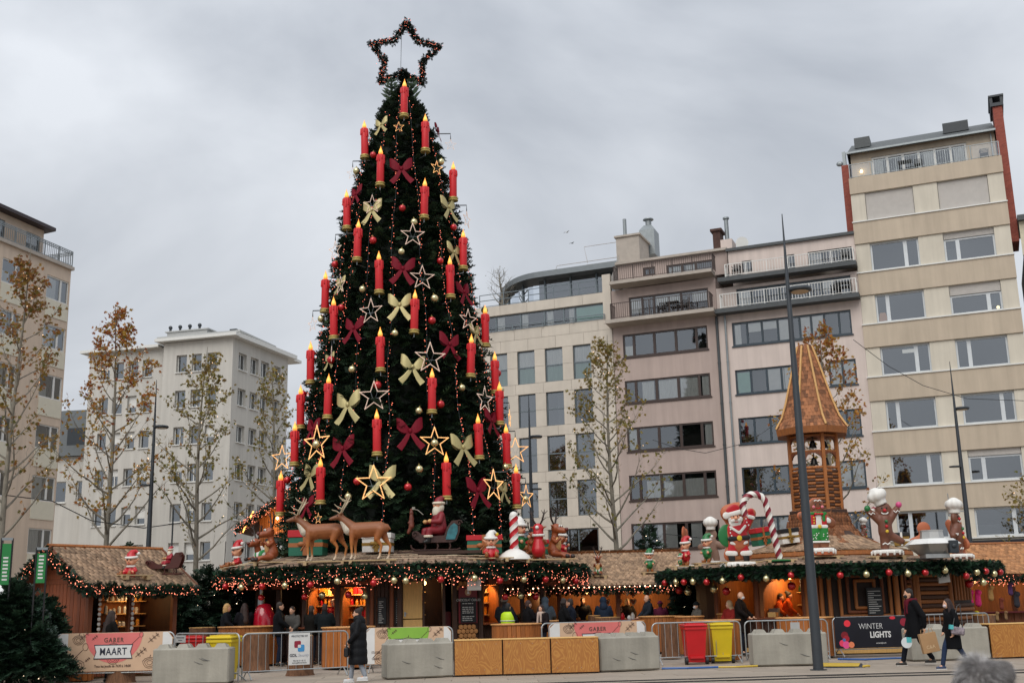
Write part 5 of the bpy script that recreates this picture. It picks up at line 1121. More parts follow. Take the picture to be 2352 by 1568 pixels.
garland('lit garland along the barge board and eave of the brown hut', [hut.matrix_basis @ Vector(p) for p in ((-.48,LY+.4,2.3),(-.5,LY/2,3.36),(-.5,-.35,2.42),(-.42,-.48,2.3),(1.2,-.5,2.27),(LX+.4,-.5,2.27))], .12, 170, 60, Ln=(.12,.22))
# ---- middle hut between the kiosks
def front_hut(name, label, px0, px1, y, ze, zr, ends, e, sh, goods=True):
    A = atY(px0,1400,y); B_ = atY(px1,1400,y); h = thing(name, label, 'market hut', (A.x,y,0)); l = B_.x-A.x
    gable_hut(h, l, 4.4, ze, zr, .5, sh, ends=ends)
    planks(h, I4, 0, l, .05, 1.0, .18, m_wm); b = MB(); b.box((-.02,-.3,1.0),(l,.35,1.05)); b.build('counter', plain('deep_red_cloth','57141a',.8), h)
    b = MB(); b.box((0,1.9,.1),(l,1.95,ze)); b.build('back_wall', m_wo, h); b = MB(); b.box((0,0,ze-.32),(l,.06,ze-.08)); b.build('header_beam', m_wm, h)
    n = max(2, round(l/2.2))
    for i in range(n+1): b = MB(); b.bbox((l*i/n-.08,-.04,.05),(l*i/n+.08,.1,ze-.1),.012); b.build('post', m_wm, h)
    b = MB(); b.box((0,.1,ze-.14),(l,1.9,ze-.1)); b.build('ceiling', m_wd, h)
    for i in range(n): lamp(h, (l*(i+.5)/n,.9,ze-.35), e)
    return h, l
h2, l2 = front_hut('market_hut', 'long wooden market hut selling gingerbread hearts between the two kiosks', 1150, 1556, 44.0, 2.45, 3.62, (0,1), 26, m_shing)
m_ging = plain('gingerbread','8a4a1c',.7)
hrt = [(0,-.17),(.1,-.06),(.16,.04),(.14,.12),(.07,.15),(0,.09),(-.07,.15),(-.14,.12),(-.16,.04),(-.1,-.06)]
b = MB(); b.prism(hrt,-.015,.015,M=Matrix.Rotation(R(90),4,'X')); hm = b.mesh('gingerbread_heart', m_ging); b = MB(); b.tube([(x*.75,-.02,z*.75) for x,z in hrt]+[(hrt[0][0],-.02,hrt[0][1]*.75)],.012,4); hi = b.mesh('icing', plain('icing','e9ddb8',.6))
def heart(x, z, s): 
    o_ = thing('gingerbread_heart', 'iced gingerbread heart hanging at the back of the long hut', 'gingerbread heart', (h2.location.x+x, 44.35, z), 0, 'gingerbread hearts in the long hut'); o_.scale = (s,s,s); obj('biscuit', hm, o_); obj('icing', hi, o_)
for i,x in enumerate((4.05,4.5,5.05,5.6)):
    for k in range(3 if i % 2 else 2): heart(x+l2*0, 1.98-k*.3, .85)
for k in range(26):
    x = random.uniform(.3,l2-.3); b = MB(); h = random.uniform(.1,.26); b.lathe([(.07,0),(.08,h*.5),(.03,h)],8); tag(b.build('counter_goods', random.choice((m_ging,m_goldlit,m_white,m_redpk)), loc=(h2.location.x+x,44.0-.1+random.uniform(-.1,.3),1.05)), 'small jar of sweets on the long hut counter', 'jar', 'jars on the long hut counter')
garland('thin lit garland under the eave of the long hut', [Vector((h2.location.x+x, 43.35, 2.12)) for x in np.linspace(0,l2+.4,14)], .11, 150, 30, Ln=(.1,.2), m=m_gar)
for zz_, nm in ((2.27,'row of bulbs along the eave of the long hut'),):
    s = thing('bulb_row', nm, 'light string', (h2.location.x,43.36,zz_)); b = MB(); b.tube([(0,0,0),(l2+.4,0,0)],.01,4); b.build('wire', m_dark, s); tag(bulbs('fairy_lights',[(x,-.03,-.02) for x in np.arange(.1,l2+.4,.19)],.028,m_bulb,s),kind='stuff')
s = thing('bulb_row', 'row of bulbs up the barge board of the long hut', 'light string', (h2.location.x+l2+.56,43.4,2.3)); b = MB(); b.tube([(0,0,0),(0,2.7,1.3)],.01,4); b.build('wire', m_dark, s); tag(bulbs('fairy_lights',[(0,-.04+2.7*t,1.3*t) for t in np.linspace(.02,1,22)],.026,m_bulb,s),kind='stuff')
# ---- right hut
h3, l3 = front_hut('market_hut', 'orange shingled hut selling scarves and hats beside the log wall', 2205, 2460, 42.6, 2.5, 3.55, (0,0), 20, mat('orange_shingle','a97850',.8,var=.25,scale=5,island=.3,bump=.3))
garland('lit garland under the eave of the scarf hut', [Vector((h3.location.x+x, 41.95, 2.2)) for x in np.linspace(0,l3,12)], .12, 150, 60, hang=.2, Ln=(.1,.2))
for px,py,c,sz in ((2228,1372,'e0337f',.42),(2246,1372,'e0337f',.42),(2213,1368,'d9d4d0',.2),(2243,1415,'d8c522',.3),(2222,1415,'b8b4b0',.26),(2205,1412,'a83a3a',.22),(2275,1360,'b08a52',.4),(2300,1385,'7a3a2a',.3),(2320,1350,'5c3a6a',.34),(2335,1375,'2c2c34',.4),(2310,1412,'8a6a4a',.24),(2290,1414,'9a7a52',.24)):
    p = atY(px,py,42.3); b = MB(); b.caps((0,0,-sz*.5),(0,0,sz*.5),sz*.28,sz*.22,8); b.ell((sz*.1,-.05,sz*.45),sz*.25,nu=8,nv=6); b.tube([(-sz*.15,-.03,sz*.3),(-sz*.25,-.05,-sz*.6)],sz*.1,6)
    tag(b.skin('knitted_hat', mat('knit_'+c,c,.9,var=.2,scale=20,bump=.4), None, .03, 2, p), {'e0337f':'bright pink knitted hat with long ear flaps hanging in the scarf hut','d8c522':'yellow knitted hat on the scarf hut counter'}.get(c,'%s knitted hat in the scarf hut' % {'d9d4d0':'cream','b8b4b0':'grey','a83a3a':'red','b08a52':'tan','7a3a2a':'rust','5c3a6a':'purple','2c2c34':'black','8a6a4a':'brown','9a7a52':'ochre'}.get(c)), 'hat', 'knitted goods in the scarf hut')
# ---- tall wooden pavilion behind the round kiosk
pv0 = atY(590,1400,50.5); pv_ = thing('wooden_pavilion', 'tall orange wooden pavilion with lit sloping roof edge behind the round kiosk', 'pavilion', (pv0.x,50.5,0))
planks(pv_, I4, 0, 2.6, .1, 6.0, .2, m_wo); b = MB(); b.box((.3,-.05,3.9),(1.9,-.001,4.75)); b.build('window', m_dark, pv_)
b = MB(); b.box((-.1,-.06,2.9),(2.6,-.002,3.4)); b.build('sign_band', plain('cream_band','b9ac92',.6), pv_)
b = MB(); b.add([(-.8,-.7,5.0),(-.8,2.2,5.0),(2.4,2.2,7.2),(2.4,-.7,7.2),(-.8,-.7,5.2),(-.8,2.2,5.2),(2.4,2.2,7.4),(2.4,-.7,7.4)],[(0,1,2,3),(4,7,6,5),(0,3,7,4),(0,4,5,1),(3,2,6,7)]); b.build('roof', m_wm, pv_); b = MB(); b.box((0,.05,.1),(2.6,2.5,6.0)); b.build('inner_wall', m_wd, pv_)
garland('lit garland on the sloping roof edge of the wooden pavilion', [Vector((pv0.x-.85,49.75,5.05)),Vector((pv0.x+2.4,49.75,7.35))], .2, 120, 90, Ln=(.12,.22)); lamp(pv_, (.9,-.5,5.6), 30)
b = MB(); b.cyl((-.55,-.75,5.0),(-.1,-.75,5.9),.035,n=6); b.build('light_tube', mat('tube_glow','ffb25a',.4,var=0,emit=3), pv_)
# ------------------------------------------------------------------ crowd barriers
m_galv = mat('galvanised_tube','a3a6a6',.4,metal=.55,var=.12,scale=8)
def fence(label, p0, p1, h=1.1, nb=15, zr=.2, feet=True):
    d = p1 - p0; l = d.length; f = thing('crowd_barrier', label, 'barrier', (p0.x,p0.y,0), math.atan2(d.y,d.x), 'metal crowd barriers'); r = .14
    pts = [(.02,0,.02),(.02,0,h-r)] + [(.02+r-r*math.cos(t*math.pi/10),0,h-r+r*math.sin(t*math.pi/10)) for t in range(1,6)] + [(l-.02-r+r*math.sin(t*math.pi/10),0,h-r+r*math.cos(t*math.pi/10)) for t in range(0,6)] + [(l-.02,0,.02)]
    b = MB(); b.tube(pts,.02,8); b.build('frame', m_galv, f, smooth=50)
    b = MB(); b.cyl((.03,0,zr),(l-.03,0,zr),.016,n=6); b.build('bottom_rail', m_galv, f, smooth=50)
    b = MB(); b.cyl((0,0,zr),(0,0,h-.01),.008,n=6); bm = b.mesh('bar', m_galv, 50)
    for i in range(1, nb): obj('bar', bm, f, (.02+(l-.04)*i/nb,0,0))
    if feet:
        for x in (.16,l-.16): b = MB(); b.tube([(x,-.34,.015),(x,-.26,.08),(x,-.06,.21),(x,.06,.21),(x,.26,.08),(x,.34,.015)],.016,6); b.build('foot', m_galv, f, smooth=50)
    return f, l
m_navy = plain('print_navy','232838',.6); m_ink = plain('print_brown','5a4238',.7); m_tan = mat('banner_tan','c9a98c',.6,var=.05); m_pinkb = plain('banner_pink','d3706c',.6); m_greenb = plain('banner_green','7fae3c',.6); m_wvin = plain('white_vinyl','d4d4d2',.5)
def flat(par, name, out, M, m, th=.002, kind=None):
    b = MB(); b.prism(out, 0, th, M=M); o_ = b.build(name, m, par)
    if kind: tag(o_, kind=kind)
    return o_
def doodles(par, spots, v, seed):
    """pen drawings of food: outlines only"""
    random.seed(seed); b = MB()
    for x,z,s,k in spots:
        T = lambda q: (x+q[0]*s, v, z+q[1]*s)
        if k == 'spoon': P = [(.3*math.cos(t)*.45+.35,.3*math.sin(t)*.6+.35) for t in np.linspace(0,6.28,11)]; b.tube([T(p) for p in P],.006,3); b.tube([T((.22,.2)),T((-.5,-.5))],.008,3)
        elif k == 'leaf':
            b.tube([T((-.4,-.3)),T((0,.05)),T((.45,.4))],.006,3)
            for t in (-.2,.05,.3): b.tube([T((t,t*.8)),T((t+.22,t*.8-.08)),T((t+.12,t*.8+.1)),T((t,t*.8))],.006,3); b.tube([T((t,t*.8)),T((t-.1,t*.8+.24)),T((t+.08,t*.8+.12)),T((t,t*.8))],.006,3)
        else:
            for q in (1,.72,.4): b.tube([T((.5*q*math.cos(t)*(1+.1*math.sin(3*t)),.38*q*math.sin(t))) for t in np.linspace(0,6.28,12)],.006,3)
            b.tube([T((0,.38)),T((.05,.55))],.008,3)
    tag(b.build('food_drawings', m_ink, par), kind='stuff')
def market_banner(f, l, z0, z1, colr, text1, full=True, x0=.0, mirror=False):
    M = upright(0,-.032,0); h = z1-z0
    bn = flat(f,'banner',[(x0+.02,z0),(l-.05,z0),(l-.05,z1-.14),(l-.16,z1),(x0+.16,z1),(x0+.02,z1-.14)],M,m_tan,.006)
    V = upright(0,-.040,0); e = .16
    flat(bn,'white_edge',[(x0+.03,z0+.01),(x0+.03+l*.1,z0+.01),(x0+.03+l*.1,z1-.01),(x0+.17,z1-.01),(x0+.03,z1-.14)],V,m_wvin); flat(bn,'white_edge',[(l-.06-l*.08,z0+.01),(l-.06,z0+.01),(l-.06,z1-.15),(l-.17,z1-.01),(l-.06-l*.08,z1-.01)],V,m_wvin)
    cx = (l+x0)*.5-.02; rx = l*.24
    flat(bn,'colour_field',[(cx+rx*math.cos(math.pi+t*math.pi/20),z1-.012+(h*.78)*math.sin(math.pi+t*math.pi/20)) for t in range(21)],V,colr)
    T = upright(0,-.0425,0)
    if text1: text('GARER',.15,m_ink,bn,upright(cx,-.044,z0+h*.80),space=1.25,sx=.9,bold=.003)
    doodles(bn,[(cx,z0+h*.58,.34,'bowl'),(cx,z0+h*.3,.3,'bowl'),(x0+l*.2,z0+h*.45,.5,'spoon'),(x0+l*.19,z0+h*.15,.4,'bowl'),(x0+l*.2,z0+h*.82,.3,'bowl'),(x0+l*.24,z0+h*.9,.25,'leaf'),(l*.68,z0+h*.8,.35,'spoon'),(l*.82,z0+h*.82,.3,'leaf'),(l*.72,z0+h*.45,.3,'leaf'),(l*.8,z0+h*.2,.34,'bowl'),(x0+l*.28,z0+h*.3,.14,'leaf'),(x0+l*.33,z0+h*.86,.16,'leaf')],-.0435,5)
    w = l*.155; rb = [(-w,-.15),(w,-.15),(w*.9,0),(w,.15),(-w,.15),(-w*.9,0)]
    flat(bn,'ribbon_outline',[(cx+x*1.05,z0+h*.5+z*1.16) for x,z in rb],upright(0,-.046,0),m_navy); rbn = flat(bn,'ribbon',[(cx+x,z0+h*.5+z) for x,z in rb],upright(0,-.0485,0),m_wvin)
    text('MAART' if full else 'MARCHÉS',.24 if full else .2,m_navy,rbn,upright(cx,-.0515,z0+h*.5),sx=.8,space=1.1,bold=.004)
    if full: text('Tous les jeudis de 7h30 à 14h00',.085,m_ink,bn,upright(cx,-.044,z0+h*.13),sx=.82)
    return bn
G = gnd
f, l = fence('barrier with the full pink GARER MAART market banner beside the concrete block', G(121,1572), G(398,1566), 1.2, 16, .26); market_banner(f, l, .30, 1.22, m_pinkb, True)
f, l = fence('barrier with a small grey notice in front of the red and yellow bins', G(398,1560), G(548,1566), 1.14, 9)
b = MB(); b.box((.05,-.03,.92),(.5,-.022,1.1)); nt_ = b.build('notice', plain('notice_grey','a9aaa8',.6), f); k = MB(); k.box((.1,-.033,1.03),(.44,-.031,1.05)); k.box((.18,-.033,.97),(.36,-.031,.985)); tag(k.build('notice_lines', m_navy, nt_), kind='stuff')
f, l = fence('barrier carrying the white security company sign', G(553,1562), G(800,1549), 1.11, 14)
b = MB(); b.bbox((1.2,-.034,.31),(1.76,-.024,1.09),.003); sg_ = b.build('sign_board', m_wvin, f)
cx = 1.48
text('PROTECTED BY',.062,m_navy,sg_,upright(cx,-.037,1.015),ext=.002); text('GDL',.1,m_navy,sg_,upright(cx-.16,-.037,.545),bold=.002,ext=.002); text('Security',.1,plain('print_pale','a9aeb8',.6),sg_,upright(cx+.1,-.037,.545),shear=.3,ext=.002,sx=.85)
text('Tél. 26 51 18 13',.05,m_navy,sg_,upright(cx,-.037,.415),ext=.002); text('www.gdlsecurity.lu',.05,m_navy,sg_,upright(cx,-.037,.365),ext=.002)
def rrect(x0,z0,x1,z1,r=.03): return [(x1-r+r*math.cos(t),z1-r+r*math.sin(t)) for t in np.linspace(0,1.57,4)]+[(x0+r+r*math.cos(t),z1-r+r*math.sin(t)) for t in np.linspace(1.57,3.14,4)]+[(x0+r+r*math.cos(t),z0+r+r*math.sin(t)) for t in np.linspace(3.14,4.71,4)]+[(x1-r+r*math.cos(t),z0+r+r*math.sin(t)) for t in np.linspace(4.71,6.28,4)]
flat(sg_,'logo_red',rrect(cx-.14,.73,cx+.035,.9),upright(0,-.0345,0),plain('logo_red','8e2136',.5)); flat(sg_,'logo_blue',rrect(cx-.045,.635,cx+.13,.805),upright(0,-.037,0),plain('logo_blue','3f8ec6',.5)); flat(sg_,'logo_white',rrect(cx-.045,.73,cx+.035,.805,.015),upright(0,-.0395,0),m_wvin)
f, l = fence('barrier with the green market banner behind the concrete block', G(838,1545), G(1042,1541), 1.14, 13); bn = market_banner(f, l, .22, 1.16, m_greenb, False, False); text('STATER MAART',.085,m_ink,bn,upright(.42,-.044,.52),sx=.8); text('GARER MAART',.085,m_ink,bn,upright(.42,-.044,.36),sx=.8)
f, l = fence('barrier with the pink GARER banner behind the plywood boxes', G(1262,1532), G(1488,1524), 1.14, 14); market_banner(f, l, .22, 1.16, m_pinkb, True)
f, l = fence('plain barrier standing behind the pink GARER banner', G(1245,1528), G(1462,1518), 1.14, 13)
f, l = fence('plain barrier in front of the red and yellow wheelie bins', G(1500,1528), G(1707,1521), 1.1, 14)
f, l = fence('plain barrier behind the concrete block beside the lamp post', G(1714,1518), G(1908,1512), 1.08, 14)
b = MB(); b.box((1.35,-.03,.72),(1.62,-.022,1.02)); b.build('notice', plain('notice_grey','a9aaa8',.6), f)
f, l = fence('barrier with the dark blue WINTER LIGHTS banner', G(1917,1508), G(2115,1502), 1.1, 8)
bn = flat(f,'banner',[(.05,.23),(l-.05,.23),(l-.05,1.11),(.1,1.11),(.05,1.04)],upright(0,-.032,0),mat('banner_night','12121c',.4,var=.3,scale=2),.006)
text('WINTER',.235,m_wvin,bn,upright(l*.44,-.04,.83),sx=.84,ext=.002,bold=-.004); text('LIGHTS',.235,m_wvin,bn,upright(l*.545,-.04,.59),sx=.84,ext=.002,bold=.007); text('winterlights.lu',.055,m_wvin,bn,upright(l*.545,-.04,.36),ext=.002)
for i,(x,z,r,c) in enumerate(((.17,.93,.1,'e0303e'),(.13,.6,.11,'7a1420'),(.145,.5,.1,'a01a2a'),(.1,.38,.1,'e0405e'),(.14,.33,.11,'e0508e'),(.2,.33,.09,'e08058'),(.7,1.06,.09,'d02838'),(.83,.93,.12,'8e1a30'),(.9,.88,.12,'a8203c'),(.95,.78,.12,'d04060'),(.12,.47,.05,'4a6a9e'))):
    flat(bn,'light_blob',[(l*x+r*math.cos(t),z+r*math.sin(t)*(.96 if z < 1 else .5)) for t in np.linspace(0,6.28,17)[:-1]],upright(0,-.0385-.0004*i,0),plain('blob_'+c,c,.5),.001)
f, l = fence('plain barrier behind the walking couple', G(2128,1502), G(2280,1495), 1.12, 12)
# ------------------------------------------------------------------ concrete blocks and plywood boxes
m_block = mat('cast_concrete','989489',.85,streak=.16,var=.16,scale=1.1,bump=.3,bscale=14,rnd=.05,detail=6)
m_scuff = plain('scuff','6a6964',.9)
def block(label, p0, p1, h=.8, dep=.6, nk=4):
    d = p1-p0; l = d.length; f = thing('concrete_block', label, 'concrete block', (p0.x,p0.y,0), math.atan2(d.y,d.x), 'concrete barrier blocks')
    b = MB(); b.bbox((0,0,.02),(l,dep,h),.035); b.build('body', m_block, f)
    for j in range(2):
        for i in range(nk): x = l*(i+.5)/nk; y = dep*(.28+.44*j); b = MB(); b.add([(x-.15,y-.11,h-.004),(x+.15,y-.11,h-.004),(x+.15,y+.11,h-.004),(x-.15,y+.11,h-.004),(x-.09,y-.06,h+.09),(x+.09,y-.06,h+.09),(x+.09,y+.06,h+.09),(x-.09,y+.06,h+.09)],[(4,5,6,7),(0,1,5,4),(1,2,6,5),(2,3,7,6),(3,0,4,7)]); b.build('knob', m_block, f)
    for k in range(3):
        x = l*random.uniform(.2,.75); z = h*random.uniform(.3,.75); b = MB(); b.tube([(x,-.002,z),(x+.12,-.003,z-.05),(x+.22,-.002,z-.07)],[.004,.012,.003],4); b.build('scuff_mark', m_scuff, f)
    return f
block('big concrete block in front of the pink market banner and yellow bin', G(347,1574), G(524,1570), .84)
block('concrete block joined to the row of plywood boxes, below the green banner', G(890,1561), G(1043,1554), .83)
block('concrete block joined to the plywood boxes, below the pink GARER banner', G(1380,1544), G(1518,1538), .84)
block('concrete block behind the tall lamp post', G(1733,1531), G(1905,1527), .82)
block('concrete block behind the walking couple', G(2098,1519), G(2278,1514), .84)
def ply_material():
    m = mat('oriented_ply','b5762f',.6,var=.3,scale=1.6,bump=.08,detail=3); t = m.node_tree; tcx = N(t,'ShaderNodeTexCoord'); mq = N(t,'ShaderNodeMapping'); mq.inputs['Scale'].default_value = (1.9,1,.75); oi = N(t,'ShaderNodeObjectInfo'); vs = N(t,'ShaderNodeVectorMath',operation='SCALE'); vs.inputs[0].default_value = (30,0,30); ad = N(t,'ShaderNodeVectorMath',operation='ADD')
    nz = N(t,'ShaderNodeTexNoise',inp={'Scale':1.25,'Detail':2.5,'Roughness':.5,'Distortion':.6}); mu = N(t,'ShaderNodeMath',operation='MULTIPLY'); mu.inputs[1].default_value = 120.0; sn = N(t,'ShaderNodeMath',operation='SINE'); mr_ = N(t,'ShaderNodeMapRange',inp={'From Min':-1.0,'From Max':1.0})
    t.links.new(oi.outputs['Random'], vs.inputs['Scale']); t.links.new(tcx.outputs['Object'], mq.inputs[0]); t.links.new(mq.outputs[0], ad.inputs[0]); t.links.new(vs.outputs[0], ad.inputs[1]); t.links.new(ad.outputs[0], nz.inputs['Vector']); t.links.new(nz.outputs[0], mu.inputs[0]); t.links.new(mu.outputs[0], sn.inputs[0]); t.links.new(sn.outputs[0], mr_.inputs[0])
    rr_ = N(t,'ShaderNodeValToRGB'); rr_.color_ramp.elements[0].color = (*lin('a2692f'),1); rr_.color_ramp.elements[1].color = (*lin('b8823f'),1); e2 = rr_.color_ramp.elements.new(.85); e2.color = (*lin('ae7636'),1); t.links.new(mr_.outputs[0], rr_.inputs[0]); t.links.new(rr_.outputs[0], t.nodes['Principled BSDF'].inputs['Base Color']); return m
m_osb = ply_material()
def plybox(label, p0, p1, h=.86, dep=.75):
    d = p1-p0; l = d.length; f = thing('plywood_box', label, 'plywood box', (p0.x,p0.y,0), math.atan2(d.y,d.x), 'plywood clad barrier boxes')
    b = MB(); b.bbox((.012,0,.04),(l-.012,.018,h-.02),.003); b.build('front_panel', m_osb, f); b = MB(); b.box((.004,.02,.02),(l-.004,dep,h-.021)); b.build('carcass', m_wd, f); b = MB(); b.bbox((.0,-.012,h-.018),(l,dep,h),.003); b.build('top_panel', m_ply, f)
    for x in (.02,l-.02): b = MB(); b.box((x-.016,.022,.03),(x+.016,dep-.002,h-.022)); b.build('side_panel', m_osb, f)
    for i in range(4):
        for z in (.15,.75): b = MB(); b.cyl((.15+(l-.3)*i/3,-.002,z),(.15+(l-.3)*i/3,.002,z),.008,n=6); b.build('screw', m_steel, f)
plybox('plywood box next to the concrete block below the green banner', G(1044,1554), G(1155,1551)); plybox('middle plywood box of the row of three', G(1156,1551), G(1266,1548)); plybox('plywood box next to the concrete block below the pink banner', G(1267,1548), G(1378,1545)); plybox('plywood box beside the concrete block behind the walking couple', G(2280,1513), G(2420,1508), .9)
# ------------------------------------------------------------------ bins
def bin_(c, label, p, rz, s=1.0):
    m = plain('bin_'+c,c,.35); f = thing('wheelie_bin', label, 'bin', p, rz, 'wheelie bins'); f.scale = (s,)*3
    b = MB(); b.add([(-.22,-.22,.06),(.22,-.22,.06),(.22,.24,.06),(-.22,.24,.06),(-.28,-.34,.95),(.28,-.34,.95),(.28,.32,.95),(-.28,.32,.95)],[(3,2,1,0),(4,5,6,7),(0,1,5,4),(1,2,6,5),(2,3,7,6),(3,0,4,7)]); b.box((-.3,-.36,.9),(.3,.34,.96)); b.box((-.18,-.3,.16),(.18,-.24,.22)); b.build('body', m, f)
    b = MB(); b.bbox((-.31,-.38,.97),(.31,.38,1.03),.02); b.box((-.24,-.3,1.03),(.24,.26,1.06)); b.build('lid', m, f); b = MB(); b.cyl((-.26,.42,.98),(.26,.42,.98),.022,n=8); b.build('handle', m, f)
    for x in (-.27,.27): b = MB(); b.cyl((x-.035,-.22,.1),(x+.035,-.22,.1),.1,n=16); w_ = b.build('wheel', m_blackp, f, smooth=40); b = MB(); b.cyl((x-.04,-.22,.1),(x+.04,-.22,.1),.04,n=10); b.build('hub', m_dark, w_)
bin_('c01a20','red wheelie bin between the plain barrier and the yellow bin', G(1605,1527)+Vector((0,.6,0)), .05, 1.02); bin_('cfb51c','yellow wheelie bin next to the red bin behind the plain barrier', G(1668,1524)+Vector((0,.6,0)), -.05, 1.02)
bin_('b0201f','red wheelie bin behind the big concrete block', G(440,1553), .1); bin_('cfb51c','yellow wheelie bin beside the big concrete block', G(512,1566), -.1, 1.05)
# ------------------------------------------------------------------ standing tables and log stumps
m_top = wood('table_top','c08a52',stretch=(3,3,3)); m_drum = wood('drum_plank','9a5a24',rnd=.22)
def drum(label, px, d, wpx, h=1.12, grey=False):
    p = atY(px,1450,d); r = wpx*d/FPX/2; f = thing('barrel_table', label, 'table', (p.x,d,0), 0, 'round wooden standing tables')
    n = max(14, round(2*math.pi*r/.13)); b = MB(); w = 2*math.pi*r/n; b.bbox((-w/2+.004,-.02,.03),(w/2-.004,0.012,h-.04),.006); me = b.mesh('plank', m_drum)
    for i in range(n):
        a = 2*math.pi*i/n
        if math.sin(a) > .5: continue
        obj('plank', me, f, (r*math.cos(a), r*math.sin(a), 0), a+math.pi/2)
    b = MB(); b.lathe([(r-.03,.02),(r-.03,h-.05)],24); b.build('drum', m_wd, f); b = MB(); b.lathe([(.01,h-.04),(r+.05,h-.04),(r+.06,h-.02),(r+.05,h),(.01,h)],32); b.build('table_top', m_top, f)
    return f
drum('wide drum table where the blonde woman stands', 572, 37.4, 130, 1.2); drum('drum table behind the security sign barrier', 800, 34.3, 112, 1.16); drum('drum table beside the vest wearing steward', 1186, 34.8, 106, 1.13); drum('drum table in front of the gingerbread hut', 1423, 34.5, 104, 1.14); drum('wide drum table in front of the bald man', 1521, 40, 96, 1.2); drum('drum table behind the red wheelie bin', 1646, 33.4, 100, 1.13); drum('small drum table next to the bar post', 1671, 38.5, 38, 1.25); drum('drum table behind the belfry kiosk barrier', 1585, 37.5, 60, 1.2); drum('drum table by the serving bay of the belfry kiosk', 1850, 34.6, 120, 1.13); drum('small drum table beside the brown hut', 192, 30.2, 50, 1.1); drum('drum table by the dark woman at the gingerbread hut', 1270, 39, 70, 1.15)
m_lbark = mat('log_bark','6b4a33',.9,var=.45,scale=3,stretch=(6,6,1.2),bump=.8,bscale=5)
def stump(label, px, py, d, wpx, h):
    p = atY(px,1500,d); r = wpx*d/FPX/2; f = thing('log_stump', label, 'log', (p.x,d,0), 0, 'upright log tables'); b = MB(); k = 14
    prf = [(1.12,0),(1.02,.08),(.97,.3),(.95,.6),(.96,1.0)]; V = []; 
    ph = [random.uniform(-.05,.05) for _ in range(k)]
    for q,z in prf:
        for j in range(k): a = 2*math.pi*j/k; rr_ = r*q*(1+ph[j]); V.append((rr_*math.cos(a),rr_*math.sin(a),z*h))
    b.add(V,[(i*k+j,i*k+(j+1)%k,(i+1)*k+(j+1)%k,(i+1)*k+j) for i in range(4) for j in range(k)]); b.build('bark', m_lbark, f, smooth=60); b = MB(); b.lathe([(.01,h-.01),(r*.96,h-.012),(r*.97,h+.012),(.01,h+.012)],k); b.build('cut_top', m_wl, f)
stump('upright log behind the white security sign', 690, 1550, 30.8, 56, 1.0); stump('upright log between the drum tables behind the barrier', 590, 1534, 33.6, 58, 1.05); stump('thick log below the pink GARER MAART banner', 280, 1565, 29.3, 62, .8); stump('upright log behind the barrier beside the red bin', 1541, 1505, 35.6, 40, 1.03); stump('short cut log beside the scarf hut', 2270, 1490, 36, 50, 1.05); stump('upright log table near the fir trees', 462, 1500, 37.5, 60, 1.18); stump('upright log table by the gingerbread hut', 1398, 1500, 38.5, 60, 1.2); stump('slim log table in front of the hooded person', 1368, 1500, 40.5, 28, 1.25)
# ------------------------------------------------------------------ lamp posts
m_post = plain('post_anthracite','3b4045',.45,metal=.3)
H_L = 11.4
def lamp_post(label, px, py, d=None, ring=1.0):
    r = ray(px, py)
    if d is None: d = (H_L-CZ)/(r.z/r.y)
    f = thing('street_lamp', label, 'street lamp', (r.x/r.y*d, d, 0), 0, 'tall anthracite street lamps')
    b = MB(); b.tube([(0,0,0),(0,0,3),(0,0,6),(0,0,9),(0,0,H_L)],[.125,.115,.09,.06,.012],14); b.build('pole', m_post, f, smooth=50)
    b = MB(); b.cyl((0,0,0),(0,0,.02),.2,n=14); b.build('base_plate', m_post, f)
    b = MB(); x = .3*ring; z = 9.35; b.lathe([(.01,.06),(.26,.06),(.3,.03),(.3,-.02),(.26,-.05)],24,M=Matrix.Translation((x,0,z))); b.box((0,-.03,z+.02),(x*.5,.03,z+.06)); hd = b.build('lamp_head', m_post, f, smooth=40); b = MB(); b.lathe([(.01,-.052),(.22,-.052),(.22,-.058),(.01,-.058)],24,M=Matrix.Translation((x,0,z))); b.build('lamp_lens', plain('lens','b9a88c',.3), hd)
    return f
lamp_post('tall street lamp in front of the concrete block and belfry kiosk', 1880, 1538, 28.0)
l2_ = lamp_post('street lamp behind the brown hut before the grey white building', 360, 872); l3_ = lamp_post('street lamp in front of the cream building', 2181, 830); l4_ = lamp_post('street lamp in front of the stone clad building beside the giant tree', 1214, 905)
for f, z, sgn in ((l2_,6.9,-1),(l3_,6.9,-1),(l4_,6.9,1)): b = MB(); b.lathe([(.01,.03),(.24,.03),(.24,-.02),(.01,-.03)],18,M=Matrix.Translation((.26*sgn,0,z))); b.build('second_lamp_head', m_post, f)
b = MB(); b.box((-.75,-.05,4.85),(-.55,.05,5.25)); b.tube([(-.55,0,5.05),(0,0,5.05)],.025,6); b.tube([(-.68,0,5.25),(-.7,0,5.8)],.02,5); b.tube([(-.64,0,4.85),(-.6,0,4.1)],.02,5); b.tube([(-.56,0,4.9),(-.4,0,4.5),(-.36,0,4.9)],.012,5); b.build('antenna_box', plain('box_grey','8b8f90',.5), l3_)
# no entry sign
p = atY(391,1321,60); f = thing('no_entry_sign', 'round red no entry sign on a thin pole by the grey building', 'road sign', (p.x,60,0)); b = MB(); b.cyl((0,.03,0),(0,.03,7.2),.045,n=8); b.build('pole', m_post, f)
b = MB(); b.cyl((0,-.02,p.z),(0,0,p.z),.3,n=28); sd_ = b.build('disc', plain('sign_red','b3202a',.4), f); b = MB(); b.box((-.2,-.03,p.z-.055),(.2,-.021,p.z+.055)); b.build('white_bar', m_white, sd_)
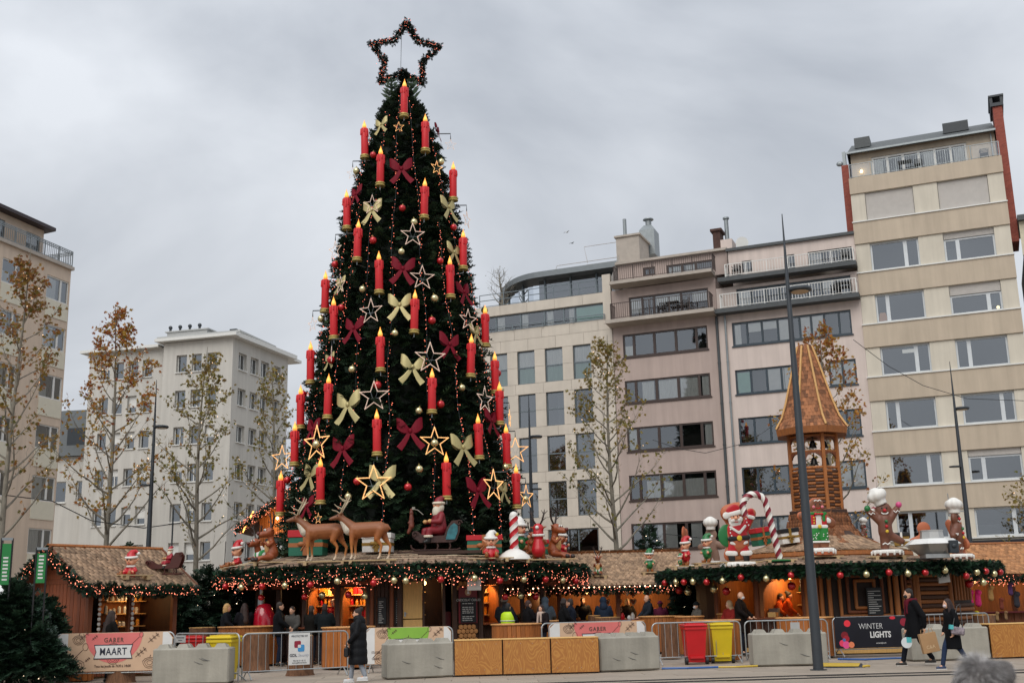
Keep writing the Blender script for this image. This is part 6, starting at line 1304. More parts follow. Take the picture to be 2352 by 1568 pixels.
# green banners on black posts
for px,y0,y1,lab in ((17,1240,1342,'green vertical banner on black posts at the white tent'),(97,1262,1338,'green vertical banner on black posts before the brown hut')):
    d = 27.5; a = atY(px,y0,d); c = atY(px,y1,d); f = thing('banner_stand', lab, 'banner', (a.x,d,0), R(25), 'green banner stands'); w = .12
    for x in (-w,w): b = MB(); b.cyl((x,0,0),(x,0,a.z+.05),.022,n=6); b.build('post', m_blackp, f)
    b = MB(); b.box((-w+.02,-.01,c.z),(w-.02,.01,a.z-.08)); bn = b.build('banner', plain('banner_leaf','1f7a3c',.5), f); b = MB(); b.box((-w,-.02,a.z),(w,.02,a.z+.06)); b.build('cap', m_steel, f); k = MB()
    for i in range(7): k.box((-.06,-.013,c.z+.1+i*.085),(random.uniform(.03,.06),-.0105,c.z+.14+i*.085))
    tag(k.build('lettering', m_wvin, bn), kind='stuff')
p = atY(20,1400,33); b = MB(); b.add([(-2.2,-1,2.0),(1.0,-1,2.0),(1.0,1.4,2.0),(-2.2,1.4,2.0),(-.6,.2,2.75),(-2.2,-1,1.7),(1.0,-1,1.7),(1.0,1.4,1.7),(-2.2,1.4,1.7)],[(0,1,4),(1,2,4),(2,3,4),(3,0,4),(0,5,6,1),(1,6,7,2),(2,7,8,3),(3,8,5,0)]); tn = tag(b.build('canopy_tent', None or m_wvin, loc=(p.x,33.6,0)), 'white canopy tent behind the green banner', 'tent')
for x in (-2.1,.9):
    for y in (-.9,1.3): b = MB(); b.cyl((x,y,0),(x,y,1.9),.03,n=6); b.build('leg', m_steel, tn)
# yellow cable ramp and hoses on the ground
A = G(1925,1531); f = thing('cable_ramp', 'yellow and black cable ramp on the ground beside the lamp post', 'cable ramp', (A.x-.35,A.y+.15,0), R(-14)); b = MB(); b.prism([(0,0),(.12,.05),(.4,.09),(.7,.05),(.85,0)],0,1.3,M=Matrix.Rotation(R(90),4,'X')@Matrix.Rotation(R(90),4,'Y')@Matrix.Identity(4)); 
b = MB(); b.add([(0,-.4,.0),(1.0,-.4,0),(1.0,.4,0),(0,.4,0),(.0,-.15,.09),(.95,-.15,.075),(.95,.15,.075),(0,.15,.09)],[(4,5,6,7),(0,1,5,4),(1,2,6,5),(2,3,7,6),(3,0,4,7)]); b.build('ramp_body', m_blackp, f); b = MB(); b.add([(.03,-.33,.035),(.85,-.33,.03),(.9,-.12,.085),(.03,-.12,.1),(.03,.12,.1),(.9,.12,.085)],[(0,1,2,3),(3,2,5,4)]); b.build('lid', plain('ramp_yellow','b39428',.6), f); b = MB(); b.tube([(.95,-.42,.03),(1.05,-.46,.05),(1.1,-.4,.04)],.03,6); b.build('connector', plain('hose_yellow','c2a43c',.5), f)
for lab, c, P_ in (('blue hose lying along the foot of the barriers','2b5a9a',[(1520,1537),(1580,1536),(1640,1534),(1700,1532)]),('yellow hose lying beside the bins','c2a43c',[(1630,1534),(1690,1533),(1740,1531)]),('blue hose running below the WINTER LIGHTS banner','2b5a9a',[(1925,1515),(1990,1516),(2060,1513),(2115,1512)])):
    b = MB(); b.tube([G(x,y)+Vector((0,0,.03)) for x,y in P_],.028,6); tag(b.build('hose', plain('hose_'+c,c,.4)), lab, 'hose')
# red round oven in the open bay of the round kiosk
p = atY(606,1450,38); f = thing('round_oven', 'shiny red dome oven with steel flue in front of the round kiosk', 'oven', (p.x*1.02,38.75,0)); b = MB(); b.lathe([(.36,.95),(.37,1.25),(.35,1.5),(.29,1.72),(.2,1.86),(.1,1.9)],22); b.build('dome', plain('gloss_red','a3162a',.18,coat=.6), f, smooth=60); b = MB(); b.cyl((-.12,0,1.8),(-.12,0,2.1),.11,n=14); b.cyl((-.12,0,2.15),(-.12,0,2.6),.05,n=10); b.build('flue', m_steel, f, smooth=40); b = MB(); b.box((-.4,-.4,0),(.4,.4,.95)); b.build('stand', plain('grey_stand','6b6864',.6), f)
# ------------------------------------------------------------------ figures on the roofs
m_skin = plain('figure_skin','d79a78',.45); m_fred = plain('figure_red','b3141f',.4); m_fgreen = plain('figure_green','1f6b36',.4); m_fwhite = plain('figure_white','dcdad4',.45); m_fbrown = plain('boot_brown','8a4f1f',.45); m_hairb = plain('figure_hair','2a1a12',.6); m_black = plain('figure_black','141414',.4); m_yel = plain('figure_yellow','d8b52a',.4); m_rein = mat('reindeer_brown','8a4420',.45,var=.12); m_reinl = plain('reindeer_tan','c99a62',.45); m_antl = plain('antler_dark','2a1b15',.5); m_gcook = mat('gingerbread_figure','6a3f2c',.5,var=.1); m_back = mat('cutout_terracotta','b0623f',.6,var=.06); m_pal = plain('pallet_pine','b39a74',.8)
MAIN = (TC, KR, 4.3, KZ, KS, None); BELF = (OC, OR, 1.0, OZ, .12, ozf)
def rp(px, py, K): return roofpt(px, py, K[0], K[1], K[2], K[3], K[4], K[5]) + Vector((0,0,.09))
def Hpx(p, n): return n * (p.y*math.cos(PITCH) + (p.z-CZ)*math.sin(PITCH)) / FPX
def pallet(p, w, rz=0.0, dep=.6):
    f = thing('pallet_stand', 'small pine pallet levelling a figure on the roof', 'pallet', p, rz, 'pine pallets under the roof figures')
    for i in range(3): b = MB(); b.box((-w/2,-dep/2+i*dep*.38,-.02),(w/2,-dep/2+i*dep*.38+dep*.22,.015)); b.build('slat', m_pal, f)
    for x in (-w*.35,w*.35): b = MB(); b.box((x-.05,-dep/2,-.12),(x+.05,dep/2,-.022)); b.build('bearer', m_pal, f)
def eyes(b, x, y, z, r, gap): b.ell((x-gap,y,z),(r*.7,r*.5,r),nu=8,nv=6); b.ell((x+gap,y,z),(r*.7,r*.5,r),nu=8,nv=6)
def elf(label, p, h, rz, coat, hat, pose='stand', legs=None, pom=None, lean=0, boots=None):
    """cartoon elf 1 m tall scaled to h, facing -Y"""
    f = thing('elf_figure', label, 'elf figure', p, (R(lean),0,rz), 'elf figures on the roofs'); f.scale = (h,)*3; sit = pose == 'sit'; dz = -.22 if sit else 0
    b = MB(); b.caps((0,0,.36+dz),(0,0,.5+dz),.13,.1); b.caps((0,0,.34+dz),(0,0,.3+dz),.15,.16)
    for s_ in (-1,1): b.caps((s_*.1,0,.5+dz),(s_*.2,-.03,.4+dz),.05,.045); b.caps((s_*.2,-.03,.4+dz),(s_*.2,-.12,.46+dz) if pose == 'wave' and s_ > 0 else (s_*.14,-.13,.36+dz),.042,.04)
    b.skin('tunic', coat, f, .022, 3)
    b = MB()
    for s_ in (-1,1):
        if sit: b.caps((s_*.08,0,.1),(s_*.12,-.2,.12),.065,.055); b.caps((s_*.12,-.2,.12),(s_*.13,-.3,.06),.05,.045)
        else: b.caps((s_*.07,0,.28),(s_*.08,0,.1),.06,.05)
    b.skin('legs', legs or coat, f, .022, 3)
    for s_ in (-1,1):
        b = MB(); x,y = (s_*.14,-.32) if sit else (s_*.09,-.03)
        b.caps((x,y,.05),(x+s_*.02,y-.1,.05),.055,.05); b.caps((x+s_*.02,y-.1,.06),(x+s_*.03,y-.15,.11),.03,.015); b.caps((x,y,.05),(x,y+.02,.13),.05,.055); b.skin('boot', boots or m_fbrown, f, .018, 2)
        b = MB(); b.ell((s_*.14,-.15,.36+dz) if not (pose == 'wave' and s_ > 0) else (.2,-.15,.49+dz),(.045,.045,.05)); b.build('hand', m_skin, f, smooth=60)
    b = MB(); b.ell((0,0,.7+dz),(.15,.14,.15)); b.ell((0,-.06,.64+dz),(.12,.09,.09)); b.caps((0,0,.55+dz),(0,0,.6+dz),.06,.06); b.ell((0,-.16,.68+dz),(.03,.035,.03))
    for s_ in (-1,1): b.caps((s_*.13,0,.69+dz),(s_*.24,.03,.76+dz),.05,.012)
    b.skin('head', m_skin, f, .018, 2)
    b = MB(); eyes(b,0,-.135,.72+dz,.028,.055); b.build('eyes', m_black, f); b = MB(); b.tube([(-.06,-.145,.615+dz),(0,-.155,.595+dz),(.06,-.145,.615+dz)],.01,4); b.build('mouth', m_fred, f)
    b = MB(); b.ell((0,.03,.74+dz),(.155,.14,.13)); b.build('hair', m_hairb, f, smooth=60)
    b = MB(); b.tube([(.165*math.cos(t),.155*math.sin(t),.80+dz+.02*math.sin(t)) for t in np.linspace(0,2*math.pi,17)],.04,8); b.build('hat_trim', m_fwhite, f, smooth=60)
    b = MB(); b.tube([(0,0,.8+dz),(0,.01,.88+dz),(.03,.03,.95+dz),(.1,.06,.98+dz),(.18,.07,.93+dz)],[.16,.14,.1,.06,.03],10); b.build('hat', hat, f, smooth=60); b = MB(); b.ell((.19,.07,.91+dz),.05); b.build('pompom', pom or m_fwhite, f, smooth=60)
    b = MB(); b.tube([(.115*math.cos(t),.1*math.sin(t)-.01,.53+dz) for t in np.linspace(0,2*math.pi,13)],.03,6); b.build('collar', m_fwhite, f, smooth=60)
    return f
def antlers(b, x, y, z, s, spread=.5):
    for g_ in (-1,1):
        P = [(x+g_*.04*s,y,z),(x+g_*.14*s,y+.02,z+.16*s),(x+g_*spread*.4*s,y+.02,z+.36*s),(x+g_*spread*.45*s,y,z+.52*s)]; b.tube(P,[.03*s,.03*s,.025*s,.01*s],6)
        b.tube([P[1],(P[1][0]+g_*.12*s,y-.03,P[1][2]+.1*s)],[.02*s,.008*s],5); b.tube([P[2],(P[2][0]+g_*.12*s,y-.02,P[2][2]+.12*s)],[.02*s,.008*s],5); b.tube([P[2],(P[2][0]-g_*.08*s,y,P[2][2]+.14*s)],[.018*s,.008*s],5)
def toon_deer(label, p, h, rz, pose='stand', suit=None, hood=None):
    """upright cartoon reindeer about 1 m to the crown, facing -Y"""
    f = thing('cartoon_reindeer', label, 'reindeer figure', p, rz, 'cartoon reindeer figures on the roofs'); f.scale = (h,)*3
    b = MB()
    if pose == 'lie':
        b.caps((0,.1,.16),(0,.42,.18),.15,.17); b.caps((0,.05,.2),(0,-.02,.45),.1,.08); hz, hy = .5,-.06
        for s_ in (-1,1): b.caps((s_*.1,0,.1),(s_*.12,-.25,.06),.05,.04); b.caps((s_*.12,.4,.1),(s_*.16,.2,.06),.07,.05)
    else:
        b.caps((0,.02,.22),(0,.0,.42),.16,.11); b.caps((0,0,.42),(0,-.02,.62),.09,.07); hz, hy = .7,-.05
        for s_ in (-1,1):
            b.caps((s_*.1,.0,.46),(s_*.15,-.12,.38),.045,.04); b.caps((s_*.15,-.12,.38),(s_*.12,-.2,.46),.04,.035)
            if pose == 'sit': b.caps((s_*.1,-.02,.12),(s_*.13,-.26,.1),.075,.055); b.caps((s_*.13,-.26,.1),(s_*.13,-.36,.05),.05,.05)
            else: b.caps((s_*.09,.02,.2),(s_*.1,-.02,.05),.08,.055); b.caps((s_*.1,-.02,.05),(s_*.1,-.12,.04),.05,.045)
    b.ell((0,hy,hz),(.12,.12,.12)); b.caps((0,hy-.05,hz-.03),(0,hy-.2,hz-.06),.09,.075)
    for s_ in (-1,1): b.caps((s_*.1,hy+.03,hz+.05),(s_*.2,hy+.03,hz+.07),.035,.015)
    b.skin('body', m_rein, f, .02, 3)
    b = MB(); b.ell((0,hy-.27,hz-.03),(.05,.045,.045)); b.build('nose', plain('nose_brown','5a1f16',.25), f, smooth=60)
    b = MB(); eyes(b,0,hy-.115,hz+.05,.035,.05); b.build('eyes', m_fwhite, f, smooth=60)
    for s_ in (-1,1): b = MB(); b.ell((s_*.05,hy-.135,hz+.045),(.014,.01,.02),nu=8,nv=6); b.build('pupil', m_black, f)
    b = MB(); antlers(b,0,hy+.04,hz+.09,.75); b.build('antlers', m_antl, f, smooth=60)
    if pose != 'lie':
        b = MB(); b.ell((0,-.075,.34),(.1,.09,.17)); b.build('belly', m_reinl, f, smooth=60)
    for s_ in (-1,1):
        b = MB(); q = (s_*.12,-.28,.06) if pose == 'lie' else ((s_*.13,-.39,.06) if pose == 'sit' else (s_*.1,-.15,.045)); b.ell(q,(.055,.06,.05)); b.build('hoof', m_antl, f, smooth=60)
    if suit:
        b = MB(); P = ((0,.1,.17),(0,.42,.19)) if pose == 'lie' else ((0,.02,.22),(0,.0,.42)); b.caps(P[0],P[1],.175,.18 if pose == 'lie' else .125); b.skin('suit', suit, f, .022, 2)
    if hood:
        b = MB(); b.ell((0,hy+.03,hz+.03),(.135,.12,.13)); b.caps((0,hy+.06,hz-.1),(0,hy+.04,hz-.2),.13,.12); b.skin('hood', hood, f, .022, 2); b = MB(); b.tube([(.13*math.cos(t),hy+.03+.13*math.sin(t),hz-.13) for t in np.linspace(0,2*math.pi,13)],.035,7); b.build('hood_trim', m_fwhite, f, smooth=60); b = MB(); b.ell((0,hy+.16,hz+.05),.045); b.build('pompom', m_fwhite, f, smooth=60)
    return f
m_stripe = bpy.data.materials.new('green_stripes'); m_stripe.use_nodes = True; t_ = m_stripe.node_tree; wv = N(t_,'ShaderNodeTexWave',bands_direction='X',inp={'Scale':2.6}); tcn = N(t_,'ShaderNodeTexCoord'); rm_ = N(t_,'ShaderNodeValToRGB'); rm_.color_ramp.interpolation = 'CONSTANT'; rm_.color_ramp.elements[0].color = (.03,.25,.07,1); rm_.color_ramp.elements[1].position = .5; rm_.color_ramp.elements[1].color = (.75,.75,.7,1); t_.links.new(tcn.outputs['Object'], wv.inputs[0]); t_.links.new(wv.outputs[0], rm_.inputs[0]); t_.links.new(rm_.outputs[0], t_.nodes['Principled BSDF'].inputs['Base Color'])
def gift(label, p, w, d, h, rz, body, lid, rib, tilt=0):
    f = thing('gift_box', label, 'gift box', p, (0,R(tilt),rz), 'giant gift boxes on the roofs'); b = MB(); b.bbox((-w/2,-d/2,0),(w/2,d/2,h*.72),.01); b.build('box', body, f)
    b = MB(); b.bbox((-w/2-.03,-d/2-.03,h*.722),(w/2+.03,d/2+.03,h),.012); b.build('lid', lid, f); b = MB(); b.box((-w/2-.008,-d/2-.008,h*.34),(w/2+.008,d/2+.008,h*.50)); b.box((-.07*w,-d/2-.04,.01),(.07*w,d/2+.04,h+.008)); b.build('ribbon', rib, f)
    b = MB()
    for s_ in (-1,1): b.ell((s_*w*.12,-d/2-.05,h*.45),(w*.11,.05,w*.07)); b.tube([(0,-d/2-.05,h*.45),(s_*w*.12,-d/2-.05,h*.2)],.025,5)
    b.build('bow', rib, f, smooth=60); return f
m_goldm = plain('gift_gold','8d6d2c',.4,metal=.2); m_orib = plain('gift_orange','9a5a2c',.5); m_teal2 = plain('gift_green','12614a',.45)
# ---- figures left of the tree
def put(px, py, hpx, K=MAIN): p = rp(px, py, K); return p, Hpx(p, hpx)
pl = set()
p,h = put(545,1300,70); elf('seated red elf with ski pole beside the striped reindeer', p, h*1.15, R(-60), m_fred, m_fred, 'sit', legs=m_fbrown); pallet(p, 1.3, 0); sk = MB(); sk.tube([(0,0,-.1),(.02,0,.9)],.015,6); o_ = tag(sk.build('ski_pole', m_black, loc=p+Vector((-.42,-.25,.1))), 'black ski pole held by the seated red elf', 'ski pole')
p,h = put(578,1298,78); toon_deer('lying cartoon reindeer in a green striped suit behind the red elf', p+Vector((.1,.35,0)), h*1.1, R(-35), 'lie', m_stripe)
p,h = put(622,1297,95); toon_deer('kneeling cartoon reindeer with raised paws beside the red gift box', p, h*1.02, R(-62), 'sit'); pallet(p, 1.4, .1)
p,h = put(616,1288,34); gift('white gift box with gold band behind the kneeling reindeer', p+Vector((0,.9,.05)), 1.0, .6, .62, .1, m_fwhite, m_fwhite, m_goldm)
p,h = put(698,1290,55); gift('red and green gift box behind the front deer', p+Vector((0,.75,0)), 1.15, .8, .85, -.06, m_teal2, m_fred, m_orib)
p,h = put(862,1283,38); gift('white gift box with brown bow behind the second deer', p+Vector((0,.75,.02)), .95, .6, .62, -.1, m_fwhite, m_fwhite, m_goldm)
p,h = put(634,1285,70)
def gb_body(h): pass
# ---- life size deer statues
m_deer = bpy.data.materials.new('deer_coat'); m_deer.use_nodes = True; t_ = m_deer.node_tree; tcn = N(t_,'ShaderNodeTexCoord'); sx_ = N(t_,'ShaderNodeSeparateXYZ'); rm_ = N(t_,'ShaderNodeValToRGB'); nz_ = N(t_,'ShaderNodeTexNoise',inp={'Scale':7.0,'Detail':4.0}); mp_ = N(t_,'ShaderNodeMath',operation='MULTIPLY_ADD'); mp_.inputs[1].default_value = .16; t_.links.new(tcn.outputs['Object'], sx_.inputs[0]); t_.links.new(tcn.outputs['Object'], nz_.inputs[0]); t_.links.new(nz_.outputs[0], mp_.inputs[0]); t_.links.new(sx_.outputs['Z'], mp_.inputs[2])
els = rm_.color_ramp.elements; els[0].position = .06; els[0].color = (*lin('d8cbb8'),1); els[1].position = 1.35; els[1].color = (*lin('7a4a2c'),1)
for ps,c in ((.24,'cdb59a'),(.34,'b5763c'),(.74,'a5622e'),(.82,'9c5c30')): e_ = els.new(min(ps/1.4,1)); e_.color = (*lin(c),1)
els[0].position = .04; els[-1].position = 1.0; dv = N(t_,'ShaderNodeMath',operation='DIVIDE'); dv.inputs[1].default_value = 1.4; t_.links.new(mp_.outputs[0], dv.inputs[0]); t_.links.new(dv.outputs[0], rm_.inputs[0]); t_.links.new(rm_.outputs[0], t_.nodes['Principled BSDF'].inputs['Base Color']); t_.nodes['Principled BSDF'].inputs['Roughness'].default_value = .5
def deer(label, p, s, rz):
    """standing deer statue facing -X, back about 1.3 m"""
    f = thing('deer_statue', label, 'deer statue', p, rz, 'life size deer statues on the round kiosk'); f.scale = (s,)*3
    b = MB(); b.caps((-.38,0,.98),(.42,0,1.02),.25,.235,14); b.caps((-.3,0,.95),(-.42,0,1.0),.26,.22,12); b.caps((.38,0,1.03),(.55,0,1.02),.23,.17,12); b.ell((0,0,.92),(.5,.21,.2))
    b.caps((-.5,0,1.08),(-.82,0,1.36),.19,.115,12); b.caps((-.82,0,1.38),(-.9,0,1.42),.115,.11,12); b.caps((-.9,0,1.42),(-1.18,0,1.35),.1,.055,12); b.ell((-1.2,0,1.345),(.05,.045,.05))
    for g_ in (-1,1):
        b.caps((-.85,g_*.09,1.5),(-.78,g_*.2,1.54),.045,.02,8)
        y = g_*.13; fx = -.42 + g_*.05
        b.caps((fx,y,.9),(fx-.02,y,.5),.105,.062,10); b.caps((fx-.02,y,.5),(fx+.0,y,.14),.052,.04,10); b.caps((fx,y,.14),(fx-.05,y,.03),.045,.045,8)
        hx = .5 + g_*.14; b.caps((.46,y,.98),(hx-.04,y,.68),.16,.10,10); b.caps((hx-.04,y,.68),(hx+.12,y,.46),.085,.05,10); b.caps((hx+.12,y,.46),(hx+.06,y,.12),.046,.04,10); b.caps((hx+.06,y,.12),(hx,y,.03),.045,.045,8)
    b.caps((.66,0,1.12),(.76,0,.98),.05,.03,8); b.skin('body', m_deer, f, .024, 5)
    b = MB(); b.caps((-.6,0,.98),(-.78,0,1.26),.17,.11,12); b.caps((-.6,0,.98),(-.52,0,.9),.16,.12,12); m_mane = mat('deer_mane','c9bfae',.7,var=.25,scale=6,stretch=(8,8,1),bump=.4); b.skin('mane', m_mane, f, .024, 3)
    b = MB()
    for g_ in (-1,1):
        P = [(-.86,g_*.05,1.5),(-.8,g_*.14,1.66),(-.66,g_*.26,1.9),(-.6,g_*.3,2.1)]; b.tube(P,[.032,.034,.03,.012],7)
        b.tube([P[0],(-1.0,g_*.1,1.6),(-1.14,g_*.14,1.64)],[.026,.02,.008],6); b.tube([P[1],(-.98,g_*.2,1.74),(-1.06,g_*.22,1.82)],[.026,.02,.008],6); b.tube([P[2],(-.84,g_*.32,1.98),(-.9,g_*.33,2.08)],[.026,.02,.008],6); b.tube([P[2],(-.54,g_*.28,1.98)],[.02,.008],6)
    b.build('antlers', plain('antler_bone','b3a488',.5), f, smooth=60)
    b = MB()
    for g_ in (-1,1): b.ell((-.96,g_*.085,1.45),(.022,.015,.022),nu=8,nv=6)
    b.ell((-1.245,0,1.35),(.02,.03,.025),nu=8,nv=6); b.build('eyes_and_nose', m_black, f)
    for x,y in ((-.52,-.13),(-.42,.13),(.36,-.13),(.64,.13)): b = MB(); b.ell((x+.01,y,.03),(.06,.05,.035),nu=8,nv=6); b.build('hoof', plain('hoof','3a302a',.5), f)
    return f
p,h = put(738,1296,92); deer('front deer statue standing before the red and green gift box', p+Vector((.05,0,0)), h/1.32, R(4)); pallet(p+Vector((.1,0,0)), 1.7, R(3), .5)
p,h = put(842,1293,92); deer('second deer statue standing before the white gift box', p+Vector((0,.05,0)), h/1.30, R(4)); pallet(p+Vector((.1,.05,0)), 1.7, R(3), .5)
# ---- sleigh with Santa
m_sleigh = mat('carved_sleigh','3d231c',.5,var=.3,scale=5,bump=.3)
def sleigh(label, p, s, rz, body, panel=None):
    f = thing('sleigh', label, 'sleigh', p, rz); f.scale = (s,)*3; b = MB()
    out = [(-.75,.42),(-.7,.34),(.55,.34),(.8,.42),(.92,.75),(.95,1.05),(.82,1.22),(.6,1.2),(.42,.95),(.3,.62),(-.35,.58),(-.6,.66),(-.82,.82),(-.98,.78),(-1.0,.62),(-.9,.52)]
    for y in (-.4,.36): b = MB(); b.prism(out,-.04,0,M=Matrix.Translation((0,y,0))@Matrix.Rotation(R(90),4,'X')); b.build('side', body, f)
    b = MB(); b.box((-.7,-.38,.34),(.6,.34,.42)); b.add([(.55,-.38,.4),(.55,.34,.4),(.88,.34,1.15),(.88,-.38,1.15)],[(0,1,2,3)]); b.add([(-.7,-.38,.4),(-.7,.34,.4),(-.95,.34,.72),(-.95,-.38,.72)],[(0,1,2,3)]); b.build('seat', body, f)
    for y in (-.3,.28): b = MB(); b.tube([(-1.05,y,.26),(-1.0,y,.12),(-.85,y,.05),(.8,y,.05),(.95,y,.1)],.035,6); b.build('runner', body, f); 
    for x in (-.5,.0,.5):
        for y in (-.3,.28): b = MB(); b.tube([(x,y,.05),(x+.05,y,.2),(x,y,.36)],.04,6); b.build('strut', body, f)
    if panel: b = MB(); b.prism([(.35,.45),(.72,.45),(.84,.75),(.84,1.0),(.7,1.1),(.55,1.0),(.44,.8)],0,.01,M=Matrix.Translation((0,-.442,0))@Matrix.Rotation(R(90),4,'X')); b.build('painted_panel', panel, f)
    for x,z in ((-.9,.66),(.9,1.1)): b = MB(); b.tube([(x+.13*(1-t/14)*math.cos(t*.6),-.45,z+.13*(1-t/14)*math.sin(t*.6)) for t in range(14)],.03,6); b.build('scroll', body, f)
    return f
def santa(label, p, h, rz, robe):
    f = thing('santa_figure', label, 'Santa figure', p, rz); f.scale = (h,)*3
    b = MB(); b.caps((0,0,.2),(0,0,.5),.2,.15); 
    for s_ in (-1,1): b.caps((s_*.15,0,.52),(s_*.22,-.08,.36),.075,.065); b.caps((s_*.22,-.08,.36),(s_*.15,-.26,.36),.062,.055); b.caps((s_*.1,-.05,.16),(s_*.13,-.3,.16),.1,.085); b.caps((s_*.13,-.3,.16),(s_*.13,-.33,.02),.08,.075)
    b.skin('robe', robe, f, .022, 4)
    b = MB(); b.ell((0,0,.74),(.11,.115,.13)); b.caps((0,-.1,.74),(0,-.14,.74),.025,.02); b.skin('face', m_skin, f, .018, 2); b = MB(); b.ell((0,-.06,.6),(.12,.1,.16)); b.ell((0,.03,.7),(.13,.1,.13)); b.skin('beard', plain('beard','cfc7b4',.7), f, .02, 2)
    b = MB(); b.tube([(0,0,.8),(0,.02,.88),(.0,.08,.93),(0,.14,.9)],[.125,.1,.06,.03],10); b.build('hat', robe, f, smooth=60); b = MB(); b.tube([(.125*math.cos(t),.125*math.sin(t),.8) for t in np.linspace(0,2*math.pi,15)],.035,7); b.build('hat_trim', plain('fur_cream','d3c9b4',.8), f, smooth=60)
    for s_ in (-1,1): b = MB(); b.caps((s_*.13,-.33,-.02),(s_*.13,-.33,-.1),.07,.06); b.caps((s_*.13,-.33,-.1),(s_*.13,-.42,-.11),.055,.045); b.skin('boot', m_black, f, .02, 2); b = MB(); b.tube([(s_*.13+.085*math.cos(t),-.33+.085*math.sin(t),.02) for t in np.linspace(0,2*math.pi,11)],.03,6); b.build('cuff', plain('fur_cream','d3c9b4',.8), f, smooth=60)
    for s_ in (-1,1): b = MB(); b.ell((s_*.14,-.29,.37),(.05,.06,.05)); b.build('glove', m_reinl, f, smooth=60)
    b = MB(); b.ell((-.045,-.1,.76),(.012,.012,.014),nu=6,nv=4); b.ell((.045,-.1,.76),(.012,.012,.014),nu=6,nv=4); b.build('eyes', m_black, f); return f
p = rp(1003,1272,MAIN); s_ = Hpx(p,110)/1.95
sleigh('dark carved sleigh with painted panel in front of the tree trunk', p, s_, R(6), m_sleigh, mat('sleigh_panel','2f6a72',.4,var=.4,scale=5)); o_ = santa('dark red seated Santa holding a pipe in the carved sleigh', p+Vector((.1*s_,0,.55*s_)), Hpx(p,98), R(-62), plain('robe_red','7a1620',.55))
b = MB(); b.tube([(0,0,0),(-.18,0,.16),(-.3,0,.18)],.012,5); b.lathe([(.02,0),(.05,.02),(.055,.1),(.04,.1)],8,M=Matrix.Translation((-.32,0,.16))); tag(b.build('pipe', plain('pipe_grey','9a958a',.5), loc=p+Vector((-.42,-.35,1.2))), 'thin long pipe in the hand of the dark red Santa', 'pipe')
b = MB(); b.caps((0,0,0),(0,0,.35),.1,.07); b.ell((0,0,.45),(.07,.07,.09)); b.caps((.06,0,.25),(-.1,-.05,.12),.035,.03); b.caps((0,0,0),(-.1,0,-.2),.08,.06); b.ell((0,0,.55),(.05,.05,.06)); tag(b.skin('carved_imp', mat('imp_wood','6a3324',.5,var=.3), None, .022, 3, p+Vector((-1.02*s_,-.05,1.02*s_))), 'small carved imp on the prow of the dark sleigh', 'figure')
b = MB(); b.box((-1.3,-.4,-.1),(1.5,.5,0)); tag(b.build('platform', m_wd, loc=p+Vector((0,0,.0))), 'dark wooden platform under the carved sleigh', 'platform')
# ---- figures right of the tree
p,h = put(1112,1284,40); gift('red and green gift box behind the seated elf with yellow bobble', p+Vector((0,.6,0)), 1.15, .7, .62, .03, m_teal2, m_fred, m_orib)
p,h = put(1128,1288,62); elf('seated red elf with yellow bobble beside the candy pole', p, h*1.28, R(5), m_fred, m_fwhite, 'sit', pom=m_yel); pallet(p, 1.5, 0)
def candy_material(name, c, sc_):
    m = bpy.data.materials.new(name); m.use_nodes = True; t = m.node_tree; w_ = N(t,'ShaderNodeTexWave',bands_direction='X',inp={'Scale':sc_}); tc_ = N(t,'ShaderNodeUVMap'); rm = N(t,'ShaderNodeValToRGB'); rm.color_ramp.interpolation = 'CONSTANT'; rm.color_ramp.elements[0].color = (*lin(c),1); rm.color_ramp.elements[1].position = .5; rm.color_ramp.elements[1].color = (.72,.71,.68,1); t.links.new(tc_.outputs[0], w_.inputs[0]); t.links.new(w_.outputs[0], rm.inputs[0]); t.links.new(rm.outputs[0], t.nodes['Principled BSDF'].inputs['Base Color']); t.nodes['Principled BSDF'].inputs['Roughness'].default_value = .35; return m
def twist(pts, r, turns, n=12, k=2):
    """candy stick: separate spiral ribs of two colours, mesh with material slots"""
    pts = [Vector(q) for q in pts]; L_ = [0]
    for a,c in zip(pts,pts[1:]): L_.append(L_[-1]+(c-a).length)
    N_ = 80; P = []
    for i in range(N_+1):
        s = L_[-1]*i/N_; j = max(0,min(len(L_)-2, next((q for q in range(len(L_)-1) if L_[q+1] >= s), len(L_)-2))); u = (s-L_[j])/max(L_[j+1]-L_[j],1e-6); P.append(pts[j].lerp(pts[j+1],u))
    b = MB(); up = Vector((0,1,0)); V = []; F = []; mi = []; n = 12
    for i,p_ in enumerate(P):
        d = (P[min(i+1,N_)]-P[max(i-1,0)]).normalized(); a = (up - d*up.dot(d)).normalized(); c = d.cross(a)
        for j in range(n): t = 2*math.pi*(j/n + turns*i/N_); rr_ = r*(1.0+.08*math.cos(j*math.pi*2/n*4)); V.append(p_ + (a*math.cos(t)+c*math.sin(t))*rr_)
    b.v = [tuple(v) for v in V]
    for i in range(N_):
        for j in range(n): b.f.append((i*n+j,i*n+(j+1)%n,(i+1)*n+(j+1)%n,(i+1)*n+j)); b.m.append(0 if (j // (n//(2*k))) % 2 == 0 else 1)
    b.f += [tuple(range(n))[::-1], tuple(N_*n+j for j in range(n))]; b.m += [1,1]; return b
m_can = plain('cane_white','dcd9d2',.35); m_canr = plain('cane_maroon','7d1526',.35)
p,h = put(1182,1291,100); f = thing('candy_pole', 'straight red and white candy pole on a snow mound', 'candy cane', p, .0); b = twist([(0,0,.2),(.0,0,h)],.14,1.6); b.build('stick', [m_fred,m_fwhite], f, smooth=60); b = MB(); b.lathe([(.55,0),(.5,.12),(.32,.26),(.16,.34),(.01,.36)],18); b.build('snow_mound', m_fwhite, f, smooth=60); b = MB(); b.ell((0,0,h),.14); b.build('tip', m_fwhite, f, smooth=60); pallet(p, 1.2, .05)
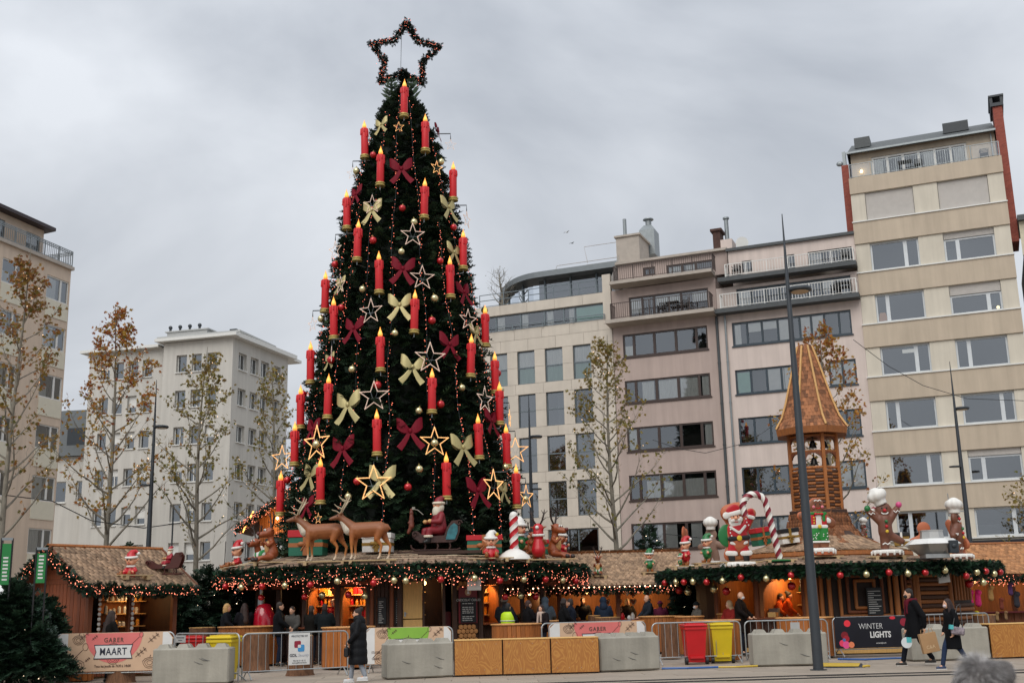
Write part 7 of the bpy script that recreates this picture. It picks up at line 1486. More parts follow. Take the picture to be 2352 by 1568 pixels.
p2,h2_ = put(1192,1286,80); elf('elf with striped sleeves peeping from behind the candy pole', p2+Vector((.05,.6,.05)), h2_*1.12, R(55), m_fgreen, m_fwhite, 'wave', legs=m_fbrown)
p,h = put(1238,1291,88); toon_deer('cartoon reindeer in a red hood seen from behind', p, h*1.1, R(165), 'stand', m_fred, m_fred); pallet(p+Vector((.3,0,0)), 1.9, -.08)
p,h = put(1272,1290,98); toon_deer('tall cartoon reindeer with a stick at the edge of the round kiosk', p+Vector((.05,.05,0)), h*1.02, R(60), 'sit')
p,h = put(1222,1284,60); toon_deer('dark cartoon reindeer peering between the candy pole and red hood', p+Vector((0,.7,.1)), h*1.1, R(50), 'sit'); gift('low red and green gift box behind the hooded reindeer', p+Vector((-.05,1.0,-.05)), 1.3, .5, .5, .02, m_teal2, m_fred, m_orib)
p,h = put(1292,1289,60); elf('small red elf with outstretched hand behind the tall reindeer', p+Vector((.02,.3,0)), h*1.2, R(70), m_fred, m_fwhite, 'wave')
# ---- left hut roof
q = hut.matrix_basis @ Vector((1.9,-.25,2.62)); p = Vector(q); h = Hpx(p,56)
for nm in (0,): elf('red elf with Santa hat sitting on the brown hut roof', hut.matrix_basis @ Vector((1.35,.05,2.66)), h*1.35, R(-12), m_fred, m_fred, 'sit'); pallet(hut.matrix_basis @ Vector((1.35,.0,2.7)), 1.0, a_)
q = hut.matrix_basis @ Vector((2.6,.15,2.72)); sleigh('small leather brown sleigh on the brown hut roof', q, .52, R(4), plain('sleigh_leather','4a2018',.35)); santa('small Santa riding the leather brown sleigh', q+Vector((.12,0,.26)), .58, R(-50), plain('robe_red2','9a1a2a',.5))
# ---- long hut roof
def hutz(y): return 2.3+(y-43.5)*((3.62-2.3)/2.7)
for px,py,kind in ((1375,1326,'d'),(1493,1318,'e')):
    r_ = ray(px,py); y = 43.6
    for _ in range(60):
        if CZ + r_.z/r_.y*y <= hutz(y): break
        y += .05
    p = Vector((r_.x/r_.y*y, y, hutz(y)+.06)); h = Hpx(p, 54)
    if kind == 'd': toon_deer('cartoon reindeer in striped pyjamas on the long hut roof', p, h*1.05, R(-15), 'sit', m_stripe)
    else: elf('green elf standing alone on the long hut roof', p, h*.98, R(0), m_fgreen, m_fgreen)
    pallet(p, .7, 0, .4)
# ---- belfry kiosk roof: gingerbread cut-outs and sculptures
def cookie(b, pose, g=0.0):
    """gingerbread body in the XZ plane, 1 m tall; g grows the outline"""
    b.ell((0,0,.82),(.17+g,.09,.17+g)); b.caps((0,0,.62),(0,0,.36),.14+g,.15+g); 
    if pose == 'plain':
        for s_ in (-1,1): b.caps((s_*.08,0,.56),(s_*.34,0,.46),.085+g,.08+g); b.caps((s_*.08,0,.3),(s_*.13,0,.09),.1+g,.085+g)
    elif pose == 'dance': b.caps((-.08,0,.58),(-.3,0,.8),.085+g,.07+g); b.caps((.08,0,.58),(.27,0,.84),.085+g,.07+g); b.caps((-.02,0,.3),(-.04,0,.06),.11+g,.09+g); b.caps((.05,0,.32),(.3,0,.18),.1+g,.075+g)
    elif pose == 'walk': b.caps((-.08,0,.56),(-.22,0,.42),.085+g,.08+g); b.caps((.06,0,.56),(.2,0,.66),.085+g,.07+g); b.caps((0,0,.3),(0,0,.08),.12+g,.1+g)
    elif pose == 'wave': b.caps((-.1,0,.56),(-.26,0,.36),.09+g,.09+g); b.caps((.1,0,.58),(.24,0,.86),.09+g,.085+g); b.caps((-.07,0,.3),(-.11,0,.06),.1+g,.09+g); b.caps((.07,0,.3),(.12,0,.06),.1+g,.09+g)
def squash(o_, k): o_.scale = (1,k,1); return o_
def iced_base(par, w, z=.0, m=None):
    b = MB(); b.lathe([(w,z),(w*1.02,z+.05),(w,z+.1)],24); b.build('biscuit_base', m or m_back, par, smooth=50); b = MB(); n = 32; V = [(0,0,z+.125)]
    b.lathe([(w*1.03,z+.06),(w*1.05,z+.1),(w*.98,z+.13),(.01,z+.135)],24); b.build('icing', m_fwhite, par, smooth=60)
    for i in range(14): a = 2*math.pi*i/14; b = MB(); b.caps((w*1.03*math.cos(a),w*1.03*math.sin(a),z+.08),(w*1.03*math.cos(a),w*1.03*math.sin(a),z+random.uniform(.02,.06)),.03,.025,6); b.build('icing_drip', m_fwhite, par, smooth=60)
def chef_hat(par, x, y, z, s, tilt=0):
    M_ = Matrix.Translation((x,y,z))@Mrot(0,tilt,0); b = MB(); b.lathe([(.12*s,0),(.125*s,.1*s),(.1*s,.12*s)],16,M=M_)
    for k in range(7): a = 2*math.pi*k/7; b.ell(M_@Vector((.1*s*math.cos(a),.1*s*math.sin(a),.2*s)),(.1*s,.1*s,.11*s))
    b.ell(M_@Vector((0,0,.26*s)),(.13*s,.13*s,.1*s)); b.skin('chef_hat', m_fwhite, par, .02, 2)
def ginger_chef(label, p, h, rz, pose):
    f = thing('gingerbread_chef', label, 'gingerbread figure', p, rz, 'gingerbread chef figures on the belfry kiosk'); f.scale = (h,)*3; b = MB(); cookie(b, pose); b.skin('body', m_gcook, f, .02, 4)
    chef_hat(f, -.03 if pose == 'dance' else 0, 0, .93, 1.05, -22 if pose == 'dance' else 3)
    b = MB(); b.ell((0,-.1,.81),(.035,.035,.035)); b.build('nose', m_fred, f, smooth=60); b = MB(); eyes(b,0,-.085,.86,.022,.05); b.build('eyes', m_black, f); b = MB(); b.tube([(-.07,-.09,.765),(-.035,-.1,.74),(.035,-.1,.74),(.07,-.09,.765)],.013,5); b.build('smile', m_fwhite, f)
    for z,m in ((.58,m_fgreen),(.48,m_fred),(.38,m_yel)): b = MB(); b.ell((0,-.15,z),.034); b.build('button', m, f, smooth=60)
    for x,z in ((-.26,.75),(.24,.78)) if pose == 'dance' else ((-.2,.45),(.17,.64)): b = MB(); b.tube([(x-.06,-.09,z+.02),(x-.02,-.1,z-.02),(x+.02,-.1,z+.02),(x+.06,-.09,z-.01)],.012,5); b.build('icing_line', m_fwhite, f)
    if pose == 'dance':
        for x,z,m in ((-.33,.86,m_fgreen),(.31,.92,plain('sweet_pink','c4497a',.35))): b = MB(); b.ell((x,-.03,z),.065); b.build('sweet', m, f, smooth=60)
    b = MB(); b.tube([(-.1,-.09,.12),(-.05,-.1,.15),(0,-.1,.12),(.05,-.1,.15)],.014,5); b.build('icing_line', m_fwhite, f)
    iced_base(f, .3, -.12, m_gcook); return f
def cutout(label, p, h, rz, pose, front, hat=False):
    f = thing('gingerbread_cutout', label, 'gingerbread cut-out', p, rz, 'gingerbread cut-outs on the belfry kiosk'); f.scale = (h,)*3; b = MB(); cookie(b, pose, .02); squash(b.skin('board', front, f, .02, 3), .55)
    if hat: chef_hat(f, 0, 0, .95, 1.15)
    b = MB(); b.lathe([(.26,-.04),(.27,.0),(.25,.03)],18); b.build('base', m_fwhite, f, smooth=50); return f
def frontwise(p): return math.atan2(p.x, p.y) * -1.0
p,h = put(1577,1300,92,BELF); cutout('plain terracotta gingerbread cut-out seen from behind beside the red elf', p+Vector((.05,.55,.05)), h, R(70), 'wave', m_back)
p,h = put(1577,1306,62,BELF); elf('red elf holding a small green doll on the belfry kiosk', p, h*1.08, R(-50), m_fred, m_fred); elf('tiny green elf doll standing before the red elf', p+Vector((-.22,-.15,0)), h*.5, R(-60), m_fgreen, m_fgreen); pallet(p, 1.0, R(-10))
p,h = put(1635,1297,88,BELF); cutout('brown gingerbread cut-out with chef hat seen from behind', p+Vector((.12,.5,0)), h*.88, R(155), 'plain', mat('cutout_brown','7d6152',.6), True)
p,h = put(1626,1299,63,BELF); elf('green elf with hands on hips beside the brown cut-out', p, h*1.05, R(-45), m_fgreen, m_fgreen, legs=m_fgreen); pallet(p, 1.0, R(5))
# Santa cut-out
p,h = put(1697,1297,132,BELF); f = thing('santa_cutout', 'large waving Santa biscuit cut-out with green sack on an iced base', 'Santa figure', p, R(8)); f.scale = (h,)*3
def sk(name, m, shapes, y, k=.35, vox=.014, it=2):
    b = MB()
    for s_ in shapes:
        if len(s_) == 3: b.ell((s_[0],0,s_[1]),(s_[2],.06,s_[2]))
        elif len(s_) == 4: b.ell((s_[0],0,s_[1]),(s_[2],.06,s_[3]))
        else: b.caps((s_[0],0,s_[1]),(s_[2],0,s_[3]),s_[4],s_[5])
    o_ = b.skin(name, m, f, vox, it); o_.location = (0,y,0); o_.scale = (1,k,1); return o_
body = [(0,.52,.02,.36,.19,.2),(-.07,.26,-.14,.12,.095,.085),(.07,.26,.16,.12,.095,.085),(.15,.6,.3,.84,.09,.075),(-.02,.78,.17),(-.1,.85,.05,.9,.14,.13)]
sk('board', m_back, [tuple(x + (.022 if i >= len(s_)-(1 if len(s_) == 3 else 2) else 0) for i,x in enumerate(s_)) for s_ in body], .05, .5)
sk('sack', m_fgreen, [(-.17,.46,.17,.2)], .02, .45); sk('coat', m_fred, [(0,.53,.02,.42,.18,.18),(.14,.58,.29,.82,.08,.065),(-.07,.28,-.1,.2,.1,.085),(.08,.28,.12,.2,.1,.085)], 0)
sk('cuff', m_fwhite, [(.23,.78,.31,.76,.035,.035),(-.2,.155,-.06,.15,.045,.045),(.07,.15,.21,.155,.045,.045),(-.12,.33,.02,.3,.03,.03),(.02,.3,.16,.34,.03,.03)], -.035, .4); sk('glove', m_fred, [(.28,.87,.055)], -.01)
sk('boots', m_black, [(-.13,.1,-.12,.05,.06,.06),(.14,.1,.14,.05,.06,.06)], -.02); sk('belt', m_black, [(-.15,.4,.18,.42,.045,.045)], -.05, .35)
sk('face', m_skin, [(-.03,.76,.1,.09)], -.04); sk('beard', m_fwhite, [(-.03,.69,.12,.1),(-.12,.74,.04),(.07,.74,.05)], -.035); sk('moustache', m_fwhite, [(-.09,.71,-.03,.72,.03,.03),(.03,.72,-.03,.72,.03,.03)], -.075)
sk('hat', m_fred, [(-.05,.88,.13,.1),(-.02,.93,.1,.07)], -.02); sk('hat_trim', m_fwhite, [(-.16,.81,.1,.87,.04,.045),(-.19,.8,.065)], -.055, .4); sk('lapels', m_fwhite, [(-.13,.6,.02,.5,.025,.025),(.14,.62,.03,.5,.025,.025)], -.07, .3)
sk('buckle', m_yel, [(.02,.41,.05)], -.075, .3); b = MB(); b.ell((-.03,-.1,.75),(.03,.03,.03)); b.build('nose', m_skin, f, smooth=60); b = MB(); eyes(b,-.03,-.085,.785,.014,.035); b.build('eyes', m_black, f); b = MB(); b.tube([(-.06,-.11,.69),(-.03,-.115,.68),(0,-.11,.69)],.008,4); b.build('mouth', m_fred, f)
for x,z in ((-.13,.56),(-.14,.5),(-.12,.45),(.17,.68),(.2,.63),(.16,.74)): b = MB(); b.ell((x,-.075,z),.014,nu=8,nv=6); b.build('icing_dot', m_fwhite, f)
iced_base(f, .3, -.13); pallet(p, 1.4, R(8))
p,h = put(1750,1250,48,BELF); gift('red and green gift box tilted behind the Santa cut-out', p, .5, .5, .62, R(18), m_teal2, m_fred, m_orib, -8)
p,h = put(1792,1292,150,BELF); f = thing('candy_cane', 'tall maroon and white candy cane bent over the Santa cut-out', 'candy cane', p, R(0)); r = .38; b = twist([(0,0,0),(-.16,0,h*.45),(-.3,0,h-r)] + [(-.3-r+r*math.cos(t),0,h-r+r*math.sin(t)*1.05) for t in np.linspace(.15,math.pi,12)] + [(-.3-2*r+.06,0,h-r-.3)],.105,5.0); b.build('stick', [m_canr,m_can], f, smooth=60); b = MB(); b.lathe([(.42,-.04),(.42,0),(.01,.04)],20); b.build('base', m_fgreen, f, smooth=50); pallet(p, 1.0, R(-6))
p,h = put(1812,1254,36,BELF); gift('white gift box with black lid beside the bell tower', p, .62, .5, .5, R(10), m_fwhite, m_black, m_goldm, -6)
# gingerbread boy with green trousers
p,h = put(1886,1284,122,BELF); f = thing('gingerbread_boy', 'gingerbread boy in green trousers and red waistcoat on an iced base', 'gingerbread figure', p, R(6)); f.scale = (h,)*3
gb = [(0,.82,.15,.15),(0,.6,0,.4,.15,.14),(-.1,.58,-.3,.64,.08,.07),(.1,.58,.27,.5,.09,.08),(-.08,.32,-.09,.1,.1,.09),(.08,.32,.09,.1,.1,.09)]
sk('board', m_back, [tuple(x + (.02 if i >= len(s_)-2 else 0) for i,x in enumerate(s_)) for s_ in gb], .05, .5); sk('body', mat('ginger_mid','7d4a2e',.5,var=.1), gb, 0)
sk('trousers', plain('bright_green','1d7a2e',.4), [(-.1,.38,.1,.38,.08,.08),(-.08,.34,-.085,.22,.095,.09),(.08,.34,.085,.22,.095,.09)], -.03); sk('waistcoat', m_fred, [(-.11,.62,-.1,.48,.06,.06),(.11,.62,.1,.48,.06,.06)], -.035); sk('shirt', m_fwhite, [(0,.62,0,.48,.075,.075),(.17,.56,.2,.54,.05,.05)], -.03); sk('belt', m_fwhite, [(-.14,.435,.14,.435,.035,.035)], -.05); sk('buckle', m_yel, [(0,.435,.04)], -.075, .3); sk('bow_tie', m_fred, [(-.06,.67,.035,.03),(.06,.67,.035,.03),(0,.67,.02)], -.07, .5); sk('scarf', plain('bright_green','1d7a2e',.4), [(-.14,.68,.14,.68,.03,.03),(.1,.66,.1,.55,.035,.035)], -.05); sk('cuffs', m_fwhite, [(-.17,.15,0,.15,.02,.02),(.01,.15,.17,.15,.02,.02)], -.055)
b = MB(); eyes(b,0,-.06,.85,.018,.045); b.build('eyes', m_black, f); 
for x in (-.085,.085): b = MB(); b.ell((x,-.06,.8),(.03,.02,.03)); b.build('cheek', plain('cheek_pink','d0737f',.4), f, smooth=60)
b = MB(); b.tube([(-.04,-.065,.785),(0,-.07,.77),(.04,-.065,.785)],.01,4); b.build('mouth', m_fred, f); b = MB(); b.tube([(-.07,-.06,.91),(-.03,-.065,.93),(0,-.065,.91),(.04,-.065,.93),(.07,-.06,.915)],.012,5); b.build('icing_hair', m_fwhite, f)
for z in (.6,.55,.5): b = MB(); b.ell((-.1,-.065,z),.016,nu=8,nv=6); b.build('button', m_yel, f)
for k in range(14): s_ = random.choice((-1,1)); b = MB(); b.ell((s_*.085+random.uniform(-.06,.06),-.062,random.uniform(.19,.31)),.012,nu=6,nv=4); b.build('icing_dot', m_fwhite, f)
iced_base(f, .26, -.1); pallet(p, 1.3, R(5))
p,h = put(2040,1284,112,BELF); ginger_chef('dancing gingerbread chef with raised arms and a kicking leg', p, h, R(-5), 'dance'); pallet(p, 1.2, 0)
p,h = put(2003,1258,62,BELF); ginger_chef('gingerbread chef half hidden behind the roof slope beside the bell tower', OC+Vector((1.95,1.3,0)), .75, R(30), 'walk')
p,h = put(2068,1262,75,BELF); f = thing('candy_cane', 'small maroon and white candy cane behind the dancing chef', 'candy cane', p+Vector((.15,1.6,.1)), 0); b = twist([(0,0,0),(-.05,0,h*.9)] + [(-.05-.25+.25*math.cos(t),0,h*.9+.25*math.sin(t)) for t in np.linspace(.1,2.9,8)],.075,4.0); b.build('stick', [m_canr,m_can], f, smooth=60); gift('black and gold gift box behind the dancing chef', p+Vector((.35,.8,.15)), .5, .4, .45, R(-20), m_goldm, m_black, m_fwhite)
p,h = put(2138,1262,72,BELF); cutout('terracotta gingerbread cut-out seen from behind the steel floodlight', p+Vector((0,.5,0)), h*1.15, R(175), 'plain', m_back)
p,h = put(2204,1284,100,BELF); ginger_chef('walking gingerbread chef in front of a terracotta cut-out', p, h*1.0, R(48), 'walk'); cutout('tall terracotta cut-out right behind the walking chef', p+Vector((.22,.55,0)), h*1.02, R(110), 'wave', m_back); pallet(p, 1.2, 0)
# steel floodlight housing
p,h = put(2146,1289,55,BELF); f = thing('floodlight_housing', 'faceted steel floodlight housing on the belfry kiosk roof', 'floodlight', p, R(-6)); m_stl = plain('brushed_steel','b9b8b4',.3,metal=.6); oc = lambda r: [(r*math.cos(2*math.pi*(i+.5)/8), r*math.sin(2*math.pi*(i+.5)/8)) for i in range(8)]
def ring(r0,z0,r1,z1,b): 
    a = oc(r0); c = oc(r1)
    for i in range(8): b.quad((*a[i],z0),(*a[(i+1)%8],z0),(*c[(i+1)%8],z1),(*c[i],z1))
b = MB(); ring(.45,.12,.84,.42,b); b.build('lower_hood', m_stl, f); b = MB(); ring(.84,.42,.62,.58,b); b.prism(oc(.62),.575,.58); b.build('upper_hood', plain('steel_white','d3d3d0',.35), f); b = MB(); ring(.36,.58,.33,.82,b); b.prism(oc(.35),.82,.85); b.build('cap', m_stl, f); b = MB(); b.box((-.35,-.5,0),(.35,.3,.12)); b.build('stand', m_galv, f); b = MB(); b.bbox((.28,-.85,.12),(.55,-.6,.5),.02); b.ell((.41,-.86,.33),(.07,.04,.07)); b.build('camera_unit', m_dark, f)

# every figure sits on the roof surface below it
for o_ in list(bpy.data.objects):
    if o_.parent is None and o_.get('category') in ('gift box','gingerbread figure','gingerbread cut-out','elf figure','reindeer figure','candy cane'):
        for C_, R_, zf_ in ((TC, KR, lambda q: KZ+(KR-q)*KS), (OC, OR, ozf)):
            q = math.hypot(o_.location.x-C_.x, o_.location.y-C_.y)
            if .9 < q < R_: o_.location.z = zf_(q) + .09 + (.12*o_.scale.x if o_.name.startswith('gingerbread_chef') or o_.name.startswith('gingerbread_boy') else 0)
# ------------------------------------------------------------------ plane trees with sparse autumn leaves
m_bulbp = mat('plane_tree_bulb','ffd0a0',.4,var=0,emit=2.5)
LEAF_V = [(0,0,0),(.28,-.42,.03),(.32,-.15,.05),(.75,-.4,.0),(.62,-.08,.05),(1.05,0,-.03),(.62,.08,.05),(.75,.4,.0),(.32,.15,.05),(.28,.42,.03)]; LEAF_F = [(0,1,2,8,9),(2,3,4),(4,5,6),(6,7,8),(2,4,6,8)]
m_leafa = leafmat('plane_leaves_autumn',('6e6430','8f7a38','b08a3e','a8672f','8a4a2c')); m_leafg = leafmat('plane_leaves_green',('545c2e','6e6c36','857a3e','968044','7d6234')); m_leafo = leafmat('plane_leaves_olive',('5c5c30','77692f','8f7438','966438','7d5230')); m_plane = mat('plane_bark','7d776b',.85,var=.35,scale=2.5,stretch=(2,2,.8),bump=.3)
def plane_tree(label, base, H_, crown, ml, seed, lean=0.0, nleaf=1700, z0=None, spread=1.0, lights=26, lsz=(.13,.22)):
    """slim street tree: leader, ascending limbs with twigs, scattered leaves in tufts"""
    rnd = random.Random(seed); f = thing('plane_tree', label, 'tree', base, 0, 'young plane trees on the square'); z0 = z0 or H_*.28
    lead = [Vector((lean*t*H_*.1 + .18*math.sin(t*5+seed)*t, .1*math.sin(t*4+seed*2)*t, H_*t)) for t in [i/12 for i in range(13)]]
    b = MB(); b.tube(lead, [max(.012,.135*(1-t)**.9+.01) for t in [i/12 for i in range(13)]], 9); b.build('trunk', m_plane, f, smooth=60)
    br = MB(); tips = []
    def at(z): i = min(11,int(z/H_*12)); return lead[i].lerp(lead[i+1], z/H_*12-i)
    n = int(crown[1])
    for k in range(n):
        t = (k+rnd.random()*.7)/n; z = z0 + (H_*.95-z0)*t; p = at(z); a = k*2.399 + rnd.uniform(-.4,.4); L_ = crown[0]*(1-t**1.4)*rnd.uniform(.75,1.1)*spread + .35; up = rnd.uniform(.75,1.25)
        pts = [p]; d = Vector((math.cos(a), math.sin(a), up*.7)).normalized(); m_ = 6
        for i in range(m_): d = (d + Vector((rnd.gauss(0,.12),rnd.gauss(0,.12),.09+rnd.gauss(0,.08)))).normalized(); pts.append(pts[-1] + d*L_/m_)
        r0 = .045*(1-t)+.014; br.tube(pts,[r0*(1-i/(m_+.6)) for i in range(m_+1)],5)
        for i in range(2, m_+1):
            for _ in range(2 if i < m_ else 3):
                a2 = rnd.uniform(0,6.28); q = (pts[i]-pts[i-1]).normalized(); e = (q*rnd.uniform(.5,1.0) + Vector((math.cos(a2),math.sin(a2),rnd.uniform(-.2,.6)))*.6).normalized(); l = rnd.uniform(.3,.75)*(.6+.4*(1-t)); p1 = pts[i] + e*l*.5 + Vector((0,0,rnd.gauss(0,.03))); p2 = p1 + (e + Vector((rnd.gauss(0,.3),rnd.gauss(0,.3),.15))).normalized()*l*.5
                br.tube([pts[i],p1,p2],[.009,.007,.004],3,cap=False); tips += [p1,p2,p2]
        tips += [pts[-1]]*2
    br.build('branches', m_plane, f, smooth=60)
    g = np.random.default_rng(seed); T = np.array([tuple(q) for q in tips]); w = g.random(len(T))**2.2 + .04; w *= .35 + (T[:,2]-z0)/(H_-z0)*.9; w = np.maximum(w,0.01); i = g.choice(len(T), nleaf, p=w/w.sum()); P = T[i] + g.normal(0,.11,(nleaf,3)); D = g.normal(0,1,(nleaf,3)); D[:,2] -= .5
    s_ = g.uniform(lsz[0],lsz[1],nleaf); scatter('leaves', LEAF_V, LEAF_F, frames(D, g.uniform(-3,3,nleaf))*s_[:,None,None], P, ml, f, np.clip(g.normal(.5,.25,nleaf) + (T[i,2]/H_-.6)*.5,0,1))
    if lights: i = g.integers(0,len(T),lights); tag(bulbs('fairy_lights', T[i]+g.normal(0,.05,(lights,3)), 0.016, m_bulbp, f), kind='stuff')
    return f
def tree_at(label, pxb, pxt, pyt, y, crown, ml, seed, **k):
    """base px and top pixel at depth y"""
    t = atY(pxt, pyt, y); b_ = atY(pxb, 1330, y); return plane_tree(label, (b_.x,y,0), t.z, crown, ml, seed, lean=(t.x-b_.x)/t.z*10, **k)
tree_at('plane tree with yellow green leaves in front of the peach block', -4, 62, 572, 44, (3.6,34), m_leafo, 3, nleaf=1900)
tree_at('plane tree with rusty leaves behind the brown hut', 243, 268, 698, 48, (3.4,32), m_leafa, 5, nleaf=2000)
tree_at('thin leaved plane tree before the grey white building', 448, 472, 795, 50, (3.2,30), m_leafg, 8, nleaf=1250)
tree_at('nearly bare plane tree between the grey white building and the giant tree', 622, 632, 828, 54, (2.6,28), m_leafg, 12, nleaf=900)
tree_at('plane tree with small green leaves before the stone and mauve buildings', 1424, 1388, 768, 50, (3.3,34), m_leafg, 21, nleaf=1350)
tree_at('orange leaved plane tree behind the bell tower', 1905, 1890, 735, 50, (3.2,32), m_leafa, 31, nleaf=1900)
tree_at('plane tree with only a few leaves at the scarf hut', 2420, 2400, 1040, 48, (2.4,20), m_leafg, 41, nleaf=700)
# bare shrub on the roof terrace of the stone building
q = FP + Vector((math.cos(AF)*-22.6 - math.sin(AF)*2.2, math.sin(AF)*-22.6 + math.cos(AF)*2.2, 20.4)); plane_tree('bare potted shrub on the curved roof terrace', q, 2.9, (1.0,16), m_leafg, 51, nleaf=40, z0=.5, lights=0, lsz=(.05,.09))
# ------------------------------------------------------------------ small fir trees with lights
def fir(label, base, H_, Rb, seed, n=2600, lights=70, sp=(.28,.55), z0=.25, skew=0):
    g = np.random.default_rng(seed); f = thing('fir_tree', label, 'fir tree', base, 0, 'fir trees with lights between the stalls'); b = MB(); b.cyl((0,0,0),(0,0,H_*.97),.06+.012*H_,.01,n=8); b.build('trunk', m_bark, f, smooth=60)
    z = z0 + (H_-z0)*(1-np.sqrt(g.random(n))); t = g.uniform(0,2*math.pi,n); R_ = Rb*np.clip(1-(z-z0)/(H_-z0),0,1)**.85*(1+.14*np.sin(t*5+z*3)+.1*np.sin(t*9-z*6)); r = R_*g.uniform(.25,1,n)**.6; P = np.stack([r*np.cos(t),r*np.sin(t),z+.1*R_],1)
    D = np.stack([np.cos(t+g.normal(0,.45,n)),np.sin(t+g.normal(0,.45,n)),g.normal(.05,.3,n)],1); top = (z > H_*.9); D[top] += (0,0,1.2)
    sprays('crown', P, D, g.uniform(*sp,n), m_firs, f, tint=np.clip(g.normal(.5,.25,n),0,1)); sprays('leader', np.array([(0,0,H_*.86)]*5), np.array([(0,.01,1),(.5,0,1),(-.5,.1,1),(.1,.5,1),(0,-.5,1)]), np.array([H_*.16+.25,.3,.3,.3,.3]), m_firs, f)
    i = g.integers(0,n,lights); Q = P[i]*np.array([1.12,1.12,1]); tag(bulbs('fairy_lights', Q, .015, m_bulbw, f), kind='stuff'); return f
m_firs = mat('nordmann_needles', '1f3322', .5, tint=('0d1a12','1a2c1d','284030','3c5640'), spec=.35); m_bulbw = mat('cool_bulb','ffe3c0',.4,var=0,emit=7)
p = G(48,1580); fir('big dark fir with lights in front of the market banner', (p.x-.3,p.y,0), 2.35, 1.22, 61, 4200, 60, (.24,.48), .12)
for px,y,h,r_,lab,sd_ in ((100,30.2,1.9,.75,'fir half hidden behind the green banner',62),(398,40,3.0,1.5,'broad fir beside the brown hut',63),(470,41,3.1,1.5,'broad fir behind the upright log table',64),(545,42,3.0,1.3,'fir behind the blonde woman',65),(365,43,3.4,1.2,'fir between the brown hut and the grey building',66),(1222,47,2.9,1.4,'lit fir behind the steward',67),(1590,43,2.7,1.0,'fir with lights between the long hut and belfry kiosk',68),(290,46,4.2,1.3,'tall bushy fir behind the brown hut ridge',69),(1500,57,5.2,2.2,'broad evergreen behind the long hut roof',70)):
    p = atY(px,1400,y); fir(lab, (p.x,y,0), h, r_, sd_, 2000, 45)
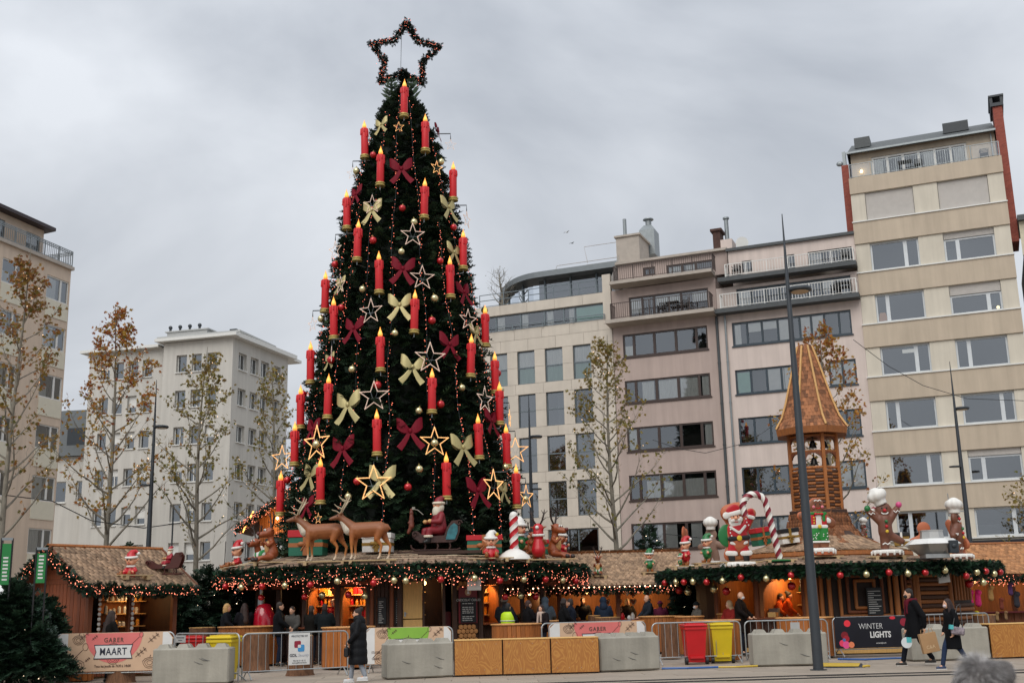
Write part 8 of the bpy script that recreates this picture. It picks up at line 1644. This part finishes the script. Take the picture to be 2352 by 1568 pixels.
# ------------------------------------------------------------------ people
def pmat(c, rough=.8): return mat('cloth_'+c, c, rough, var=.15, scale=14, bump=.15, spec=.12)
def mid(a, c, off): return (Vector(a)+Vector(c))/2 + Vector(off)
def person(label, p, h, rz, coat='15171a', clen=.85, trou='1c2029', shoe='22201e', hair='2a1f18', hstyle='short', skin='c99a7e', stride=0.0, hands=None, mask=None, hat=None, quilt=False, hood=None, detail=1, lean=0.0, vest=None, sole=None, scarf=None, head_turn=0.0):
    """figure 1.75 m tall facing -Y, scaled to h"""
    f = thing('person', label, 'person', p, (0,0,rz)); k = h/1.75; f.scale = (k,)*3; vx = .02 if detail else .028
    hs = [Vector((-.1,0,.93)), Vector((.1,0,.93))]; fy = [-stride/2, stride/2]; kn = []; an = []
    for i in (0,1):
        lift = .05 if fy[i] > .15 else 0; a = Vector((hs[i].x*.95, fy[i], .09+lift)); an.append(a); kn.append(mid(hs[i], a, (0,-.05-.12*max(0,fy[i]),.03)))
    sh = [Vector((-.19,lean*.5,1.42)), Vector((.19,lean*.5,1.42))]; hd = hands or [(-.27,-.1,.86),(.27,-.02,.86)]; hd = [Vector(x) for x in hd]
    el = [mid(sh[i], hd[i], ((-.07 if i == 0 else .07), .07, -.03)) for i in (0,1)]
    hc = Vector((0,-.03+lean,1.63)); m_sk = plain('skin_'+skin, skin, .5)
    b = MB(); b.ell((0,0,1.0),(.16,.1,.14)); b.ell((0,lean*.3,1.25),(.17,.1,.2)); b.caps((0,lean*.5,1.42),(0,lean*.8-.01,1.54),.06,.055); b.ell(hc,(.078,.095,.12)); b.ell(hc+Vector((0,-.02,-.06)),(.06,.075,.07)); b.caps(hc+Vector((0,-.09,.0)),hc+Vector((0,-.108,-.025)),.014,.018,6)
    for s_ in (-1,1): b.ell(hc+Vector((s_*.08,.01,-.01)),(.014,.024,.034),nu=8,nv=6)
    for i in (0,1):
        b.caps(sh[i],el[i],.05,.042,8); b.caps(el[i],hd[i],.04,.028,8); b.caps(hs[i],kn[i],.085,.055,8); b.caps(kn[i],an[i],.052,.038,8); b.caps(an[i],an[i]+Vector((0,-.14,-.05)),.04,.03,8)
    b.skin('body', m_sk, f, vx, 2)
    for i in (0,1):      # hands: palm, four fingers, thumb
        d = (hd[i]-el[i]).normalized(); s_ = Vector((1,0,0)) if abs(d.x) < .8 else Vector((0,0,1)); s_ = (s_-d*s_.dot(d)).normalized(); n_ = d.cross(s_); b = MB(); b.ell(hd[i]+d*.05,(.034,.034,.04),nu=8,nv=6)
        for q,l in ((-.027,.055),(-.009,.065),(.009,.06),(.027,.045)): a = hd[i]+d*.075+s_*q; c = a+d*l*.6+n_*.008; b.caps(a,c,.0095,.009,6); b.caps(c,c+d*l*.3+n_*.02,.009,.007,6)
        a = hd[i]+d*.03+s_*(.034 if i == 0 else -.034); b.caps(a,a+d*.04+s_*(.022 if i == 0 else -.022),.011,.009,6); b.build('hand', m_sk, f, smooth=60)
    b = MB(); 
    for s_ in (-1,1): b.ell(hc+Vector((s_*.032,-.088,.012)),(.011,.007,.008),nu=6,nv=4)
    b.build('eyes', m_black, f)
    b = MB()
    for i in (0,1): b.caps(hs[i],kn[i],.1,.072,10); b.caps(kn[i],an[i]+Vector((0,0,.03)),.07,.058,10)
    b.ell((0,0,.97),(.165,.12,.12)); b.skin('trousers', pmat(trou), f, vx, 2)
    for i in (0,1): b = MB(); a = an[i]; b.caps(a+Vector((0,.03,-.045)),a+Vector((0,-.15,-.05)),.05,.042,8); b.caps(a,a+Vector((0,0,-.03)),.05,.05,8); b.skin('shoe', plain('shoe_'+shoe,shoe,.5), f, .014, 2)
    if sole:
        for i in (0,1): a = an[i]; b = MB(); b.box((a.x-.045,a.y-.19,a.z-.095),(a.x+.045,a.y+.08,a.z-.07)); b.build('sole', plain('sole_'+sole,sole,.6), f)
    # coat
    b = MB(); zb = clen; n_ = 22; P = []; Q = []
    for i in range(n_): t = i/(n_-1); z = zb+(1.44-zb)*t; P.append((0,lean*.4*t,z)); rr_ = float(np.interp(z,[.4,.9,1.08,1.3,1.4,1.44],[.225,.205,.19,.2,.17,.1])); Q.append(rr_*((1.06+.06*abs(math.sin(t*n_*.75))) if quilt else 1.03))
    t0 = MB(); t0.tube(P,Q,14); b.add([(x*1.05,(y-lean*.4*.5)*(.98 if quilt else .84)+lean*.4*.5,z) for x,y,z in t0.v], t0.f)
    for i in (0,1): b.caps(sh[i],el[i],.085,.072,10); b.caps(el[i],hd[i]-(hd[i]-el[i]).normalized()*.03,.07,.056,10)
    b.caps((0,lean*.6,1.44),(0,lean*.8,1.51),.1,.085,10); mc = pmat(coat) if not quilt else mat('quilt_'+coat,coat,.6,var=.15,scale=6,bump=.2,spec=.2); b.skin('coat', mc, f, vx, 2)
    if vest:
        b = MB(); t0 = MB(); t0.tube([(0,0,z) for z in (.9,1.1,1.3,1.42,1.48)],[.24,.225,.235,.21,.13],14); b.add([(x*1.06,y*.9,z) for x,y,z in t0.v], t0.f); b.skin('vest', mat('vest_'+vest,vest,.5,var=.05,emit=0), f, vx, 1)
        for z in (1.08,1.2): b = MB(); b.tube([(.25*math.cos(t),.212*math.sin(t),z) for t in np.linspace(0,2*math.pi,21)],.016,5); b.build('reflective_band', plain('reflector','b9bcb8',.3), f)
    m_h = mat('hair_'+hair, hair, .7, var=.3, scale=18, stretch=(3,3,.6), bump=.5)
    if hstyle:
        b = MB(); b.ell(hc+Vector((0,.02,.035)),(.09,.1,.1)); b.ell(hc+Vector((0,.05,-.02)),(.082,.07,.09))
        if hstyle == 'long': b.caps(hc+Vector((0,.05,-.02)),(0,.11+lean*.5,1.22),.095,.1,10); [b.caps(hc+Vector((s_*.07,.0,0)),(s_*.13,-.04+lean*.5,1.3),.04,.045,8) for s_ in (-1,1)]
        if hstyle == 'bun': b.ell(hc+Vector((0,.09,.11)),(.06,.06,.06))
        if hstyle == 'bob': b.caps(hc+Vector((0,.04,0)),hc+Vector((0,.05,-.11)),.1,.095,10)
        if hstyle == 'curly': [b.ell(hc+Vector((random.uniform(-.09,.09),random.uniform(0,.1),random.uniform(-.14,.1))),.055,nu=8,nv=6) for _ in range(14)]
        if hstyle == 'tuft': [b.ell(hc+Vector((random.uniform(-.07,.07),random.uniform(-.06,.1),random.uniform(.04,.12))),(.035,.035,.022),nu=8,nv=6) for _ in range(26)]
        if hstyle != 'bald': b.skin('hair', m_h, f, .016, 1)
        if hstyle == 'tuft':      # loose strands
            g = np.random.default_rng(4); n_ = 16000; u = g.normal(0,1,(n_,3)); u /= np.linalg.norm(u,axis=1)[:,None]; u = u[(u[:,2] > -.55) & ((u[:,1] > -.5) | (u[:,2] > .3))]; n_ = len(u); P_ = np.array(hc) + np.array([0,.02,.03]) + u*np.array([.094,.106,.108])
            cr = np.array([.15,.5,.85]); cr = cr/np.linalg.norm(cr); T_ = u*(u@cr)[:,None] - cr; T_ /= np.maximum(np.linalg.norm(T_,axis=1),.05)[:,None]; D_ = T_ + .6*np.cross(cr,u) + u*g.uniform(.05,.5,n_)[:,None] + .45*np.stack([np.sin(P_[:,1]*60+P_[:,2]*40),np.sin(P_[:,2]*55),np.sin(P_[:,0]*60)],1) + g.normal(0,.16,(n_,3)); L_ = g.uniform(.025,.06,n_)
            tv = [(0,-.012,0),(0,.012,0),(.4,-.012,.06),(.4,.012,.06),(.8,-.009,.04),(.8,.009,.04),(1,0,-.02)]; tag(scatter('hair_strands', tv, [(0,2,3,1),(2,4,5,3),(4,6,5)], frames(D_, g.uniform(-.5,.5,n_))*L_[:,None,None], P_, mat('grey_strands','8f8a86',.6,tint=('5a5756','8a8684','aba7a5','cbc8c6')), f, g.random(n_)), kind='stuff')
    if hat: b = MB(); b.ell(hc+Vector((0,.015,.05)),(.1,.112,.1)); b.tube([(hc.x+.1*math.cos(t),hc.y+.01+.112*math.sin(t),hc.z+.045) for t in np.linspace(0,2*math.pi,13)],.022,6); b.skin('hat', pmat(hat,.9), f, .016, 1)
    if hood: b = MB(); b.ell(hc+Vector((0,.045,.02)),(.125,.12,.145)); b.caps(hc+Vector((0,.07,-.1)),(0,.06,1.45),.12,.14,10); b.skin('hood', pmat(hood), f, .02, 1)
    if scarf: b = MB(); b.tube([(.1*math.cos(t),.09*math.sin(t)-.01,1.49) for t in np.linspace(0,2*math.pi,13)],.045,8); b.caps((-.05,-.14,1.46),(-.07,-.16,1.15),.045,.04,8); b.caps((.05,-.14,1.46),(.06,-.16,1.2),.045,.04,8); b.skin('scarf', pmat(scarf,.9), f, .02, 1)
    if mask: b = MB(); b.ell(hc+Vector((0,-.065,-.055)),(.062,.05,.05),nu=10,nv=8); b.build('face_mask', plain('mask_'+mask,mask,.7), f, smooth=60)
    return f
# the three walkers
p = G(822,1566); w1 = person('woman in long black quilted coat walking past the security sign barrier', p, 1.66, R(-85), '0d0f13', .42, '8f959e', 'c9c9c9', '2a1c16', 'bun', stride=.34, quilt=True, hands=[(-.24,-.12,.84),(.2,-.22,.95)], hood=None, sole='d9d9d9')
b = MB(); b.caps((0,0,1.5),(0,.06,1.44),.13,.13); b.skin('collar', mat('quilt_0d0f13','0d0f13',.6), w1, .02, 1); 
b = MB(); b.bbox((-.05,-.13,-.12),(.05,.13,.1),.03); bg_ = tag(b.build('handbag', plain('bag_black','101113',.4), loc=p+Vector((-.23,-.26,.70))), 'small black handbag held by the woman in the quilted coat', 'bag'); b = MB(); b.tube([(0,-.1,.1),(0,-.03,.24),(0,.06,.1)],.01,5); b.build('strap', m_black, bg_)
p = G(2110,1528); m1 = person('man in black coat and mask carrying a paper bag', p, 1.84, R(-88), '101114', .62, '171a22', '2a2622', '1d1511', 'short', stride=.62, mask='17181a', hands=[(-.2,-.14,.82),(.26,.12,.86)], lean=-.05, scarf='5a1a26', sole='c9c4bc')
b = MB(); b.bbox((-.2,-.07,-.46),(.2,.07,.0),.006); bg_ = tag(b.build('paper_bag', mat('kraft','a5825c',.8,var=.08,bump=.2), loc=p+Vector((.14,-.36,.78)), rot=(0,R(-10),0)), 'brown kraft paper shopping bag held by the man', 'bag')
for x in (-.1,.1): b = MB(); b.tube([(x-.05,-.05,0),(x-.03,-.05,.1),(x+.03,-.05,.1),(x+.05,-.05,0)],.008,5); b.build('handle', mat('kraft','a5825c',.8), bg_)
text('C&A', .11, plain('bag_print','cbb18c',.7), bg_, upright(0,-.0715,-.33), ext=.001)
b = MB(); b.cyl((0,0,0),(0,.012,0),.13,n=24); tg = tag(b.build('round_card', plain('card_white','cfd6d8',.5), loc=p+Vector((-.3,-.2,.56))), 'round white and teal card hanging in front of the man', 'card'); b = MB(); b.prism([(0,0),(.12,0),(.12,.12),(0,.13)],0,.004,M=upright(0,-.002,0)); b.build('teal_mark', plain('card_teal','4fb0b4',.5), tg)
p = G(2197,1536); w2 = person('woman with long dark hair in black coat and jeans with a patterned shoulder bag', p, 1.58, R(-85), '0f1013', .5, '26324a', '2c3a58', '2b1a18', 'long', stride=.6, mask='c9b9bc', hands=[(-.18,-.16,.92),(.22,-.08,.9)], lean=-.04, sole='c9c9c9')
b = MB(); b.bbox((-.15,-.05,-.09),(.15,.05,.09),.03); bg_ = tag(b.build('shoulder_bag', mat('bag_floral','4a3f4a',.6,var=.7,scale=14,c2='a59aa0'), loc=p+Vector((.02,-.28,.86)), rot=(0,R(8),0)), 'patterned shoulder bag on the hip of the long haired woman', 'bag'); b = MB(); b.tube([(-.12,0,.08),(-.02,.06,.55),(.1,.2,.62),(.14,.1,.08)],.012,5); b.build('strap', m_black, bg_); b = MB(); b.box((-.2,-.055,.02),(-.12,.03,.12)); b.build('teal_tag', plain('card_teal','4fb0b4',.5), bg_)
# grey haired onlooker close to the camera
q = atY(2268,1505,3.35); person('grey haired onlooker of whom only the top of the head shows', (q.x+.01,3.42,0), q.z*.98, R(172), '3a3f48', .75, '2a2d33', '22201e', '5a5654', 'tuft', detail=1)
# visitors and stall keepers
def crowd(label, px, pyt, d, rz, **k):
    t = atY(px, pyt, d); h = min(1.92, max(1.5, t.z)); k.setdefault('hands', [(-.2,-.28,1.05),(.2,-.28,1.05)]); z = k.pop('z', 0); person(label, (t.x, d, z), h-z*.5, R(rz), detail=0, **k)
crowd('blonde woman in black at the wide drum table', 521, 1381, 38.2, 95, coat='14161b', hair='b08d5a', hstyle='bob')
crowd('woman with long dark hair beside the red dome oven', 563, 1378, 38.4, -150, coat='15151a', hair='2a1a16', hstyle='long')
crowd('tall man in black standing before the open bay', 642, 1371, 36.4, 100, coat='0f1114', hstyle='short', clen=.8, trou='1a2233')
crowd('person in grey patterned jacket at the kiosk counter', 672, 1392, 37.0, -20, coat='4a4845', hstyle='short', trou='3a3030')
crowd('dark clothed man leaning at the lit bay', 715, 1390, 36.6, 150, coat='14120f', hstyle='short', hair='3a2a20')
crowd('broad person in dark jacket seen from behind at the kiosk counter', 746, 1386, 36.2, 178, coat='14191b', hstyle='short', hair='2a1a14')
crowd('grey haired stall keeper in red inside the lit bay', 766, 1380, 38.7, 10, coat='8a1a20', hair='8f8d88', hstyle='short', z=.14)
crowd('steward in a yellow safety vest near the drum table', 1166, 1384, 36.8, 150, coat='101318', hstyle='short', vest='b5d81c', hair='1a1a1c')
crowd('man in grey beanie and plaid jacket behind the steward', 1158, 1372, 38.6, 170, coat='2a2d33', hat='8d8a84')
crowd('bulky dark clad man at the side of the round kiosk', 1212, 1378, 37.4, 120, coat='100e10', hstyle='short', hair='3a2420')
crowd('woman with pale scarf near the hooded visitor', 1243, 1388, 37.2, -30, coat='1a1214', hair='2a1612', hstyle='long', scarf='b5a094')
crowd('visitor in grey blue hood before the long hut', 1252, 1372, 39.0, 160, coat='3a444d', hood='3f4a54', hstyle=None)
crowd('woman with curly dark hair in black before the long hut', 1294, 1374, 36.8, 100, coat='0f0f11', hair='20140f', hstyle='curly', clen=.55)
crowd('person in dark navy beside the curly haired woman', 1310, 1374, 38.0, -110, coat='161b26', hstyle='short')
crowd('visitor in navy hood looking at gingerbread hearts', 1385, 1372, 40.8, 175, coat='1f2a3a', hood='222d3d', hstyle=None)
crowd('bald man in navy jacket reaching over the long hut counter', 1487, 1360, 41.8, -75, coat='1f242c', hstyle='bald', hair='a58a78')
crowd('person in plum jacket at the gingerbread counter', 1516, 1380, 42.6, 170, coat='5a2038', hat='5a2038')
crowd('dark haired stall keeper behind the long hut counter', 1338, 1372, 45.0, 0, coat='1c1c1f', hstyle='short'); crowd('pale haired stall keeper behind the long hut counter', 1440, 1374, 45.0, 10, coat='2a2420', hair='b09a72', hstyle='bob')
crowd('masked visitor with beanie and grey coat near the fir', 1600, 1382, 38.6, -70, coat='5a5650', hat='1c2024', mask='c9ccce')
crowd('person in cream fur hood at the bar bay', 1674, 1380, 37.6, -60, coat='8a2a26', hood='b59a78', hstyle=None)
crowd('tall balding man in dark brown coat at the bar post', 1698, 1357, 36.4, 60, coat='17110f', hstyle='bald', hair='4a3a30', mask='b9bcc0', clen=.6)
crowd('stall keeper in orange shirt leaning over the serving counter', 1786, 1368, 38.0, 65, coat='c2501c', clen=.95, hstyle='short', z=.16, lean=-.08); crowd('second stall keeper in orange shirt with dark apron', 1806, 1364, 37.9, 80, coat='c2501c', clen=.95, hstyle='bun', z=.16, lean=-.06)
crowd('customer in dark coat with long hair at the brown hut counter', 256, 1402, 29.6, 130, coat='14110f', hair='2a1a14', hstyle='long', clen=.6)
# ------------------------------------------------------------------ overhead cables and gulls
m_cab = plain('cable_black','26282a',.6)
def cable(label, pts, r=.014):
    a, c = pts[0], pts[-1]; P = []
    for (x0,y0,d0),(x1,y1,d1) in zip(pts,pts[1:]):
        for i in range(7): t = i/6; P.append(atY(x0+(x1-x0)*t, y0+(y1-y0)*t, d0+(d1-d0)*t))
    b = MB(); b.tube(P, r, 4); tag(b.build('overhead_cable', m_cab), label, 'cable')
cable('cable sagging between the plane trees before the grey white building', [(0,1135,44.5),(120,1150,45.5),(210,1195,47),(330,1212,49),(450,1195,50.5)], .02)
cable('cable strung from the mauve building towards the pink building', [(1500,1010,50),(1560,1030,52),(1620,1040,54),(1720,1015,57),(1800,960,59),(1880,880,61)], .014)
cable('cable sagging across the cream building behind the street lamp', [(1960,780,50),(2040,840,50.5),(2120,885,51),(2220,915,51.5),(2352,920,52)], .014)
cable('low cable passing behind the gingerbread chefs', [(1520,1225,52),(1800,1255,53),(2050,1262,53.5),(2352,1255,54)], .012)
def gull(label, px, py, d, body, wing, s=1.0, perch=False):
    p = atY(px,py,d); f = thing('gull', label, 'bird', p, R(40), 'birds over the roofs'); f.scale = (s,)*3; b = MB(); b.caps((-.14,0,0),(.14,0,.03),.07,.05); b.ell((.21,0,.07),(.055,.05,.05)); b.caps((-.14,0,0),(-.3,0,-.01),.05,.015); b.skin('body', body, f, .018, 2)
    for s_ in (-1,1): b = MB(); b.add([(.08,s_*.05,.04),(-.08,s_*.05,.04),(-.04,s_*.32,.16),(.09,s_*.32,.17),(-.08,s_*.62,.08),(.0,s_*.62,.09),(.08,s_*.05,.025),(-.08,s_*.05,.025),(-.04,s_*.32,.145),(.09,s_*.32,.155)],[(0,1,2,3),(3,2,4,5),(6,9,8,7),(0,3,9,6)]); b.build('wing', wing, f)
    b = MB(); b.tube([(.25,0,.07),(.31,0,.055)],[.016,.004],5); b.build('beak', m_yel, f)
gull('white gull gliding above the stone building', 1302, 534, 75, m_fwhite, plain('wing_grey','8e9294',.6), .5); gull('dark bird gliding below the white gull', 1314, 559, 75, m_dark, m_dark, .45)
